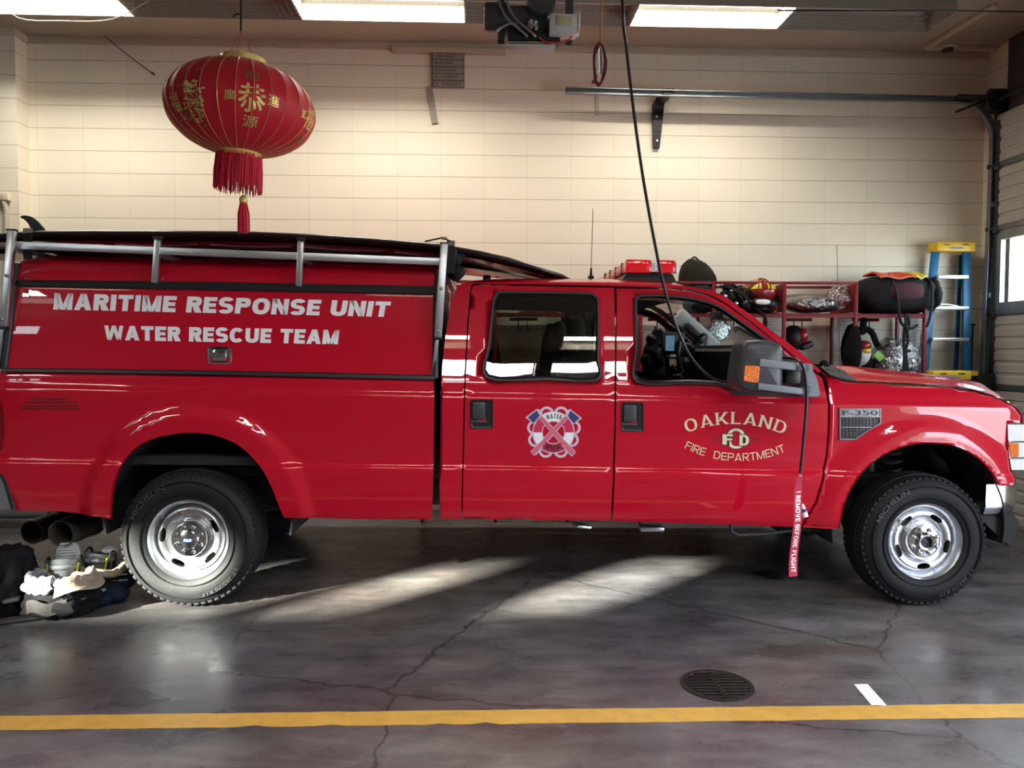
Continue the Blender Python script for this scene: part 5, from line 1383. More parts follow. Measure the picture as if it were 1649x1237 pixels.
mb = MB(); gl(mb, 'O', 1170.5, 690.5, 1200, 722, .19, .12, .0016); door_part(mb, 'monogram', M['gold_vinyl'], front_door, 'pale gold letter O of the monogram')
for ch, x0_, y0_, x1_, y1_ in (('F', 1163, 699.5, 1180, 716), ('D', 1190.5, 700.5, 1206, 717.5)):
    mb = MB(); gl(mb, ch, x0_-1.4, y0_-1.3, x1_+1.4, y1_+1.3, .46, .30, .0022); door_part(mb, 'monogram_outline', M['black_vinyl'], front_door)
    mb = MB(); gl(mb, ch, x0_, y0_, x1_, y1_, .30, .19, .0028); door_part(mb, 'monogram', M['gold_vinyl'], front_door, 'pale gold letter %s of the monogram' % ch)
mb = MB(); v, f = words('EST.', lambda u, w_: ds(LERP(1147, 1158.5, u), LERP(708.5, 704.5, w_)), .25, .2); mb.add(v, f); v, f = words('1869', lambda u, w_: ds(LERP(1210.5, 1222, u), LERP(710, 706, w_)), .25, .2); mb.add(v, f)
door_part(mb, 'small_lettering', M['dark_red_vinyl'], front_door)
# ---- life ring with crossed axes
EC = (891.5, 696.5); K = 9.513                    # emblem centre in the photo, photo zoom used when measuring
def ez(x, y): return (820+x/K, 630+y/K)            # from measuring frame to photo
def poly(mb, pts, off): o = len(mb.v); mb.add([ds(*ez(*p), off) for p in pts], [tuple(range(len(pts)))])
def band(mb, cx, cy, r0, r1, a0, a1, off, n=28, e=1.0):
    pts = []
    for i in range(n+1):
        a = math.radians(a0+(a1-a0)*i/n); pts.append(((cx+r0*math.cos(a), cy-r0*math.sin(a)*e), (cx+r1*math.cos(a), cy-r1*math.sin(a)*e)))
    for (i0, o0), (i1, o1) in zip(pts, pts[1:]): poly(mb, [i0, i1, o1, o0], off)
X0e, Y0e = 678, 632
mb = MB()
for cx, cy, a0, a1 in ((575, 345, 0, 200), (795, 345, -20, 180), (385, 560, 110, 250), (985, 560, -70, 70), (400, 745, 90, 275), (955, 745, -95, 90), (560, 910, 180, 370), (790, 910, 170, 360)):
    band(mb, cx, cy, 72, 110, a0, a1, .0012, 22)
band(mb, X0e, Y0e, 165, 182, 0, 360, .0013, 48); band(mb, X0e, Y0e, 305, 325, 0, 360, .0013, 60)
door_part(mb, 'emblem_rope', M['lilac_vinyl'], rear_door, 'lilac rope loops of the life ring emblem')
deep_rose = mat('deep_rose_vinyl', (.42, .03, .07), rough=.4)
for a0, a1, m_ in ((50, 130, M['white_vinyl']), (180, 226, M['white_vinyl']), (-46, 0, M['white_vinyl']), (130, 180, M['rose_vinyl']), (0, 50, M['rose_vinyl']), (226, 314, deep_rose)):
    mb = MB(); band(mb, X0e, Y0e, 178, 308, a0, a1, .0018); door_part(mb, 'emblem_ring', m_, rear_door)
for edge, face in (([(245, 405), (425, 270), (500, 300), (400, 515)], [(285, 400), (425, 292), (470, 380), (370, 490)]), ([(1115, 415), (935, 275), (860, 300), (975, 515)], [(1080, 410), (935, 296), (895, 385), (990, 495)])):
    mb = MB(); poly(mb, edge, .0020); door_part(mb, 'axe_blade_edge', M['lilac_vinyl'], rear_door)
    mb = MB(); poly(mb, face, .0026); door_part(mb, 'axe_blade', M['navy_vinyl'], rear_door, 'navy axe blade of the emblem')
mb = MB(); poly(mb, [(440, 395), (500, 365), (1022, 930), (960, 1000), (935, 985)], .0032); poly(mb, [(920, 395), (860, 365), (325, 925), (375, 985), (415, 975)], .0030); door_part(mb, 'axe_handle', M['lilac_vinyl'], rear_door)
for q, o_ in (([(455, 402), (505, 385), (1010, 930), (950, 985)], .0040), ([(905, 402), (855, 385), (335, 925), (385, 980)], .0036)):
    mb = MB(); poly(mb, q, o_); door_part(mb, 'axe_handle', M['pink_vinyl'], rear_door, 'pink axe handle of the emblem')
def emb_words(text, a, b, c, hgt, up):
    mb = MB(); arc_words(mb, text, ez(*a), ez(*b), ez(*c), hgt/K, .26, .17, .20, 0, up, .0024); return mb
door_part(emb_words('WATER', (578, 440), (683, 418), (790, 440), 72, True), 'emblem_lettering', M['black_vinyl'], rear_door, 'black letters WATER')
door_part(emb_words('RESCUE', (545, 868), (672, 905), (798, 865), 66, False), 'emblem_lettering', M['black_vinyl'], rear_door, 'black letters RESCUE')
# ================================================================== THINGS AROUND THE TRUCK
M['board_red'] = mat('board_red', (0.55, 0.03, 0.035), rough=0.25, coat=0.6, var=0.08)
M['board_black'] = mat('board_black_rail', (0.010, 0.010, 0.012), rough=0.28, coat=0.4, var=0.2)
M['strap'] = mat('black_webbing', (0.012, 0.012, 0.014), rough=0.8, var=0.3, bump=0.3, bscale=300)
M['purple_line'] = mat('pale_violet_line', (0.45, 0.33, 0.42), rough=0.4)
def TW(p): return ROT @ Vector(p)               # truck-local -> world
def TWP(px, py, y): return WY(px, py, y)
# ---- rescue boards on the rack
def board(name, label, top, bot, y0, half, xt, fin, seed):
    """top/bot: photographed outline of the near rail; the plan tapers to a pointed nose and a rounded tail"""
    o = thing(name, label, 'surfboard')
    xs0, xs1 = WY(*top[0], y0+half).x, WY(*top[-1], y0+half).x
    tz = [(WY(a, b, y0+half*.35)) for a, b in top]; bz = [(WY(a, b, y0+half*.35)) for a, b in bot]
    def zat(arr, x): return zint(x, [(p.x, p.z) for p in arr])
    def halfw(x):
        t = (x-xs0)/(xs1-xs0); nose = min(1, (1-t)/.42); tail = min(1, (t+.02)/.28)
        return half*max(.02, (1-(1-nose)**2.2)**.5 if nose < 1 else 1)*(.45+.55*(1-(1-tail)**2)**.5 if tail < 1 else 1)
    n = 54; m = 22
    rail = MB(); deck = MB(); secs_ = []
    for i in range(n+1):
        x = LERP(xs0, xs1, (1-math.cos(math.pi*i/n))/2 if False else i/n); hw = halfw(x); zt_, zb_ = zat(tz, x), zat(bz, x); th = max(.012, zt_-zb_)
        hw = max(hw, .012)
        secs_.append((x, hw, zb_, zt_, th))
    yc = y0+half
    def ring_(i):
        x, hw, zb_, zt_, th = secs_[i]; zc = (zb_+zt_)/2; out = []
        for j in range(m):
            a = 2*math.pi*j/m; cx_, sz_ = math.cos(a), math.sin(a)
            out.append((x, yc+hw*math.copysign(abs(cx_)**.55, cx_), zc+th/2*math.copysign(abs(sz_)**.75, sz_)*(1.0+.10*(1-abs(cx_)))))
        return out
    vs = [p for i in range(n+1) for p in ring_(i)]
    fs = [(i*m+j, i*m+(j+1) % m, (i+1)*m+(j+1) % m, (i+1)*m+j) for i in range(n) for j in range(m)]+[tuple(range(m)), tuple(n*m+j for j in range(m))]
    me = MB(); me.add(vs, fs); me.build('hull', M['board_black'], o, 60)
    # red bottom skin with pale outlines
    sk = MB()
    def skin(i, v, off):
        x, hw, zb_, zt_, th = secs_[i]; t = 2*v-1; w_ = hw*.93; return (x, yc+t*w_, zb_-off-.012*(1-abs(t))*min(1, hw/half)-.004)
    k0, k1 = 2, n-2
    sk.add([skin(i, j/12, .004) for i in range(k0, k1+1) for j in range(13)], [(i*13+j, i*13+j+1, (i+1)*13+j+1, (i+1)*13+j) for i in range(k1-k0) for j in range(12)])
    sk.build('underside', M['board_red'], o, 60)
    for q in range(5):
        ln = MB(); i0_ = 6+q*8; pts = [skin(min(n-3, i0_+int(k)), .16+.08*math.sin(math.pi*k/7), .007) for k in range(8)]
        for a, b in zip(pts, pts[1:]): ln.bar(a, b, .010, .003)
        ln.build('trim_line', M['purple_line'], o, 0)
    if fin:
        f = MB(); pts = [WY(a, b, yc).xz for a, b in fin]; f.prism([(p.x, p.y) for p in catmull([Vector((p[0], p[1], 0)) for p in pts], 4, True)], yc-.008, yc+.008); f.build('fin', M['dark_trim'], o, 40)
    return o
top1 = [(-46, 381), (0, 376.5), (60, 372), (150, 371), (250, 371.5), (400, 373), (500, 377), (600, 383), (700, 391), (760, 400), (820, 412), (880, 428), (910, 437), (921, 442.5)]
bot1 = [(-46, 391), (0, 391), (60, 389.5), (150, 389), (250, 389.5), (400, 391), (500, 394.5), (600, 399.5), (700, 407), (760, 415), (820, 426.5), (880, 440), (910, 446), (921, 446)]
board('rescue_board', 'upper black railed rescue board with a fin, strapped on the truck rack', top1, bot1, .16, .36, 0, [(34, 349), (41, 347.5), (50, 349), (58, 354), (66, 362), (73, 371.5), (69, 376), (52, 376), (50, 368), (46, 360), (40, 354), (35, 351.5)], 1)
top2 = [(-30, 395), (60, 391), (250, 392), (500, 397), (600, 401), (700, 409), (760, 417), (820, 428), (860, 437), (893, 445)]
bot2 = [(-30, 409), (60, 408), (250, 410), (500, 415), (600, 419), (700, 425), (760, 431), (820, 438), (860, 444), (893, 448)]
board('rescue_board', 'lower red rescue board lying under the black railed one', top2, bot2, .42, .34, 0, None, 2)
def strap(label, px0, px1, ytop, ybot, y0, y1):
    o = thing('tie_down_strap', label, 'strap', group='tie down straps on the rack')
    mb = MB(); pts = [TWP(px0, ybot, y0), TWP(px0-1, ytop, y0-.01), TWP(px0, ytop-6, y0+.08), TWP(px0, ytop-8, (y0+y1)/2), TWP(px0, ytop-6, y1-.04), TWP(px0, ybot, y1)]
    for a, b in zip(pts, pts[1:]): mb.bar(a, b, .005, .05, up=(1, 0, 0))
    mb.build('webbing', M['strap'], o, 0); return o
strap('black strap tied round the boards at the tail end of the rack', 45, 45, 376, 418, .13, .92)
s2 = strap('black strap with buckle tied round the boards at the cab end of the rack', 726, 726, 396, 440, .13, .92)
mb = MB(); a, b = TWP(684, 389, .3), TWP(712, 383, .3); c = TWP(727, 389, .3)
mb.bar(a, b, .004, .04, up=(0, 1, 0)); mb.bar(b, c, .004, .04, up=(0, 1, 0)); mb.build('loose_end', M['strap'], s2, 0)
mb = MB(); mb.box(TWP(716, 383.5, .3), (.04, .035, .016), .003); mb.build('buckle', M['gold_vinyl'], s2, 30)
mb = MB(); rn = random.Random(5)
for k in range(7): mb.blob(TWP(rn.uniform(716, 738), rn.uniform(412, 446), rn.uniform(.15, .4)), (rn.uniform(.02, .05), .03, rn.uniform(.03, .06)), 10, 8, noise=.5, fr=18, seed=k)
mb.build('strap_tail', M['strap'], s2, 60)

# ---- paper lantern
M['lantern_red'] = mat('lantern_red_silk', (0.56, 0.006, 0.022), rough=0.55, var=0.06, scale=5, sheen=0.08)
M['gold_foil'] = mat('gold_foil', (0.85, 0.62, 0.20), rough=0.38, metal=0.45, var=0.3, scale=90)
M['gold_dark'] = mat('tarnished_gold_foil', (0.30, 0.22, 0.09), rough=0.4, metal=0.6, var=0.6, scale=60)
M['tassel'] = mat('red_tassel_thread', (0.60, 0.012, 0.04), rough=0.7, var=0.3, scale=40)
LYW = -0.10
lc = WY(388.5, 176.5, LYW); A_ = abs(WY(508, 180, LYW).x-WY(268, 155, LYW).x)/2*.985; Cc = (WY(389, 97, LYW).z-WY(391, 252, LYW).z)/2*.935
lan = thing('paper_lantern', 'round red silk lantern with gold characters and a tassel, hanging above the topper', 'lantern', lc, (0, math.radians(3.4), 0))
NR = 28
def lan_pt(th, ph, k=1.0):
    """th round the axis (0 faces the camera), ph latitude; skin sags between the ribs"""
    f = abs(math.sin(NR/2*th)); s = 1-.012*(f**.6)
    r = A_*max(.0, math.cos(ph))**.86*s*k
    return Vector((r*math.sin(th), -r*math.cos(th), Cc*math.copysign(abs(math.sin(ph))**1.05, ph)*k))
mb = MB(); nu, nvv = NR*8, 40; pm = math.radians(81)
mb.add([lan_pt(2*math.pi*i/nu, -pm+2*pm*j/nvv) for j in range(nvv+1) for i in range(nu)], [(j*nu+i, j*nu+(i+1) % nu, (j+1)*nu+(i+1) % nu, (j+1)*nu+i) for j in range(nvv) for i in range(nu)])
skin = mb.build('lantern_body', M['lantern_red'], lan, 60)
mb = MB()
for k in range(NR):
    th = 2*math.pi*k/NR; mb.tube([lan_pt(th, -pm+2*pm*j/24, 1.0015) for j in range(25)], .0013, 4, cap=False)
mb.build('rib', M['gold_foil'], lan, 60)
def lan_decal(chars, thc, phc, w_, h_, m, bold=.0, name='gold_character'):
    mb = MB()
    def fn(u, v): return lan_pt(thc+(u-.5)*w_, phc+(v-.5)*h_, 1.006)
    v, f = text_map(chars, fn, bold); mb.add(v, f); return mb.build(name, m, skin, 0)
lan_inv = Matrix.Rotation(math.radians(-3.4), 3, 'Y')
def th_of(px, py):
    """where the sight line through a photo point meets the silk"""
    o_ = lan_inv @ (CAM-lc); d_ = (lan_inv @ ray(px, py)).normalized(); t0 = -o_.dot(d_)
    def inside(t):
        p = o_+d_*t; z = p.z/Cc
        if abs(z) >= 1: return False
        return math.hypot(p.x, p.y) < A_*math.cos(math.asin(z))**.86
    hit = None; t = t0-.6
    while t < t0+.3:
        if inside(t): hit = t; break
        t += .002
    if hit is None: hit = t0
    p = o_+d_*hit; return math.atan2(p.x, -p.y), math.asin(max(-.99, min(.99, p.z/Cc)))
def stamp(ch, px, py, wpx, hpx, m=None, bold=0.0):
    t0, p0 = th_of(px-wpx/2, py); t1, _ = th_of(px+wpx/2, py); _, pa = th_of(px, py+hpx/2); _, pb = th_of(px, py-hpx/2)
    lan_decal(ch, (t0+t1)/2, (pa+pb)/2, t1-t0, pb-pa, m or M['gold_foil'], bold)
stamp('恭', 406, 158, 47, 50, None, .012); stamp('財', 407, 120.5, 26, 14, M['gold_dark'], .006); stamp('廣', 370, 153, 20, 18, None, .006); stamp('進', 441, 163, 19, 20, None, .006); stamp('源', 403, 196.5, 26, 19, None, .006)
stamp('福', 281, 166, 14, 36, None, .01); stamp('禧', 499, 195, 15, 46, None, .01); stamp('如', 490, 184, 8, 18, None, .006); stamp('事', 482, 226, 14, 14, M['gold_dark'], .006)
# gold pattern patch on the left face
rn = random.Random(11); mb = MB(); mb2 = MB()
for k in range(240):
    px, py = rn.uniform(296, 328), rn.uniform(128, 198)
    if py < 142 and px > 316: continue
    t, p = th_of(px, py); s_ = rn.uniform(.010, .026); n_ = rn.randint(5, 7); c_ = []
    for q in range(n_):
        a = 2*math.pi*q/n_; r_ = s_*rn.uniform(.6, 1.2); c_.append(lan_pt(t+r_*math.cos(a), p+r_*math.sin(a)*1.3, 1.0055+k*1e-5))
    tgt_ = mb2 if (py > 178 and px < 318 and rn.random() < .7) or rn.random() < .15 else mb
    o_ = len(tgt_.v); tgt_.add(c_, [tuple(range(n_))])
mb.build('gold_pattern', M['gold_foil'], skin, 0); mb2.build('gold_pattern', M['gold_dark'], skin, 0)
mb = MB()
for px, py in ((287, 138), (284, 124), (318, 111), (326, 109), (288, 197), (308, 210), (331, 204), (292, 196)):
    t, p = th_of(px, py); c_ = [lan_pt(t+.028*math.cos(2*math.pi*q/6), p+.03*math.sin(2*math.pi*q/6), 1.006) for q in range(6)]; mb.add(c_, [tuple(range(6))])
mb.build('gold_pattern', M['gold_dark'], skin, 0)
rc = .118
mb = MB(); zt_ = Cc*.985; mb.lathe([(rc-.006, zt_-.02), (rc, zt_-.02), (rc+.002, zt_+.035), (rc-.003, zt_+.038), (rc-.006, zt_+.035)], (0, 0, 0), 'Z', 40); mb.build('top_ring', M['gold_foil'], lan, 30)
mb = MB(); mb.lathe([(rc-.006, -zt_+.02), (rc, -zt_+.02), (rc+.003, -zt_-.022), (rc-.003, -zt_-.024), (rc-.006, -zt_+.02)], (0, 0, 0), 'Z', 40); mb.build('bottom_ring', M['gold_foil'], lan, 30)
mb = MB(); rn = random.Random(2)
for k in range(340):
    a = 2*math.pi*k/340+rn.gauss(0, .01); r0 = rc+rn.uniform(-.004, .004); L_ = rn.uniform(.165, .205); r1 = r0+rn.uniform(-.002, .008)
    mb.tube([(r0*math.cos(a), r0*math.sin(a), -zt_-.01), (r1*math.cos(a), r1*math.sin(a), -zt_-.10), ((r1+rn.uniform(-.004, .004))*math.cos(a+rn.gauss(0, .02)), r1*math.sin(a+rn.gauss(0, .02)), -zt_-.01-L_)], [.0024, .0026, .0016], 4)
fr = mb.build('fringe', M['tassel'], lan, 60)
lan_up = Matrix.Rotation(math.radians(-3.4), 3, 'Y')
def LN(px, py): return lan_up @ (WY(px, py, LYW)-lc)
mb = MB(); mb.tube([LN(391.5, 255), LN(392, 316)], .003, 6); mb.blob(LN(392, 322), (.024, .024, .026), 14, 10); mb.build('tassel_knot', M['gold_foil'], lan, 60)
mb = MB()
for k in range(60):
    a = rn.uniform(0, 6.28); r_ = .028*math.sqrt(rn.random()); b0_ = LN(392, 326); b1_ = LN(392.5, rn.uniform(370, 377))
    d = lan_up @ Vector((r_*math.cos(a), r_*math.sin(a), 0)); mb.tube([b0_+d*.6, b0_.lerp(b1_, .4)+d*1.1, b1_+d*1.15], .003, 4)
mb.build('tassel', M['tassel'], lan, 60)
mb = MB(); kt = LN(388, 50)
for s in (-1, 1):
    for yy in (-.8, .8): mb.tube([kt, lan_up @ (lan_up.inverted() @ Vector((0, 0, 0))) + Vector((s*rc*.55, yy*rc*.55, zt_+.03))], .0016, 5)
mb.build('string', mat('pink_string', (.55, .10, .14), rough=.7), lan, 60)
mb = MB(); ct = LN(388, 0); ct2 = lan_up @ (Vector((WY(388, 0, LYW).x, LYW, ZC))-lc)
mb.tube([kt, LN(388, 24), ct, ct2], .006, 8); mb.tube([LN(388, 25), LN(383, 22), LN(378, 24), LN(375, 28)], .005, 6); mb.build('hanging_hook', M['black'], lan, 60)

# ---- charging cable with its warning tag
M['cable'] = mat('black_cable', (0.014, 0.014, 0.017), rough=0.32, var=0.15)
cb = thing('hanging_cable', 'black power cable hanging from the ceiling across the cab and over the mirror', 'cable')
path = [(1002, 0, -.30), (1009, 80, -.30), (1018, 160, -.30), (1030, 250, -.30), (1042, 325, -.30), (1056, 400, -.30), (1070, 465, -.28), (1087, 520, -.26), (1107, 566, -.22), (1128, 594, -.18), (1152, 611, -.15), (1180, 614, -.15), (1215, 596, -.16), (1250, 578, -.17), (1276, 577, -.30), (1288, 583, -.46), (1296, 600, -.47), (1299, 640, -.46), (1295, 700, -.45), (1289, 762, -.45)]
pts = [WY(a, b, c) for a, b, c in path]; pts = [Vector((pts[0].x-.02, pts[0].y, ZC))]+pts
mb = MB(); mb.tube(catmull(pts, 6), .0085, 10); mb.build('cable', M['cable'], cb, 60)
M['tag_red'] = mat('red_warning_webbing', (0.42, 0.02, 0.05), rough=0.7, var=0.08, bump=.2, bscale=300)
ta, tb = WY(1288.5, 766, -.45), WY(1277, 928, -.45)
mb = MB(); ax = (tb-ta).normalized(); sd_ = Vector((1, .25, 0)).normalized(); wd = .024
n = 14; vs = []
for i in range(n+1):
    p = ta.lerp(tb, i/n)+Vector((0, .010*math.sin(i*.7), 0)); k = .6 if i == 0 else (.85 if i == 1 else 1+.12*i/n)
    vs += [p-sd_*wd*k, p+sd_*wd*k]
mb.add(vs+[v+Vector((0, .002, 0)) for v in vs], [(2*i, 2*i+1, 2*i+3, 2*i+2) for i in range(n)]+[(2*n+2+2*i+2, 2*n+2+2*i+3, 2*n+2+2*i+1, 2*n+2+2*i) for i in range(n)])
tg = mb.build('warning_tag', M['tag_red'], cb, 60); tg['label'] = 'red remove before flight ribbon'
def tagfn(u, v):
    t = .16+.80*u; p = ta.lerp(tb, t)+Vector((0, .010*math.sin(t*n*.7), 0)); return p+sd_*wd*(v-.5)*1.15+Vector((0, -.0018, 0))
mb = MB(); v, f = words('! REMOVE BEFORE FLIGHT', tagfn, .22, .16, .16); mb.add(v, f); mb.build('tag_lettering', M['white_vinyl'], tg, 0)
mb = MB(); mb.lathe([(.007, -.002), (.007, .002), (.004, .002), (.004, -.002), (.007, -.002)], ta+Vector((0, -.003, 0)), 'Y', 12); mb.build('eyelet', M['alu'], tg, 30)
mb = MB(); a, b = WY(1292, 812, -.43), WY(1297, 832, -.43); mb.tube([a, a.lerp(b, .3), b], [.006, .012, .017], 12); pl = mb.build('plug_cap', M['white_vinyl'], cb, 30)
mb = MB(); mb.tube([a.lerp(b, .35), a.lerp(b, .6)], [.0145, .0165], 12); mb.build('plug_band', M['navy_vinyl'], pl, 30)

# ---- door opener on the ceiling
OY = .25
op = thing('door_opener', 'black ceiling mounted garage door opener motor with grey control box', 'door opener', WY(866, 60, OY))
oo = Vector(op.location)
def OP(px, py, y=OY): return WY(px, py, y)-oo
def obox(x0, y0, x1, y1, ya, yb, nm, m, bev=.006, par=None, s=30):
    a, b = OP(x0, y0, ya), OP(x1, y1, ya); mb = MB(); mb.box(((a.x+b.x)/2, (ya+yb)/2-oo.y, (a.z+b.z)/2), (abs(b.x-a.x), abs(yb-ya), abs(a.z-b.z)), bev); return mb.build(nm, m, par or op, s)
obox(818, 44, 902, 66, OY, OY+.13, 'gear_case', M['black']); obox(808, 6, 884, 50, OY+.02, OY+.15, 'motor_body', M['dark_steel'], .02)
mb = MB(); a = OP(806, 28, OY+.06); mb.lathe([(.0005, -.08), (.075, -.08), (.085, -.065), (.085, .06), (.06, .07), (.0005, .07)], a+Vector((-.02, 0, 0)), 'X', 24); mb.build('motor_cap', M['dark_steel'], op)
obox(817, 66, 893, 69.5, OY-.01, OY+.05, 'tray_edge', M['alu'], .002); obox(816, 69.5, 894, 76, OY-.01, OY+.10, 'tray', mat('pale_dirty_steel', (.46, .45, .41), rough=.6, var=.25, scale=10), .003)
cbx = obox(885, 21, 929, 55, OY-.05, OY+.04, 'control_box', mat('grey_control_box', (.52, .52, .53), rough=.45, var=.05), .006)
obox(897, 26, 921, 40, OY-.056, OY-.05, 'faded_label', mat('faded_yellow_label', (.50, .42, .26), rough=.7, var=.1), .001, cbx); obox(929, 17, 934, 51, OY-.05, OY+.03, 'box_flange', M['alu'], .002, cbx)
mb = MB(); w_ = OP(872, 2, OY); mb.lathe([(.030, -.03), (.085, -.03), (.095, 0), (.085, .03), (.030, .03)], w_, 'Y', 28); mb.lathe([(.045, -.035), (.0005, -.04)], w_, 'Y', 18); mb.build('chain_wheel', M['dark_steel'], op)
mb = MB()
for sx in (0, 13): mb.tube(catmull([OP(801+sx, -40, OY-.03), OP(803+sx, 0, OY-.03), OP(814+sx, 26, OY-.04), OP(833+sx, 44, OY-.04), OP(848+sx, 57, OY-.02), OP(846+sx, 60, OY)], 5), .008, 8)
mb.tube(catmull([OP(801, 50, OY), OP(806, 45, OY), OP(822, 38, OY), OP(838, 42, OY+.05)], 5), .010, 8); mb.build('conduit', M['steel_grey'], op)
mb = MB(); mb.tube(catmull([OP(924, 52, OY-.02), OP(918, 62, OY-.02), OP(906, 68, OY-.02), OP(880, 68, OY-.02), OP(868, 60, OY-.02)], 6), .005, 6); mb.build('red_wire', mat('red_wire', (.40, .05, .04), rough=.5), op)
mb = MB(); rn = random.Random(4)
for k in range(6): mb.box(OP(rn.uniform(852, 866), rn.uniform(34, 48), OY), (.02, .02, .03), .003, (rn.random(), rn.random(), 0))
mb.build('linkage', M['alu'], op)
mb = MB(); zc = ZC-oo.z
for x in (-.22, .2):
    for y in (.04, .11): mb.bar((x, y, .0), (x, y, zc), .04, .006)
mb.bar((-.3, .08, zc-.06), (.3, .08, zc-.06), .05, .05, .004); mb.build('hanger_rail', M['dark_steel'], op)

# ---- manual release cord
RY = .30
rc_ = thing('release_cord', 'tan rope with a looped dark red cord hanging beside the door opener', 'cord', WY(967, 60, RY)); ro = Vector(rc_.location)
RP = lambda a, b, y=RY: WY(a, b, y)-ro
mb = MB(); mb.tube([Vector((RP(969, 0).x, 0, ZC-ro.z)), RP(969, 5), RP(967, 70)], .007, 8); mb.build('rope', mat('tan_rope', (.42, .24, .09), rough=.8, bump=.4, bscale=200), rc_)
mb = MB(); rn = random.Random(9)
for k in range(4):
    o_ = rn.uniform(-2, 2); mb.tube(catmull([RP(966+o_, 68), RP(958+o_*.6, 78+k*3, RY-.02), RP(957+o_*.5, 105, RY-.03), RP(960+o_, 128+k*2), RP(966, 134+k), RP(972-o_, 122, RY+.02), RP(975-o_, 100), RP(971, 76), RP(966, 70)], 5), .006, 7)
mb.tube([RP(961, 122), RP(954, 134)], .008, 7); mb.build('looped_cord', mat('dark_red_cord', (.13, .008, .014), rough=.7, bump=.4, bscale=200), rc_)
mb = MB(); mb.tube([RP(967, 78), RP(968, 118)], .012, 8); mb.build('handle_core', M['steel_grey'], rc_)

# ---- horizontal and upright door track
tk = thing('door_track', 'galvanised garage door track running along the wall and curving down', 'door track', WY(1250, 150, 2.52)); to_ = Vector(tk.location)
TY = 2.52
TP_ = lambda a, b, y=TY: WY(a, b, y)-to_
axis_px = [(911, 146), (1063, 150.5), (1250, 154.5), (1450, 158.5), (1540, 160.5)]
curve_px = [(1540, 160.5), (1561, 164), (1578, 175), (1590, 190), (1598, 209), (1600, 232), (1596, 340), (1590, 480), (1582, 640)]
def channel(pts, w_=.055, d=.04, inw=(0, 0, -1)):
    mb = MB(); P = [Vector(p) for p in pts]; vs = []; n = len(P)
    for i in range(n):
        t = (P[min(i+1, n-1)]-P[max(i-1, 0)]).normalized(); s = Vector((0, 1, 0)); u = t.cross(s).normalized()
        prof = [(-d/2, -w_/2), (d/2, -w_/2), (d/2, w_/2), (-d/2, w_/2), (-d/2, w_/2-.006), (d/2-.005, w_/2-.006), (d/2-.005, -w_/2+.006), (-d/2, -w_/2+.006)]
        vs += [P[i]+s*a+u*b for a, b in prof]
    m = 8; mb.add(vs, [(i*m+j, i*m+(j+1) % m, (i+1)*m+(j+1) % m, (i+1)*m+j) for i in range(n-1) for j in range(m)]+[tuple(range(m)), tuple((n-1)*m+j for j in range(m))])
    return mb
channel([TP_(*p) for p in axis_px], .055, .05).build('horizontal_track', M['steel_grey'], tk, 20)
cp = catmull([TP_(*p) for p in curve_px], 4); zfl = fz(XR)+.01-to_.z
cp = cp+[Vector((cp[-1].x, cp[-1].y, zfl))]
channel(cp, .055, .05).build('curved_track', M['steel_grey'], tk, 20)
mb = MB(); a = TP_(1590, 152); mb.bar(TP_(1540, 157), Vector((XR-.02-to_.x, 0, TP_(1610, 160).z)), .06, .05, .003); mb.build('angle_iron', M['dark_steel'], tk)
mb = MB(); x = XR-.03-to_.x
mb.box((x, .0, (TP_(1610, 150).z+zfl)/2), (.05, .10, TP_(1610, 150).z-zfl), .003)
mb.build('jamb_angle', M['dark_steel'], tk)
mb = MB()
for q in (0.08, .34, .60, .84): z = LERP(zfl, TP_(1600, 232).z, q); mb.box((x-.03, -.01, z), (.10, .04, .05), .004)
mb.build('track_bracket', M['steel_grey'], tk)
mb = MB(); sh_ = Vector((XR-.14, 2.42, DT+.16))-to_; mb.tube([sh_, sh_+Vector((0, -3.9, 0))], .016, 10); mb.lathe([(.02, -.03), (.10, -.03), (.11, 0), (.10, .06), (.02, .06)], sh_, 'Y', 20); mb.tube([sh_+Vector((0, -.3, 0)), sh_+Vector((0, -1.3, 0))], .045, 14)
mb.box(sh_+Vector((.04, .02, 0)), (.20, .05, .22), .01); mb.bar(sh_+Vector((-.05, .0, .02)), sh_+Vector((-.36, .02, -.10)), .03, .02, .004); mb.build('torsion_drum', M['dark_trim'], tk)
mb = MB(); bq = [WY(1060, 153, 2.7), WY(1078, 153, 2.7), WY(1078, 158, 2.7), WY(1072, 163, 2.7), WY(1064, 236, 2.7), WY(1054, 236, 2.7), WY(1053, 166, 2.7)]
mb.prism([(p.x-to_.x, p.z-to_.z) for p in bq], 2.74-to_.y, YB-.005-to_.y); mb.prism([(p.x-to_.x, p.z-to_.z) for p in (bq[0], bq[1], bq[2], bq[3], WY(1060, 166, 2.7))], TY-to_.y, YB-.01-to_.y)
br_ = mb.build('support_bracket', M['black'], tk, 20)
for q in ((1057.5, 188), (1058, 227)):
    mb = MB(); p = WY(*q, 2.735)-to_; mb.lathe([(.012, .004), (.011, -.008), (.0005, -.010)], p, 'Y', 10); mb.build('bolt', M['alu'], br_)

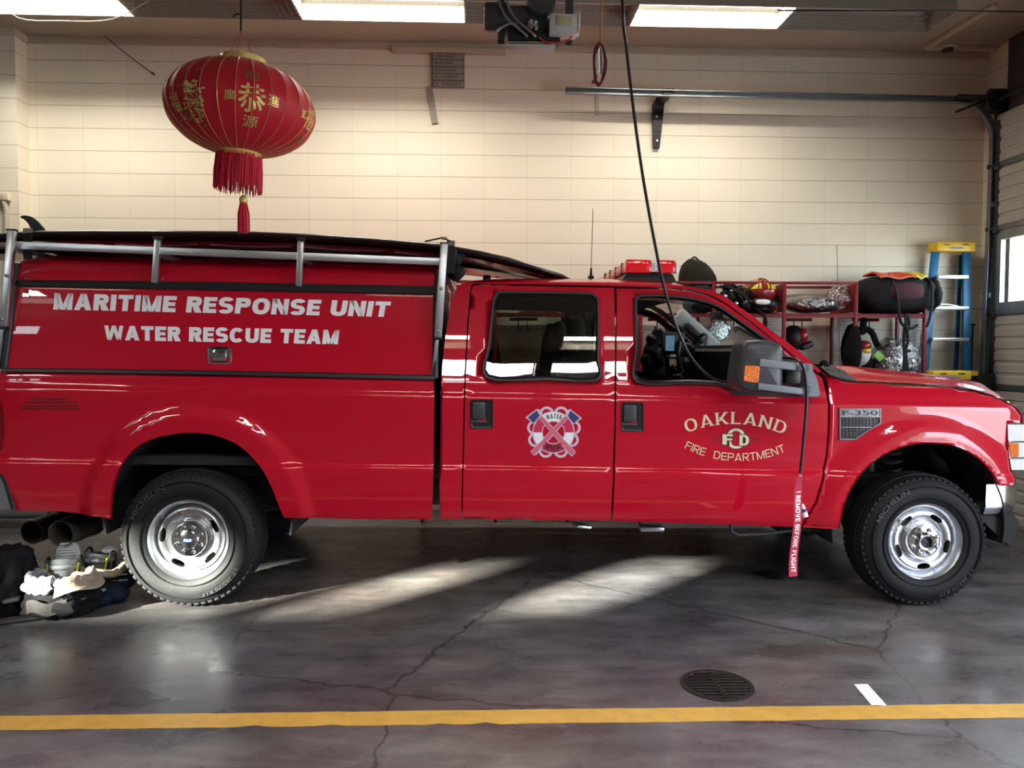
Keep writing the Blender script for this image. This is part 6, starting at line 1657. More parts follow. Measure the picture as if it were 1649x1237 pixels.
# ---- small things on the wall and ceiling
def wallp(px, py, off=0): return WY(px, py, YB-off)
sg = thing('name_board', 'stack of five grey lettered name strips on the block wall', 'sign', wallp(720, 113, .02)); so = Vector(sg.location)
a, b = wallp(694.5, 84), wallp(748, 142); mb = MB(); mb.box(((a.x+b.x)/2-so.x, .005, (a.z+b.z)/2-so.z), (b.x-a.x, .03, a.z-b.z), .003); mb.build('backboard', mat('weathered_grey_board', (.20, .18, .16), rough=.8, var=.2, scale=10), sg, 0)
M['strip'] = mat('faded_name_strip', (.34, .31, .27), rough=.8, var=.15, scale=10); M['faded_ink'] = mat('faded_brown_ink', (.13, .10, .08), rough=.8)
for k, t_ in enumerate(('THE DUST', 'BUSTERS', 'STARRING', 'P. CAPRIO', "D. O'KEEFE")):
    y0_, y1_ = 86+k*11.2, 95.2+k*11.2; p, q = wallp(697.5, y0_, .04), wallp(746, y1_, .04); mb = MB()
    mb.box(((p.x+q.x)/2-so.x, -.018, (p.z+q.z)/2-so.z), (q.x-p.x, .012, p.z-q.z), .002); s_ = mb.build('name_strip', M['strip'], sg, 0)
    x1 = 705+len(t_)*3.7
    mb = MB(); v, f = words(t_, lambda u, w_: WY(LERP(701, x1, u), LERP(y1_-2.2, y0_+2.2, w_), YB-.0465)-so, .2, .2, .2); mb.add(v, f); mb.build('lettering', M['faded_ink'], s_, 0)
def slat(name, label, cat, p, q, w_, m, th=.02):
    mb = MB(); mb.bar(wallp(*p, th/2), wallp(*q, th/2), w_, th, .002, up=(0, 1, 0)); o = mb.build(name, m, None, 20); tag(o, label, cat); return o
slat('wooden_slat', 'loose grey slat hanging crooked below the name board', 'slat', (691, 140), (700.5, 199), .058, M['strip'])
slat('wall_batten', 'long pale batten fixed along the top of the wall above the name board', 'batten', (632, 80), (815, 84), .045, M['cream_trim'], .06)
slat('wall_strip', 'short pale metal strip on the wall under the track end', 'wall strip', (961, 150), (961.5, 186), .035, mat('pale_strip', (.55, .50, .42), rough=.5), .008)
cq = thing('wall_conduit', 'cream painted conduit with elbow and box on the pilaster', 'conduit', WY(12, 330, 2.57)); co_ = Vector(cq.location)
CPp = lambda a, b: WY(a, b, 2.57)-co_
mb = MB(); mb.tube(catmull([CPp(-40, 316), CPp(-6, 317), CPp(4, 322), CPp(9, 334), CPp(10, 350)], 5)+[CPp(10.5, 420), CPp(12, 640)], .020, 10); mb.build('pipe', M['cream_trim'], cq)
mb = MB(); mb.box(CPp(8.5, 317), (.07, .05, .065), .006); mb.build('junction_box', M['gold_vinyl'], cq)
sk_ = thing('smoke_detector', 'round smoke detector on the ceiling near the door', 'smoke detector', WZ(1526, 73, ZC)); mb = MB(); mb.lathe([(.075, 0), (.075, -.018), (.06, -.03), (.0005, -.034)], (0, 0, 0), 'Z', 28); mb.build('cover', M['cream_trim'], sk_); mb = MB(); mb.lathe([(.05, -.032), (.05, -.055), (.0005, -.06)], (0, 0, 0), 'Z', 20); mb.build('sensor', M['dark_steel'], sk_)
mb = MB(); mb.tube(catmull([WY(168, 58, 2.74), WY(205, 88, 2.74), WY(246, 118, 2.76)], 4), .004, 6); mb.lathe([(.012, -.004), (.012, .02)], WY(246, 118, 2.76), 'Y', 10); tag(mb.build('wall_wire', M['cable'], None), 'thin dark wire slanting down the top left of the block wall', 'wire')
mb = MB(); mb.tube(catmull([WZ(1252, 17, 4.1), WZ(1450, 17, 4.1), WZ(1660, 19, 4.1)], 4), .006, 6); tag(mb.build('ceiling_cable', M['cable'], None), 'thin black cable strung under the ceiling light towards the door', 'cable')
mb = MB(); mb.tube(catmull([(WY(2, 24, 1.6).x, 1.62, LZ-.10), WY(30, 29, 1.6), WY(100, 33.5, 1.6), WY(180, 31, 1.6), (WY(238, 26, 1.6).x, 1.62, LZ-.10)], 4), .003, 5); tag(mb.build('loose_wire', mat('pale_wire', (.75, .66, .45), rough=.5), None), 'loose pale wire sagging under the far left light', 'wire')
# ---- floor drain and tape
dr = thing('floor_drain', 'round dark iron floor drain grate near the yellow line', 'floor drain', FL(1155, 1104), (0, TILT, 0))
M['iron'] = mat('rusty_iron', (.030, .024, .022), rough=.6, metal=.4, var=.4, scale=20)
mb = MB(); mb.lathe([(.165, .0015), (.165, .006), (.145, .006), (.142, .001)], (0, 0, 0), 'Z', 48); mb.build('frame', M['iron'], dr)
mb = MB(); mb.lathe([(.143, .0013), (.0005, .0013)], (0, 0, 0), 'Z', 40); mb.build('drain_hole', M['black'], dr)
mb = MB()
for k in range(9):
    y = -.124+k*.031; h_ = math.sqrt(max(0, .142**2-y*y)); mb.box((0, y, .0045), (2*h_, .013, .005), .001)
mb.box((0, 0, .0045), (.02, .27, .005)); mb.build('grate', M['iron'], dr)
mb = MB(); q = [FL(1375, 1102, .0012), FL(1397, 1101.5, .0012), FL(1429, 1137, .0012), FL(1405, 1137.5, .0012)]; mb.add(q, [(0, 1, 2, 3)]); tag(mb.build('tape_strip', M['white_vinyl'], None, 0), 'short white tape strip on the floor beside the yellow line', 'tape')
# ================================================================== GEAR LOCKERS AND WHAT HANGS IN THEM
M['locker_red'] = mat('locker_red_enamel', (0.20, 0.012, 0.018), rough=0.45, spec=0.3, var=0.06)
M['mesh_grey'] = mat('galvanised_mesh', (0.36, 0.34, 0.38), rough=0.45, metal=0.6)
LF, LB = 2.26, 2.745
def tilt_z(z, x): return z
zs_ = WY(1300, 506, LF).z; ztop = WY(1300, 453.5, LF).z
PX = [WY(1264, 480, LF).x, WY(1379.5, 480, LF).x, WY(1491.5, 480, LF).x]; SP_ = (PX[2]-PX[0])/2
PX = [PX[0]-SP_*k for k in range(5, 0, -1)]+PX
lk = thing('gear_locker', 'row of open red steel gear lockers along the block wall behind the truck', 'locker', ((PX[0]+PX[-1])/2, LF, fz(4)+.0)); lo = Vector(lk.location)
def lz(x): return fz(x)
def LV(x, y, z): return Vector((x, y, z))-lo
for k, x in enumerate(PX):
    for y in (LF+.015, LB-.015):
        hi = ztop
        if k == len(PX)-1: hi = zs_+.05
        mb = MB(); mb.box(LV(x, y, (hi+lz(x))/2), (.03, .03, hi-lz(x)), .004); mb.build('post', M['locker_red'], lk, 30)
    # side: solid above the shelf, welded wire below
    if k < len(PX)-1:
        mb = MB(); mb.box(LV(x, (LF+LB)/2, (ztop+zs_)/2), (.006, LB-LF-.06, ztop-zs_-.04)); mb.build('side_panel', M['locker_red'], lk, 0)
    mb = MB(); z0, z1 = lz(x)+.10, zs_-.03
    ny = 17; nz = int((z1-z0)/.028)
    for j in range(ny+1): y = LERP(LF+.03, LB-.03, j/ny); mb.box(LV(x, y, (z0+z1)/2), (.003, .003, z1-z0))
    for j in range(nz+1): z = LERP(z0, z1, j/nz); mb.box(LV(x, (LF+LB)/2, z), (.003, LB-LF-.06, .003))
    mb.build('wire_side', M['mesh_grey'] if k >= len(PX)-3 else M['locker_red'], lk, 0)
x0, x1 = PX[0], PX[-1]
for k in range(len(PX)-1):
    a, b = PX[k], PX[k+1]; xm = (a+b)/2
    mb = MB(); mb.box(LV(xm, (LF+LB)/2, zs_), (b-a-.03, LB-LF, .004)); mb.box(LV(xm, LF+.004, zs_-.012), (b-a-.03, .008, .036), .002); mb.build('shelf', M['locker_red'], lk, 0)
    if k < len(PX)-2:
        for y in (LF+.015, LB-.015):
            mb = MB(); mb.box(LV(xm, y, ztop-.012), (b-a-.03, .03, .024), .003); mb.build('top_rail', M['locker_red'], lk, 30)
    mb = MB(); mb.box(LV(xm-.05, LB-.12, zs_-.035), (.26, .03, .03), .003); hb = mb.build('hook_bar', M['locker_red'], lk, 30)
    for q in (-.13, .0):
        mb = MB(); p = LV(xm-.02+q*.6, LB-.14, zs_-.05); mb.tube(catmull([p, p+Vector((0, -.005, -.07)), p+Vector((.01, -.03, -.10)), p+Vector((.02, -.05, -.07))], 4), .006, 6); mb.build('hook', M['dark_steel'], hb)
M['nylon'] = mat('black_nylon', (0.014, 0.014, 0.016), spec=0.2, rough=0.75, var=0.3, scale=12, bump=0.5, bscale=30)
M['olive'] = mat('dark_olive_canvas', (0.020, 0.018, 0.014), spec=0.15, rough=0.85, var=0.3, scale=10, bump=0.5, bscale=30)
M['helmet_red'] = mat('helmet_red', (0.28, 0.012, 0.015), rough=0.3, coat=0.5, var=0.1)
M['hi_yellow'] = mat('reflective_yellow', (0.75, 0.62, 0.05), rough=0.4, var=0.1, emit=(.8, .7, .05), estr=0.0)
M['hi_green'] = mat('reflective_green', (0.35, 0.65, 0.12), rough=0.4, var=0.1)
M['orange'] = mat('orange_plastic', (0.70, 0.08, 0.02), rough=0.4, var=0.1)
M['silver_cloth'] = mat('silver_reflective_cloth', (0.17, 0.18, 0.20), rough=0.5, var=0.12, scale=20)
M['cream_cloth'] = mat('cream_lining', (0.26, 0.205, 0.155), spec=0.1, rough=0.85, var=0.15, scale=10, bump=0.4, bscale=30)
M['navy_cloth'] = mat('dark_navy_cloth', (0.010, 0.013, 0.026), spec=0.08, rough=0.85, var=0.3, scale=12, bump=0.5, bscale=30)
def clear_plastic():
    m = window_glass('crumpled_clear_plastic', (.86, .87, .90)); N, L = nodes(m)
    gl = [n for n in N if n.type == 'BSDF_GLOSSY'][0]; gl.inputs['Roughness'].default_value = .12
    tc = N.new('ShaderNodeTexCoord'); no = N.new('ShaderNodeTexNoise'); no.inputs['Scale'].default_value = 14; no.inputs['Detail'].default_value = 4; no.inputs['Distortion'].default_value = 1.2
    L.new(tc.outputs['Object'], no.inputs['Vector']); bp = N.new('ShaderNodeBump'); bp.inputs['Strength'].default_value = 1; bp.inputs['Distance'].default_value = .04
    L.new(no.outputs['Fac'], bp.inputs['Height']); L.new(bp.outputs['Normal'], gl.inputs['Normal'])
    mm = [n for n in N if n.type == 'MATH' and n.operation == 'MULTIPLY_ADD'][0]; mm.inputs[2].default_value = .38; mm.inputs[1].default_value = .55
    return m
M['plastic'] = clear_plastic()
def at_shelf(px, py, y=2.42): return WY(px, py, y)
def item(name, label, cat, px, py, y=2.42, group=None):
    o = thing(name, label, cat, WY(px, py, y), group=group); o0 = Vector(o.location)
    return o, (lambda a, b, yy=y: WY(a, b, yy)-o0)
SHT = zs_+.004                          # top of the shelf plate
# backpack
o, P = item('backpack', 'dark olive backpack standing on the locker shelf behind the light bar', 'bag', 1122, 500)
z0 = SHT-o.location.z
mb = MB(); h_ = P(1120, 418).z-z0
mb.blob((0, 0, z0+h_/2), (.165, .14, h_/2), 24, 18, noise=.10, fr=5, seed=3, p=.75, fn=lambda q: Vector((q.x*(1-.25*max(0, q.z/(h_/2)))-.03*max(0, q.z/(h_/2)), q.y, q.z)))
mb.build('bag_body', M['olive'], o, 60)
mb = MB(); mb.blob((0.0, -.13, z0+h_*.30), (.12, .05, h_*.22), 16, 10, noise=.08, seed=5, p=.7); mb.build('front_pocket', M['olive'], o, 60)
mb = MB(); mb.tube(catmull([P(1134, 424), P(1146, 437), P(1152, 450), P(1150, 460), P(1146, 462)], 5), .012, 8); mb.tube(catmull([P(1112, 420), P(1118, 414), P(1126, 420)], 4), .008, 6); mb.build('shoulder_strap', M['strap'], o, 60)
# breathing set heap
o, P = item('breathing_harness', 'heap of black breathing apparatus straps on the locker shelf beside the red helmet', 'harness', 1185, 500)
z0 = SHT-o.location.z; rn = random.Random(21); mb = MB()
for k in range(13):
    px = rn.uniform(1160, 1222); top = 462+(px-1160)*.10+rn.uniform(0, 22); p = P(px, top, rn.uniform(2.32, 2.55)); r_ = rn.uniform(.03, .06); mb.blob((p.x, p.y, max(z0+r_, p.z)), (r_*1.3, r_, r_), 10, 8, noise=.45, fr=12, seed=k)
mb.blob((0, .05, z0+.09), (.21, .15, .09), 18, 10, noise=.25, fr=7, seed=40, p=.8); mb.build('padding', M['nylon'], o, 60)
mb = MB()
for k in range(6):
    a = P(rn.uniform(1158, 1200), rn.uniform(458, 480), 2.30); b = P(rn.uniform(1190, 1225), rn.uniform(475, 498), 2.28); c = (a+b)/2+Vector((0, -.04, .05)); mb.tube(catmull([a, c, b], 6), .008, 6)
mb.build('strap', M['strap'], o, 60)
mb = MB()
for px, py in ((1178, 468), (1192, 477), (1204, 490), (1186, 488), (1168, 476)): mb.box(P(px, py, 2.275), (.03, .012, .02), .003, (0, .5, 0))
mb.build('buckle', M['alu'], o, 30)
mb = MB(); mb.box(P(1200, 466, 2.30), (.05, .02, .03), .004, (0, -.4, 0)); mb.build('webbing_label', M['hi_yellow'], o, 30)
# red fire helmet with goggles
o, P = item('fire_helmet', 'red fire helmet with yellow reflective panels and goggles lying on the locker shelf', 'helmet', 1222, 500, 2.36)
z0 = SHT-o.location.z; c_ = P(1222, 470, 2.38); mb = MB()
mb.blob(c_, (.155, .15, .115), 28, 18); mb.build('shell', M['helmet_red'], o, 60)
mb = MB(); mb.lathe([(.14, -.02), (.20, -.045), (.205, -.05), (.195, -.055), (.14, -.035)], (0, 0, 0), 'Z', 32); mb.v = [Matrix.Rotation(math.radians(34), 3, 'X') @ v + c_+Vector((0, .0, .01)) for v in mb.v]; mb.build('brim', M['dark_trim'], o, 40)
mb = MB()
for s in (-2, -1, 1, 2):
    ax = s*.36; pts_ = []
    def hs(u, v, ax=ax): th = ax+(u-.5)*.34; ph = math.radians(8+44*v); return c_+Vector((.158*math.cos(ph)*math.sin(th), -.153*math.cos(ph)*math.cos(th), .118*math.sin(ph)))
    mb.grid(lambda u, v: hs(u, v), 5, 5)
mb.build('reflective_panel', M['hi_yellow'], o, 60)
mb = MB()
for s in (-1, 0, 1): 
    pts_ = [c_+Vector((.162*math.cos(ph)*math.sin(s*.36+.0), -.157*math.cos(ph)*math.cos(s*.36), .122*math.sin(ph))) for ph in [math.radians(q) for q in range(0, 91, 10)]]; mb.tube(pts_, .007, 6)
mb.build('crest', M['helmet_red'], o, 60)
mb = MB(); g = P(1226, 487, 2.20); mb.blob(g, (.085, .05, .038), 18, 10, p=.7); mb.blob(g+Vector((.10, .07, -.01)), (.05, .05, .05), 12, 8, noise=.2); mb.blob(g+Vector((-.11, .07, -.02)), (.05, .05, .05), 12, 8, noise=.2); mb.blob((c_.x, c_.y, z0+.05), (.15, .13, .05), 16, 8, noise=.2); mb.build('goggles', M['black'], o, 60)
mb = MB(); mb.blob(g+Vector((.0, -.035, 0)), (.068, .02, .024), 14, 8, p=.7); mb.build('goggle_lens', M['whitened_lens'], o, 60)
mb = MB(); mb.tube(catmull([P(1215, 495, 2.25), P(1232, 510, 2.23), P(1234, 530, 2.24), P(1236, 548, 2.24)], 5), .010, 7); mb.build('chin_strap', M['strap'], o, 60)
o, P = item('orange_canister', 'orange canister beside the red helmet on the locker shelf', 'canister', 1246, 500, 2.36); z0 = SHT-o.location.z
mb = MB(); mb.lathe([(.0005, z0), (.035, z0), (.038, z0+.01), (.038, z0+.08), (.025, z0+.10), (.0005, z0+.105)], (0, 0, 0), 'Z', 20); mb.build('canister_body', M['orange'], o)
# bagged gear
o, P = item('plastic_bag', 'clear plastic bag of dark gear lying on the locker shelf', 'bag', 1318, 500, 2.42); z0 = SHT-o.location.z
mb = MB(); mb.blob((-.11, 0, z0+.075), (.20, .13, .055), 18, 10, noise=.25, fr=8, seed=7); mb.blob((-.02, -.05, z0+.055), (.16, .07, .04), 14, 8, noise=.3, fr=9, seed=8); mb.build('bagged_gear', M['nylon'], o, 60)
mb = MB(); mb.blob((-.09, 0, z0+.092), (.235, .17, .088), 26, 16, noise=.16, fr=6, seed=9); mb.build('bag', M['plastic'], o, 40)
mb = MB(); c1 = P(1352, 478, 2.42); mb.blob((c1.x, 0, z0+.15), (.115, .13, .12), 22, 16, noise=.22, fr=7, seed=12); mb.build('bag_neck', M['plastic'], o, 40)
# duffel with red cloth
o, P = item('duffel_bag', 'large black duffel bag lying on the lockers nearest the stepladder', 'bag', 1438, 500, 2.45); z0 = SHT-o.location.z
cx = P(1438, 480).x; hgt = P(1430, 445).z-z0
mb = MB(); mb.blob((cx, 0, z0+hgt/2), (.365, .21, hgt/2), 34, 20, noise=.07, fr=5, seed=15, p=.62); mb.build('bag_body', M['nylon'], o, 60)
mb = MB(); mb.blob((cx+.02, -.185, z0+hgt*.55), (.17, .05, hgt*.24), 18, 10, noise=.12, fr=6, seed=6, p=.7); mb.build('faded_pocket', mat('faded_maroon_cloth', (.07, .022, .028), rough=.85, var=.3, scale=14), o, 60)
mb = MB(); a = cx-.10
mb.tube(catmull([(a, -.10, z0+hgt+.005), (a-.01, -.19, z0+hgt*.8), (a+.01, -.235, z0+hgt*.4), (a+.03, -.24, z0-.02), (a+.06, -.245, z0-.10), (a+.14, -.24, z0-.13), (a+.20, -.235, z0-.10)], 6), .013, 8)
b = cx+.23; mb.tube(catmull([(b, -.10, z0+hgt*.98), (b+.015, -.19, z0+hgt*.75), (b+.0, -.225, z0+hgt*.3), (b-.02, -.24, z0-.03), (b-.05, -.24, z0-.12)], 6), .012, 8); mb.build('carry_strap', M['strap'], o, 60)
mb = MB(); mb.box(P(1484, 446, 2.4), (.03, .04, .06), .006); mb.blob((cx+.33, -.06, z0+hgt*.55), (.07, .13, hgt*.4), 12, 8, noise=.2, fr=8); mb.build('end_flap', M['nylon'], o, 60)
o, P = item('folded_cloth', 'folded orange and yellow cloth on top of the black duffel bag', 'cloth', 1438, 446, 2.40)
oz = Vector((cx, 2.45, SHT+hgt)); 
def cl(u, v, x0=-.22, x1=.14): return Vector((LERP(x0, x1, u)+cx, LERP(-.20, .12, v), hgt+.012-.03*max(0, 1-v*2.2)**1.5*1.6+.010*math.sin(u*9+v*4)))
base = Vector((WY(1438, 500, 2.45).x, 2.45, SHT))-Vector(o.location)
for x0, x1, m_, nm in ((-.23, .10, M['orange'], 'orange_cloth'), (.09, .20, M['hi_yellow'], 'yellow_cloth')):
    mb = MB(); mb.sheet(lambda u, v: cl(u, v, x0, x1)+base, 12, 10, (0, 0, .016)); mb.build(nm, m_, o, 60)
# webbing strap bundle hanging
o, P = item('webbing_bundle', 'black webbing bundle hanging down from the duffel bag inside the lockers', 'strap', 1461, 510, 2.22)
mb = MB(); rn = random.Random(31)
for k in range(3): mb.tube(catmull([P(1464-k*3, 505, 2.215), P(1462+rn.uniform(-5, 5), 525, 2.215-k*.01), P(1457+rn.uniform(-3, 8), 548, 2.21), P(1460+rn.uniform(-5, 5), 572, 2.215-k*.01), P(1462-k*3, 600, 2.22), P(1461, 640, 2.22)], 5), .012, 7)
for q in ((1461, 527), (1459, 547), (1461, 565)): mb.box(P(*q, 2.20), (.055, .025, .03), .006)
mb.build('webbing', M['strap'], o, 60)
# jackets and helmets hanging below the shelf
def hang(name, label, px, py0, py1, wpx, m, y=2.5, seed=0, group=None, parts=None, cat='jacket', noise=.16):
    o, P = item(name, label, cat, px, py0, y, group); a, b = P(px, py0), P(px, py1); hw = abs(P(px+wpx/2, py0).x-P(px-wpx/2, py0).x)/2
    mb = MB(); mb.blob((0, 0, (a.z+b.z)/2), (hw, .11, (a.z-b.z)/2), 22, 18, noise=noise, fr=6, seed=seed, p=.8, fn=lambda q: Vector((q.x*(1-.35*max(0, q.z/((a.z-b.z)/2))), q.y, q.z)))
    mb.tube([(0, .05, a.z-.04), (0, .08, zs_-.10-o.location.z)], .006, 6); mb.build('cloth', m, o, 60)
    return o, P
o, P = hang('turnout_jacket', 'black turnout jacket hanging in the locker seen through the front side window', 1058, 527, 640, 46, M['nylon'], 2.5, 4)
mb = MB(); mb.bar(P(1040, 560, 2.36), P(1076, 560, 2.36), .01, .03); mb.build('pocket_flap', M['strap'], o, 0)
hang('turnout_jacket', 'dark jacket hanging in the locker seen through the middle of the rear side window', 886, 520, 640, 34, M['nylon'], 2.5, 9)
hang('turnout_jacket', 'dark jacket hanging in the locker at the left end of the rear side window', 792, 530, 640, 30, M['nylon'], 2.5, 14)
o, P = item('cap_helmet', 'black helmet with a red mesh panel hanging under the locker shelf above the windscreen base', 'helmet', 1282, 520, 2.45)
c_ = P(1281, 545); mb = MB(); mb.blob(c_+Vector((-.02, 0, 0)), (.105, .11, .12), 22, 16); mb.bar(c_+Vector((.02, -.05, -.09)), c_+Vector((.13, -.05, -.045)), .10, .06, .02); mb.build('shell', M['black'], o, 60)
mb = MB(); mb.blob(c_+Vector((.035, -.05, .02)), (.055, .075, .075), 16, 12); mb.build('mesh_panel', M['helmet_red'], o, 60)
mb = MB(); mb.tube([c_+Vector((0, 0, .11)), Vector((c_.x, .1, zs_-.10-o.location.z))], .005, 6); mb.build('hanging_loop', M['strap'], o, 60)
hang('dark_hood', 'black hood hanging against the second mesh partition of the lockers', 1372, 520, 600, 26, M['fabric_dark'], 2.33, 18, cat='hood', noise=.08)
o, P = item('fire_helmet', 'white and red helmet with yellow panel hanging low in the last locker', 'helmet', 1389, 530, 2.42)
c_ = P(1386, 568); mb = MB(); mb.blob(c_, (.085, .10, .12), 18, 14); mb.build('shell', M['white_vinyl'], o, 60)
mb = MB(); mb.blob(c_+Vector((.0, -.03, .06)), (.075, .085, .055), 14, 10); mb.build('red_crown', M['helmet_red'], o, 60)
mb = MB(); mb.blob(c_+Vector((.01, -.07, .015)), (.05, .045, .03), 12, 8); mb.build('yellow_panel', M['hi_yellow'], o, 60)
mb = MB(); mb.blob(c_+Vector((.07, .02, -.09)), (.05, .06, .08), 12, 8, noise=.2); mb.tube([c_+Vector((0, 0, .11)), Vector((c_.x, .1, zs_-.1-o.location.z))], .005, 6); mb.build('ear_flap', M['olive'], o, 60)
o, P = item('breathing_hose', 'black corrugated breathing hose hanging from the last locker hook', 'hose', 1393, 515, 2.50)
pts_ = catmull([P(1392, 512), P(1388, 535), P(1394, 530), P(1404, 536), P(1411, 552), P(1418, 568), P(1422, 590)], 8); mb = MB(); mb.tube(pts_, [.026+(.005 if i % 2 else 0) for i in range(len(pts_))], 10); mb.build('hose', M['nylon'], o, 30)
o, P = item('gear_bag', 'navy gear bag with a green reflective band under clear plastic in the last locker', 'bag', 1440, 600, 2.47)
mb = MB(); mb.blob(P(1438, 600), (.20, .15, .26), 24, 16, noise=.14, fr=5, seed=23); mb.build('bag_body', M['navy_cloth'], o, 60)
mb = MB(); mb.bar(P(1411, 578, 2.34), P(1419, 569, 2.34), .085, .02, .006, up=(0, 1, 0)); mb.build('reflective_band', M['hi_green'], o, 30)
mb = MB(); mb.blob(P(1442, 592, 2.45), (.235, .18, .28), 24, 16, noise=.2, fr=6, seed=24); mb.build('clear_cover', M['plastic'], o, 40)
# things on the shelf seen through the rear side window
o, P = item('folded_hose', 'folded red hose lying on the locker shelf seen through the rear side window', 'hose', 866, 500, 2.42); z0 = SHT-o.location.z
mb = MB()
for k in range(3): mb.box((.02*k, .02*k, z0+.012+.022*k), (.34-.05*k, .12, .02), .006, (0, 0, .1*k))
mb.build('hose', M['helmet_red'], o, 40)
o, P = item('dark_pouch', 'dark pouch on the locker shelf seen at the right of the rear side window', 'pouch', 930, 500, 2.42); z0 = SHT-o.location.z
mb = MB(); mb.blob((0, 0, z0+.075), (.10, .08, .075), 16, 12, noise=.12, p=.8); mb.build('pouch', M['nylon'], o, 60)

# ================================================================== STEPLADDERS
M['ladder_blue'] = mat('blue_fibreglass', (0.010, 0.13, 0.30), rough=0.4, var=0.1, scale=10); M['ladder_yellow'] = mat('yellow_ladder_top', (0.78, 0.48, 0.03), rough=0.4, var=0.06)
def stepladder(name, label, tl, tr, bl, br, ytop, ybot, capy, steps, steps_dark=False):
    """rails through photographed points on a plane that leans from ytop at the cap to ybot at the floor"""
    zt_ = WY((tl[0]+tr[0])/2, tl[1], ytop).z; x_ = WY(tl[0], tl[1], ytop).x; zf = fz(x_)+.004
    def onlean(px, py):
        y = ytop
        for _ in range(8):
            p = WY(px, py, y); y = LERP(ybot, ytop, (p.z-zf)/(zt_-zf))
        return WY(px, py, y)
    a0, a1, b0_, b1_ = onlean(*tl), onlean(*bl), onlean(*tr), onlean(*br)
    def ext(p, q): return p+(q-p)*((p.z-zf)/(p.z-q.z))
    A1, B1 = ext(a0, a1), ext(b0_, b1_); o = thing(name, label, 'stepladder', (A1+B1)/2); o0 = Vector(o.location)
    for p, q in ((a0, A1), (b0_, B1)):
        mb = MB(); mb.bar(p-o0, q-o0, .030, .075, .004, up=(1, 0, 0)); mb.build('side_rail', M['ladder_blue'], o, 30)
        mb = MB(); mb.box(q-o0+Vector((0, 0, .03)), (.05, .09, .06), .01); mb.build('foot', M['rubber'], o, 30)
    for dx, p, q in ((.02, a0, A1), (-.02, b0_, B1)):
        mb = MB(); mb.bar(p-o0+Vector((dx, .055, -.02)), Vector((q.x+dx-o0.x, max(q.y+.10, ytop+.03)-o0.y, 0)), .02, .035, .003, up=(1, 0, 0)); mb.build('rear_rail', M['ladder_blue'], o, 30)
    cz = (a0.z+b0_.z)/2; mb = MB(); top_z = WY((tl[0]+tr[0])/2, capy, ytop-.05).z
    mb.box(Vector(((a0.x+b0_.x)/2, ytop-.01, (cz+top_z)/2))-o0, (b0_.x-a0.x+.075, .15, top_z-cz+.01), .012); cp_ = mb.build('top_cap', M['ladder_yellow'], o, 30)
    mb = MB()
    for s in (-1, 1): mb.box(Vector(((a0.x+b0_.x)/2+s*(b0_.x-a0.x)*.3, ytop-.086, top_z-.022))-o0, (.06, .004, .010))
    mb.build('cap_slot', M['black'], cp_, 0)
    mb = MB(); c_ = Vector(((a0.x+b0_.x)/2, ytop-.0865, (cz+top_z)/2-.012))-o0; mb.add([c_+Vector((.075*math.cos(2*math.pi*k/20), 0, .014*math.sin(2*math.pi*k/20))) for k in range(20)], [tuple(range(20))]); mb.build('cap_label', M['strip'], cp_, 0)
    k = 0
    for py in steps:
        p = onlean(tl[0], py); t = (a0.z-p.z)/(a0.z-A1.z); l, r = a0.lerp(A1, t), b0_.lerp(B1, t)
        mb = MB(); mb.box((l+r)/2-o0+Vector((0, -.02, 0)), (r.x-l.x-.03, .09, .032), .004); mb.build('step', M['alu'], o, 30); k += 1
    mb = MB(); t = .2; l, r = a0.lerp(A1, t), b0_.lerp(B1, t); mb.tube(catmull([l-o0+Vector((.02, .03, 0)), (l+r)/2-o0+Vector((0, .05, .01)), r-o0+Vector((-.02, .03, -.02))], 5), .008, 6); mb.build('spreader', M['alu'], o)
    return o
st_ = stepladder('stepladder', 'tall blue fibreglass stepladder with a yellow top leaning by the door track', (1506, 406), (1556, 406), (1489, 587), (1556.5, 587), 2.66, 2.46, 391, (447, 497, 547, 600, 650, 700))
stepladder('stepladder', 'short stepladder with a yellow top standing behind the bonnet below the tall blue one', (1500, 610), (1549, 611), (1497, 680), (1552, 680), 2.22, 2.05, 598, (655, 705))
o = thing('tool_chest', 'narrow black tool chest with a yellow latch beside the stepladders', 'tool chest', (WY(1577, 610, 2.5).x, 2.52, fz(6)))
zt_ = WY(1577, 602, 2.5).z-fz(6); mb = MB(); mb.box((0, 0, zt_/2), (.17, .26, zt_), .01); mb.build('chest_body', M['black'], o, 30)
mb = MB(); p = WY(1569, 601.5, 2.36)-Vector(o.location); mb.box(p, (.06, .03, .045), .006); mb.build('latch', M['ladder_yellow'], o, 30)
mb = MB(); a = WY(1566.5, 523, 2.75); b = WY(1562, 640, 2.72); b = a+(b-a)*((a.z-fz(6))/(a.z-b.z)); o = thing('pole', 'thin black pole with a flat head leaning beside the blue stepladder', 'pole', b); o0 = Vector(o.location)
mb.tube([a-o0, b-o0], .010, 8); mb.build('shaft', M['dark_trim'], o); mb = MB(); mb.box(a-o0+Vector((0, 0, .0)), (.035, .03, .02), .005); mb.build('head', M['dark_trim'], o, 30)

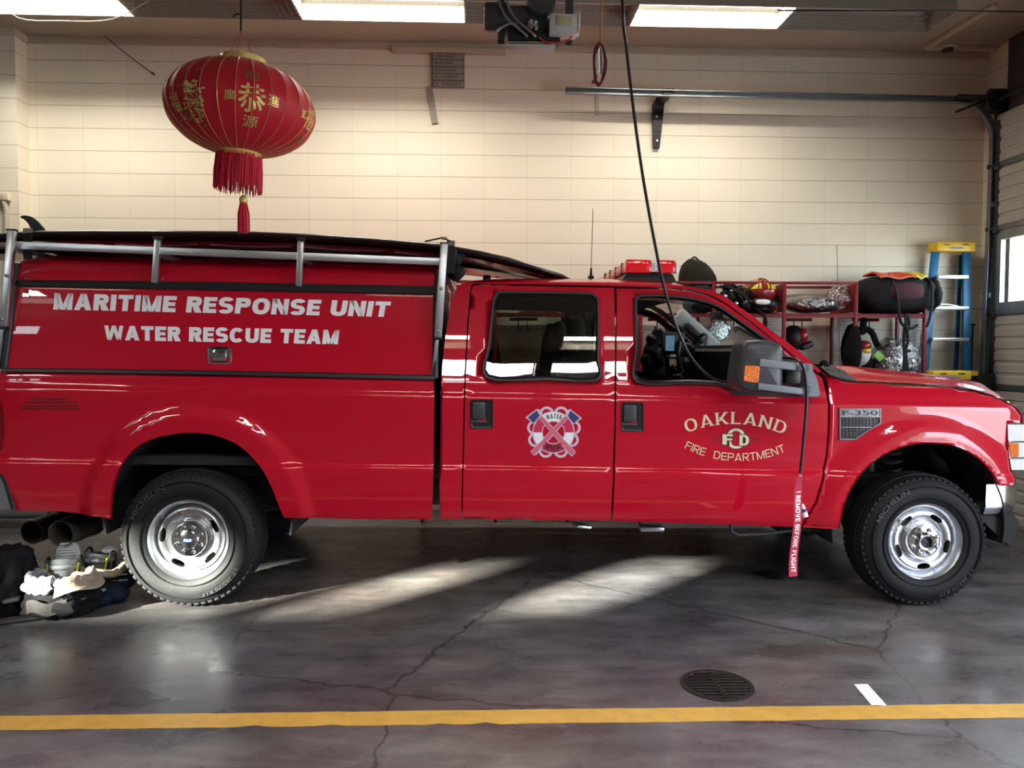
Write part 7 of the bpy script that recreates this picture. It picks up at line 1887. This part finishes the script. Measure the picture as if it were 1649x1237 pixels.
# ================================================================== TURNOUT GEAR ON THE FLOOR
def FP(px, py): return FL(px, py)
def boot(label, px, py, lean, rz):
    """rubber fire boot: foot with sole, shaft, pull loops, yellow piping"""
    p = FL(px, py); o = thing('fire_boot', label, 'boot', p, (lean[0], lean[1], rz), 'boots standing in the turnout trousers'); o.scale = (1, 1, .74)
    mb = MB(); n = 20; secs_ = [(0.0, .075, .115, .04), (.05, .080, .120, .04), (.10, .068, .10, .03), (.16, .062, .075, .0), (.22, .068, .078, .0), (.29, .078, .086, .0), (.33, .082, .090, .0)]
    vs = []
    for z, rx, ry, dy in secs_:
        for j in range(n):
            a = 2*math.pi*j/n; vs.append((rx*math.cos(a), ry*math.sin(a)-dy, z+.02-(.03*math.sin(a) if z > .3 else 0)))
    m = len(secs_); mb.add(vs, [(i*n+j, i*n+(j+1) % n, (i+1)*n+(j+1) % n, (i+1)*n+j) for i in range(m-1) for j in range(n)]+[tuple(range(n))])
    # inside of the shaft
    mb.add([(v[0]*.86, v[1]*.86, v[2]-.0) for v in vs[-n:]]+[(v[0]*.8, v[1]*.8, v[2]-.18) for v in vs[-n:]], [(j, (j+1) % n, n+(j+1) % n, n+j) for j in range(n)]+[tuple(range(n, 2*n))])
    mb.add(vs[-n:]+[(v[0]*.86, v[1]*.86, v[2]) for v in vs[-n:]], [(j, (j+1) % n, n+(j+1) % n, n+j) for j in range(n)])
    mb.build('upper', M['boot_grey'], o, 50)
    mb = MB(); mb.prism([(.082*math.cos(2*math.pi*j/24), .125*math.sin(2*math.pi*j/24)-.04) for j in range(24)], 0, .03, lambda x, y, z: (x, z, y)); mb.build('sole', M['rubber'], o, 30)
    mb = MB()
    for s in (-1, 1): mb.tube(catmull([(s*.080, -.02, .22), (s*.088, -.03, .33), (s*.086, .0, .385), (s*.088, .03, .33), (s*.080, .02, .22)], 5), .008, 6)
    mb.build('pull_loop', M['dark_trim'], o, 60)
    mb = MB()
    for s in (-1, 1): mb.tube(catmull([(s*.062, -.05, .17), (s*.074, -.045, .25), (s*.083, -.04, .34)], 4), .005, 5)
    mb.build('piping', M['hi_lime'], o, 60)
    mb = MB(); mb.lathe([(.0835, .33), (.0875, .325), (.0875, .30), (.082, .295)], (0, 0, 0), 'Z', 24); mb.v = [Vector((v.x, v.y*1.08, v.z)) for v in mb.v]; mb.build('collar', M['silver_cloth'], o, 50)
    return o
M['boot_grey'] = mat('silver_grey_rubber', (0.17, 0.18, 0.20), rough=0.35, var=0.25, scale=16)
M['hi_lime'] = mat('lime_piping', (0.55, 0.62, 0.03), rough=0.45)
b1 = boot('grey boot with a ribbed tongue standing up in the turnout trousers', 104, 975, (math.radians(-6), 0), .2)
mb = MB()
def tongue(u, v):
    w_ = .066*max(.10, 1-max(0, (v-.55)/.45)**2.2)**.5; t = 2*u-1
    return Vector((w_*t, .055-.02*(1-t*t), .24+.26*v))
mb.sheet(lambda u, v: tongue(u, v*.92+.02), 8, 22, (0, .014, 0)); mb.add([], [])
for k in range(9): z = .30+k*.022; mb.box((0, .032, z), (.095-.002*k, .006, .012), .002)
mb.build('ribbed_tongue', mat('pale_grey_rubber', (.42, .43, .45), rough=.5, var=.08), b1, 50)
b2 = boot('grey boot nearest the rear tyre in the turnout trousers', 160, 958, (0, math.radians(4)), -.3)
mb = MB(); mb.blob((.02, .05, .37), (.055, .05, .035), 14, 8, noise=.35, fr=18); mb.build('lining', M['white_vinyl'], b2, 60)
# trousers rolled down round the boots
def ring_cloth(mb, c, rx, ry, z0, z1, seed, flare=.0, noise=.16, n=36, m=10, mi=0):
    from mathutils import noise as NZ
    vs = []
    for i in range(m+1):
        t = i/m
        for j in range(n):
            a = 2*math.pi*j/n; bul = 1+.25*math.sin(math.pi*min(1, t*1.05))+flare*t; k = 1+noise*NZ.noise(Vector((math.cos(a)*2.2+seed, math.sin(a)*2.2, t*5)))+noise*.8*NZ.noise(Vector((math.cos(a)*5+seed, math.sin(a)*5, t*11)))
            vs.append((c[0]+rx*bul*k*math.cos(a), c[1]+ry*bul*k*math.sin(a), max(c[2]+.003, c[2]+LERP(z0, z1, t)+.025*NZ.noise(Vector((math.cos(a)*3, math.sin(a)*3+seed, t*3))))))
    mb.add(vs, [(i*n+j, i*n+(j+1) % n, (i+1)*n+(j+1) % n, (i+1)*n+j) for i in range(m) for j in range(n)]+[tuple(range(n))], mi)
    mb.add([(c[0]+(v[0]-c[0])*.72, c[1]+(v[1]-c[1])*.72, v[2]-.03) for v in vs[-n:]]+list(vs[-n:]), [(j, (j+1) % n, n+(j+1) % n, n+j) for j in range(n)], mi)
tc_ = FL(128, 983); tr = thing('turnout_trousers', 'black turnout trousers with cream lining rolled down round two grey boots', 'trousers', tc_); t0 = Vector(tr.location)
q1 = FL(104, 985)-t0; q2 = FL(160, 966)-t0
mb = MB(); ring_cloth(mb, q1, .155, .145, 0, .20, 3.1); ring_cloth(mb, q2, .14, .13, 0, .17, 7.7)
mb.blob((q1.x+.0, q1.y-.13, .065), (.15, .075, .065), 26, 16, noise=.38, fr=11, seed=3); mb.blob((q1.x-.10, q1.y-.08, .10), (.08, .07, .06), 18, 12, noise=.4, fr=13, seed=33); mb.build('outer_cloth', M['fabric_dark'], tr, 60)
mb = MB(); mb.sheet(lambda u, v: Vector((q1.x-.10+.21*u, q1.y-.205-.01*math.sin(u*5)+.02*abs(u-.5), .125-.07*v+.012*math.sin(u*8))), 14, 6, (0, .006, 0)); mb.build('pocket_flap', mat('worn_grey_cloth', (.045, .042, .042), rough=.9, spec=.1, var=.4, scale=20, bump=.4), tr, 60)
def roll(mb, c, rx, ry, r, a0, a1, seed, n=30):
    """rolled cloth edge: a lumpy tube along an arc round the boot"""
    from mathutils import noise as NZ
    P = []; R_ = []
    for i in range(n+1):
        a = LERP(a0, a1, i/n); k = 1+.07*NZ.noise(Vector((i*.4, seed, 0))); P.append(c+Vector((rx*k*math.cos(a), ry*k*math.sin(a), .03*NZ.noise(Vector((i*.35, seed, 4)))))); R_.append(r*(1+.45*NZ.noise(Vector((i*.7, seed, 9)))))
    mb.tube(P, R_, 10)
mb = MB(); roll(mb, q1+Vector((0, 0, .215)), .165, .155, .026, math.radians(150), math.radians(285), 2.2); roll(mb, q1+Vector((-.005, -.005, .175)), .178, .166, .024, math.radians(160), math.radians(280), 6.2); mb.build('silver_lining', M['silver_cloth'], tr, 60)
mb = MB(); roll(mb, q1+Vector((0, 0, .20)), .16, .15, .024, math.radians(-60), math.radians(150), 8.8); roll(mb, q2+Vector((0, 0, .185)), .145, .135, .024, 0, math.radians(358), 4.1); mb.build('cream_lining', M['cream_cloth'], tr, 60)
mb = MB()
def flap(u, v):
    a = math.radians(LERP(-75, 20, u)); r = .145+.085*v*(1-.3*u); return q1+Vector((r*math.cos(a), r*1.0*math.sin(a), .225+.012*math.sin(u*7)-.075*v*v-.012*math.sin(v*9+u*4)))
mb.sheet(flap, 18, 10, (0, .002, .007)); fl_ = mb.build('lining_flap', M['cream_cloth'], tr, 60)
mb = MB(); mb.tube([flap(k/24, 1.0)+Vector((0, 0, .004)) for k in range(25)], .0045, 6); mb.build('flap_edging', M['strip'], fl_, 60)
mb = MB(); mb.blob(q2+Vector((.10, -.08, .06)), (.11, .07, .06), 16, 10, noise=.2, fr=8, seed=8); mb.blob(q2+Vector((.02, -.14, .05)), (.13, .06, .05), 16, 10, noise=.2, fr=8, seed=18); mb.blob(q2+Vector((.11, .02, .11)), (.09, .10, .06), 16, 10, noise=.12, fr=8, seed=28); mb.build('navy_leg', M['navy_cloth'], tr, 60)
mb = MB()
for k in range(2): mb.tube(catmull([q2+Vector((.02, -.075, .165-.035*k)), q2+Vector((.10, -.085, .170-.035*k)), q2+Vector((.185, -.04, .165-.035*k))], 5), .0055, 6)
mb.tube(catmull([q2+Vector((.0, -.19, .09)), q2+Vector((.06, -.165, .105)), q2+Vector((.10, -.13, .10))], 4), .010, 6); mb.build('reflective_stripe', M['silver_cloth'], tr, 60)
# second set at the edge of the picture
tc2 = FL(12, 985); t2 = thing('turnout_trousers', 'black turnout trousers heaped at the far left edge of the floor', 'trousers', tc2)
mb = MB(); ring_cloth(mb, Vector((-.02, .02, 0)), .15, .14, 0, .36, 9.1, -.2, .2); mb.blob((.04, .03, .33), (.10, .09, .05), 14, 8, noise=.3, fr=10, seed=2); mb.blob((-.10, -.12, .06), (.16, .09, .09), 16, 10, noise=.25, fr=8, seed=12); mb.build('outer_cloth', M['fabric_dark'], t2, 60)
mb = MB(); mb.sheet(lambda u, v: Vector((-.06+.03*u+.04*math.sin(v*5), -.165+.01*u, .34-.24*v)), 3, 14, (0, -.008, 0)); mb.build('grey_trim', M['silver_cloth'], t2, 60)
mb = MB(); mb.tube(catmull([(-.06, -.2, .012), (.05, -.24, .012), (.16, -.20, .012), (.26, -.15, .012)], 5), .007, 6); mb.bar((.06, -.13, .10), (.14, -.11, .11), .05, .02, .005); mb.build('suspender', M['strap'], t2, 60)
# low trolley and rag behind the truck
o = thing('floor_creeper', 'low black creeper board on the floor beyond the rear bumper', 'creeper', FL(20, 846)); mb = MB(); mb.box((0, .1, .10), (1.1, .45, .04), .01); mb.build('board', M['dark_steel'], o, 30)
for x in (-.45, .45):
    for y in (-.08, .28): mb = MB(); mb.lathe([(.0005, -.015), (.04, -.015), (.04, .015), (.0005, .015)], (x, y, .042), 'Y', 16); mb.box((x, y, .075), (.03, .04, .03)); mb.build('caster', M['rubber'], o, 30)
mb = MB(); p = FL(133, 838); mb.blob(p+Vector((0, 0, .07)), (.11, .08, .07), 14, 8, noise=.25, fr=9); o = mb.build('blue_rag', mat('blue_cloth', (.02, .10, .35), rough=.8, var=.2), None, 60); tag(o, 'crumpled blue rag on the floor beyond the rear bumper', 'rag')
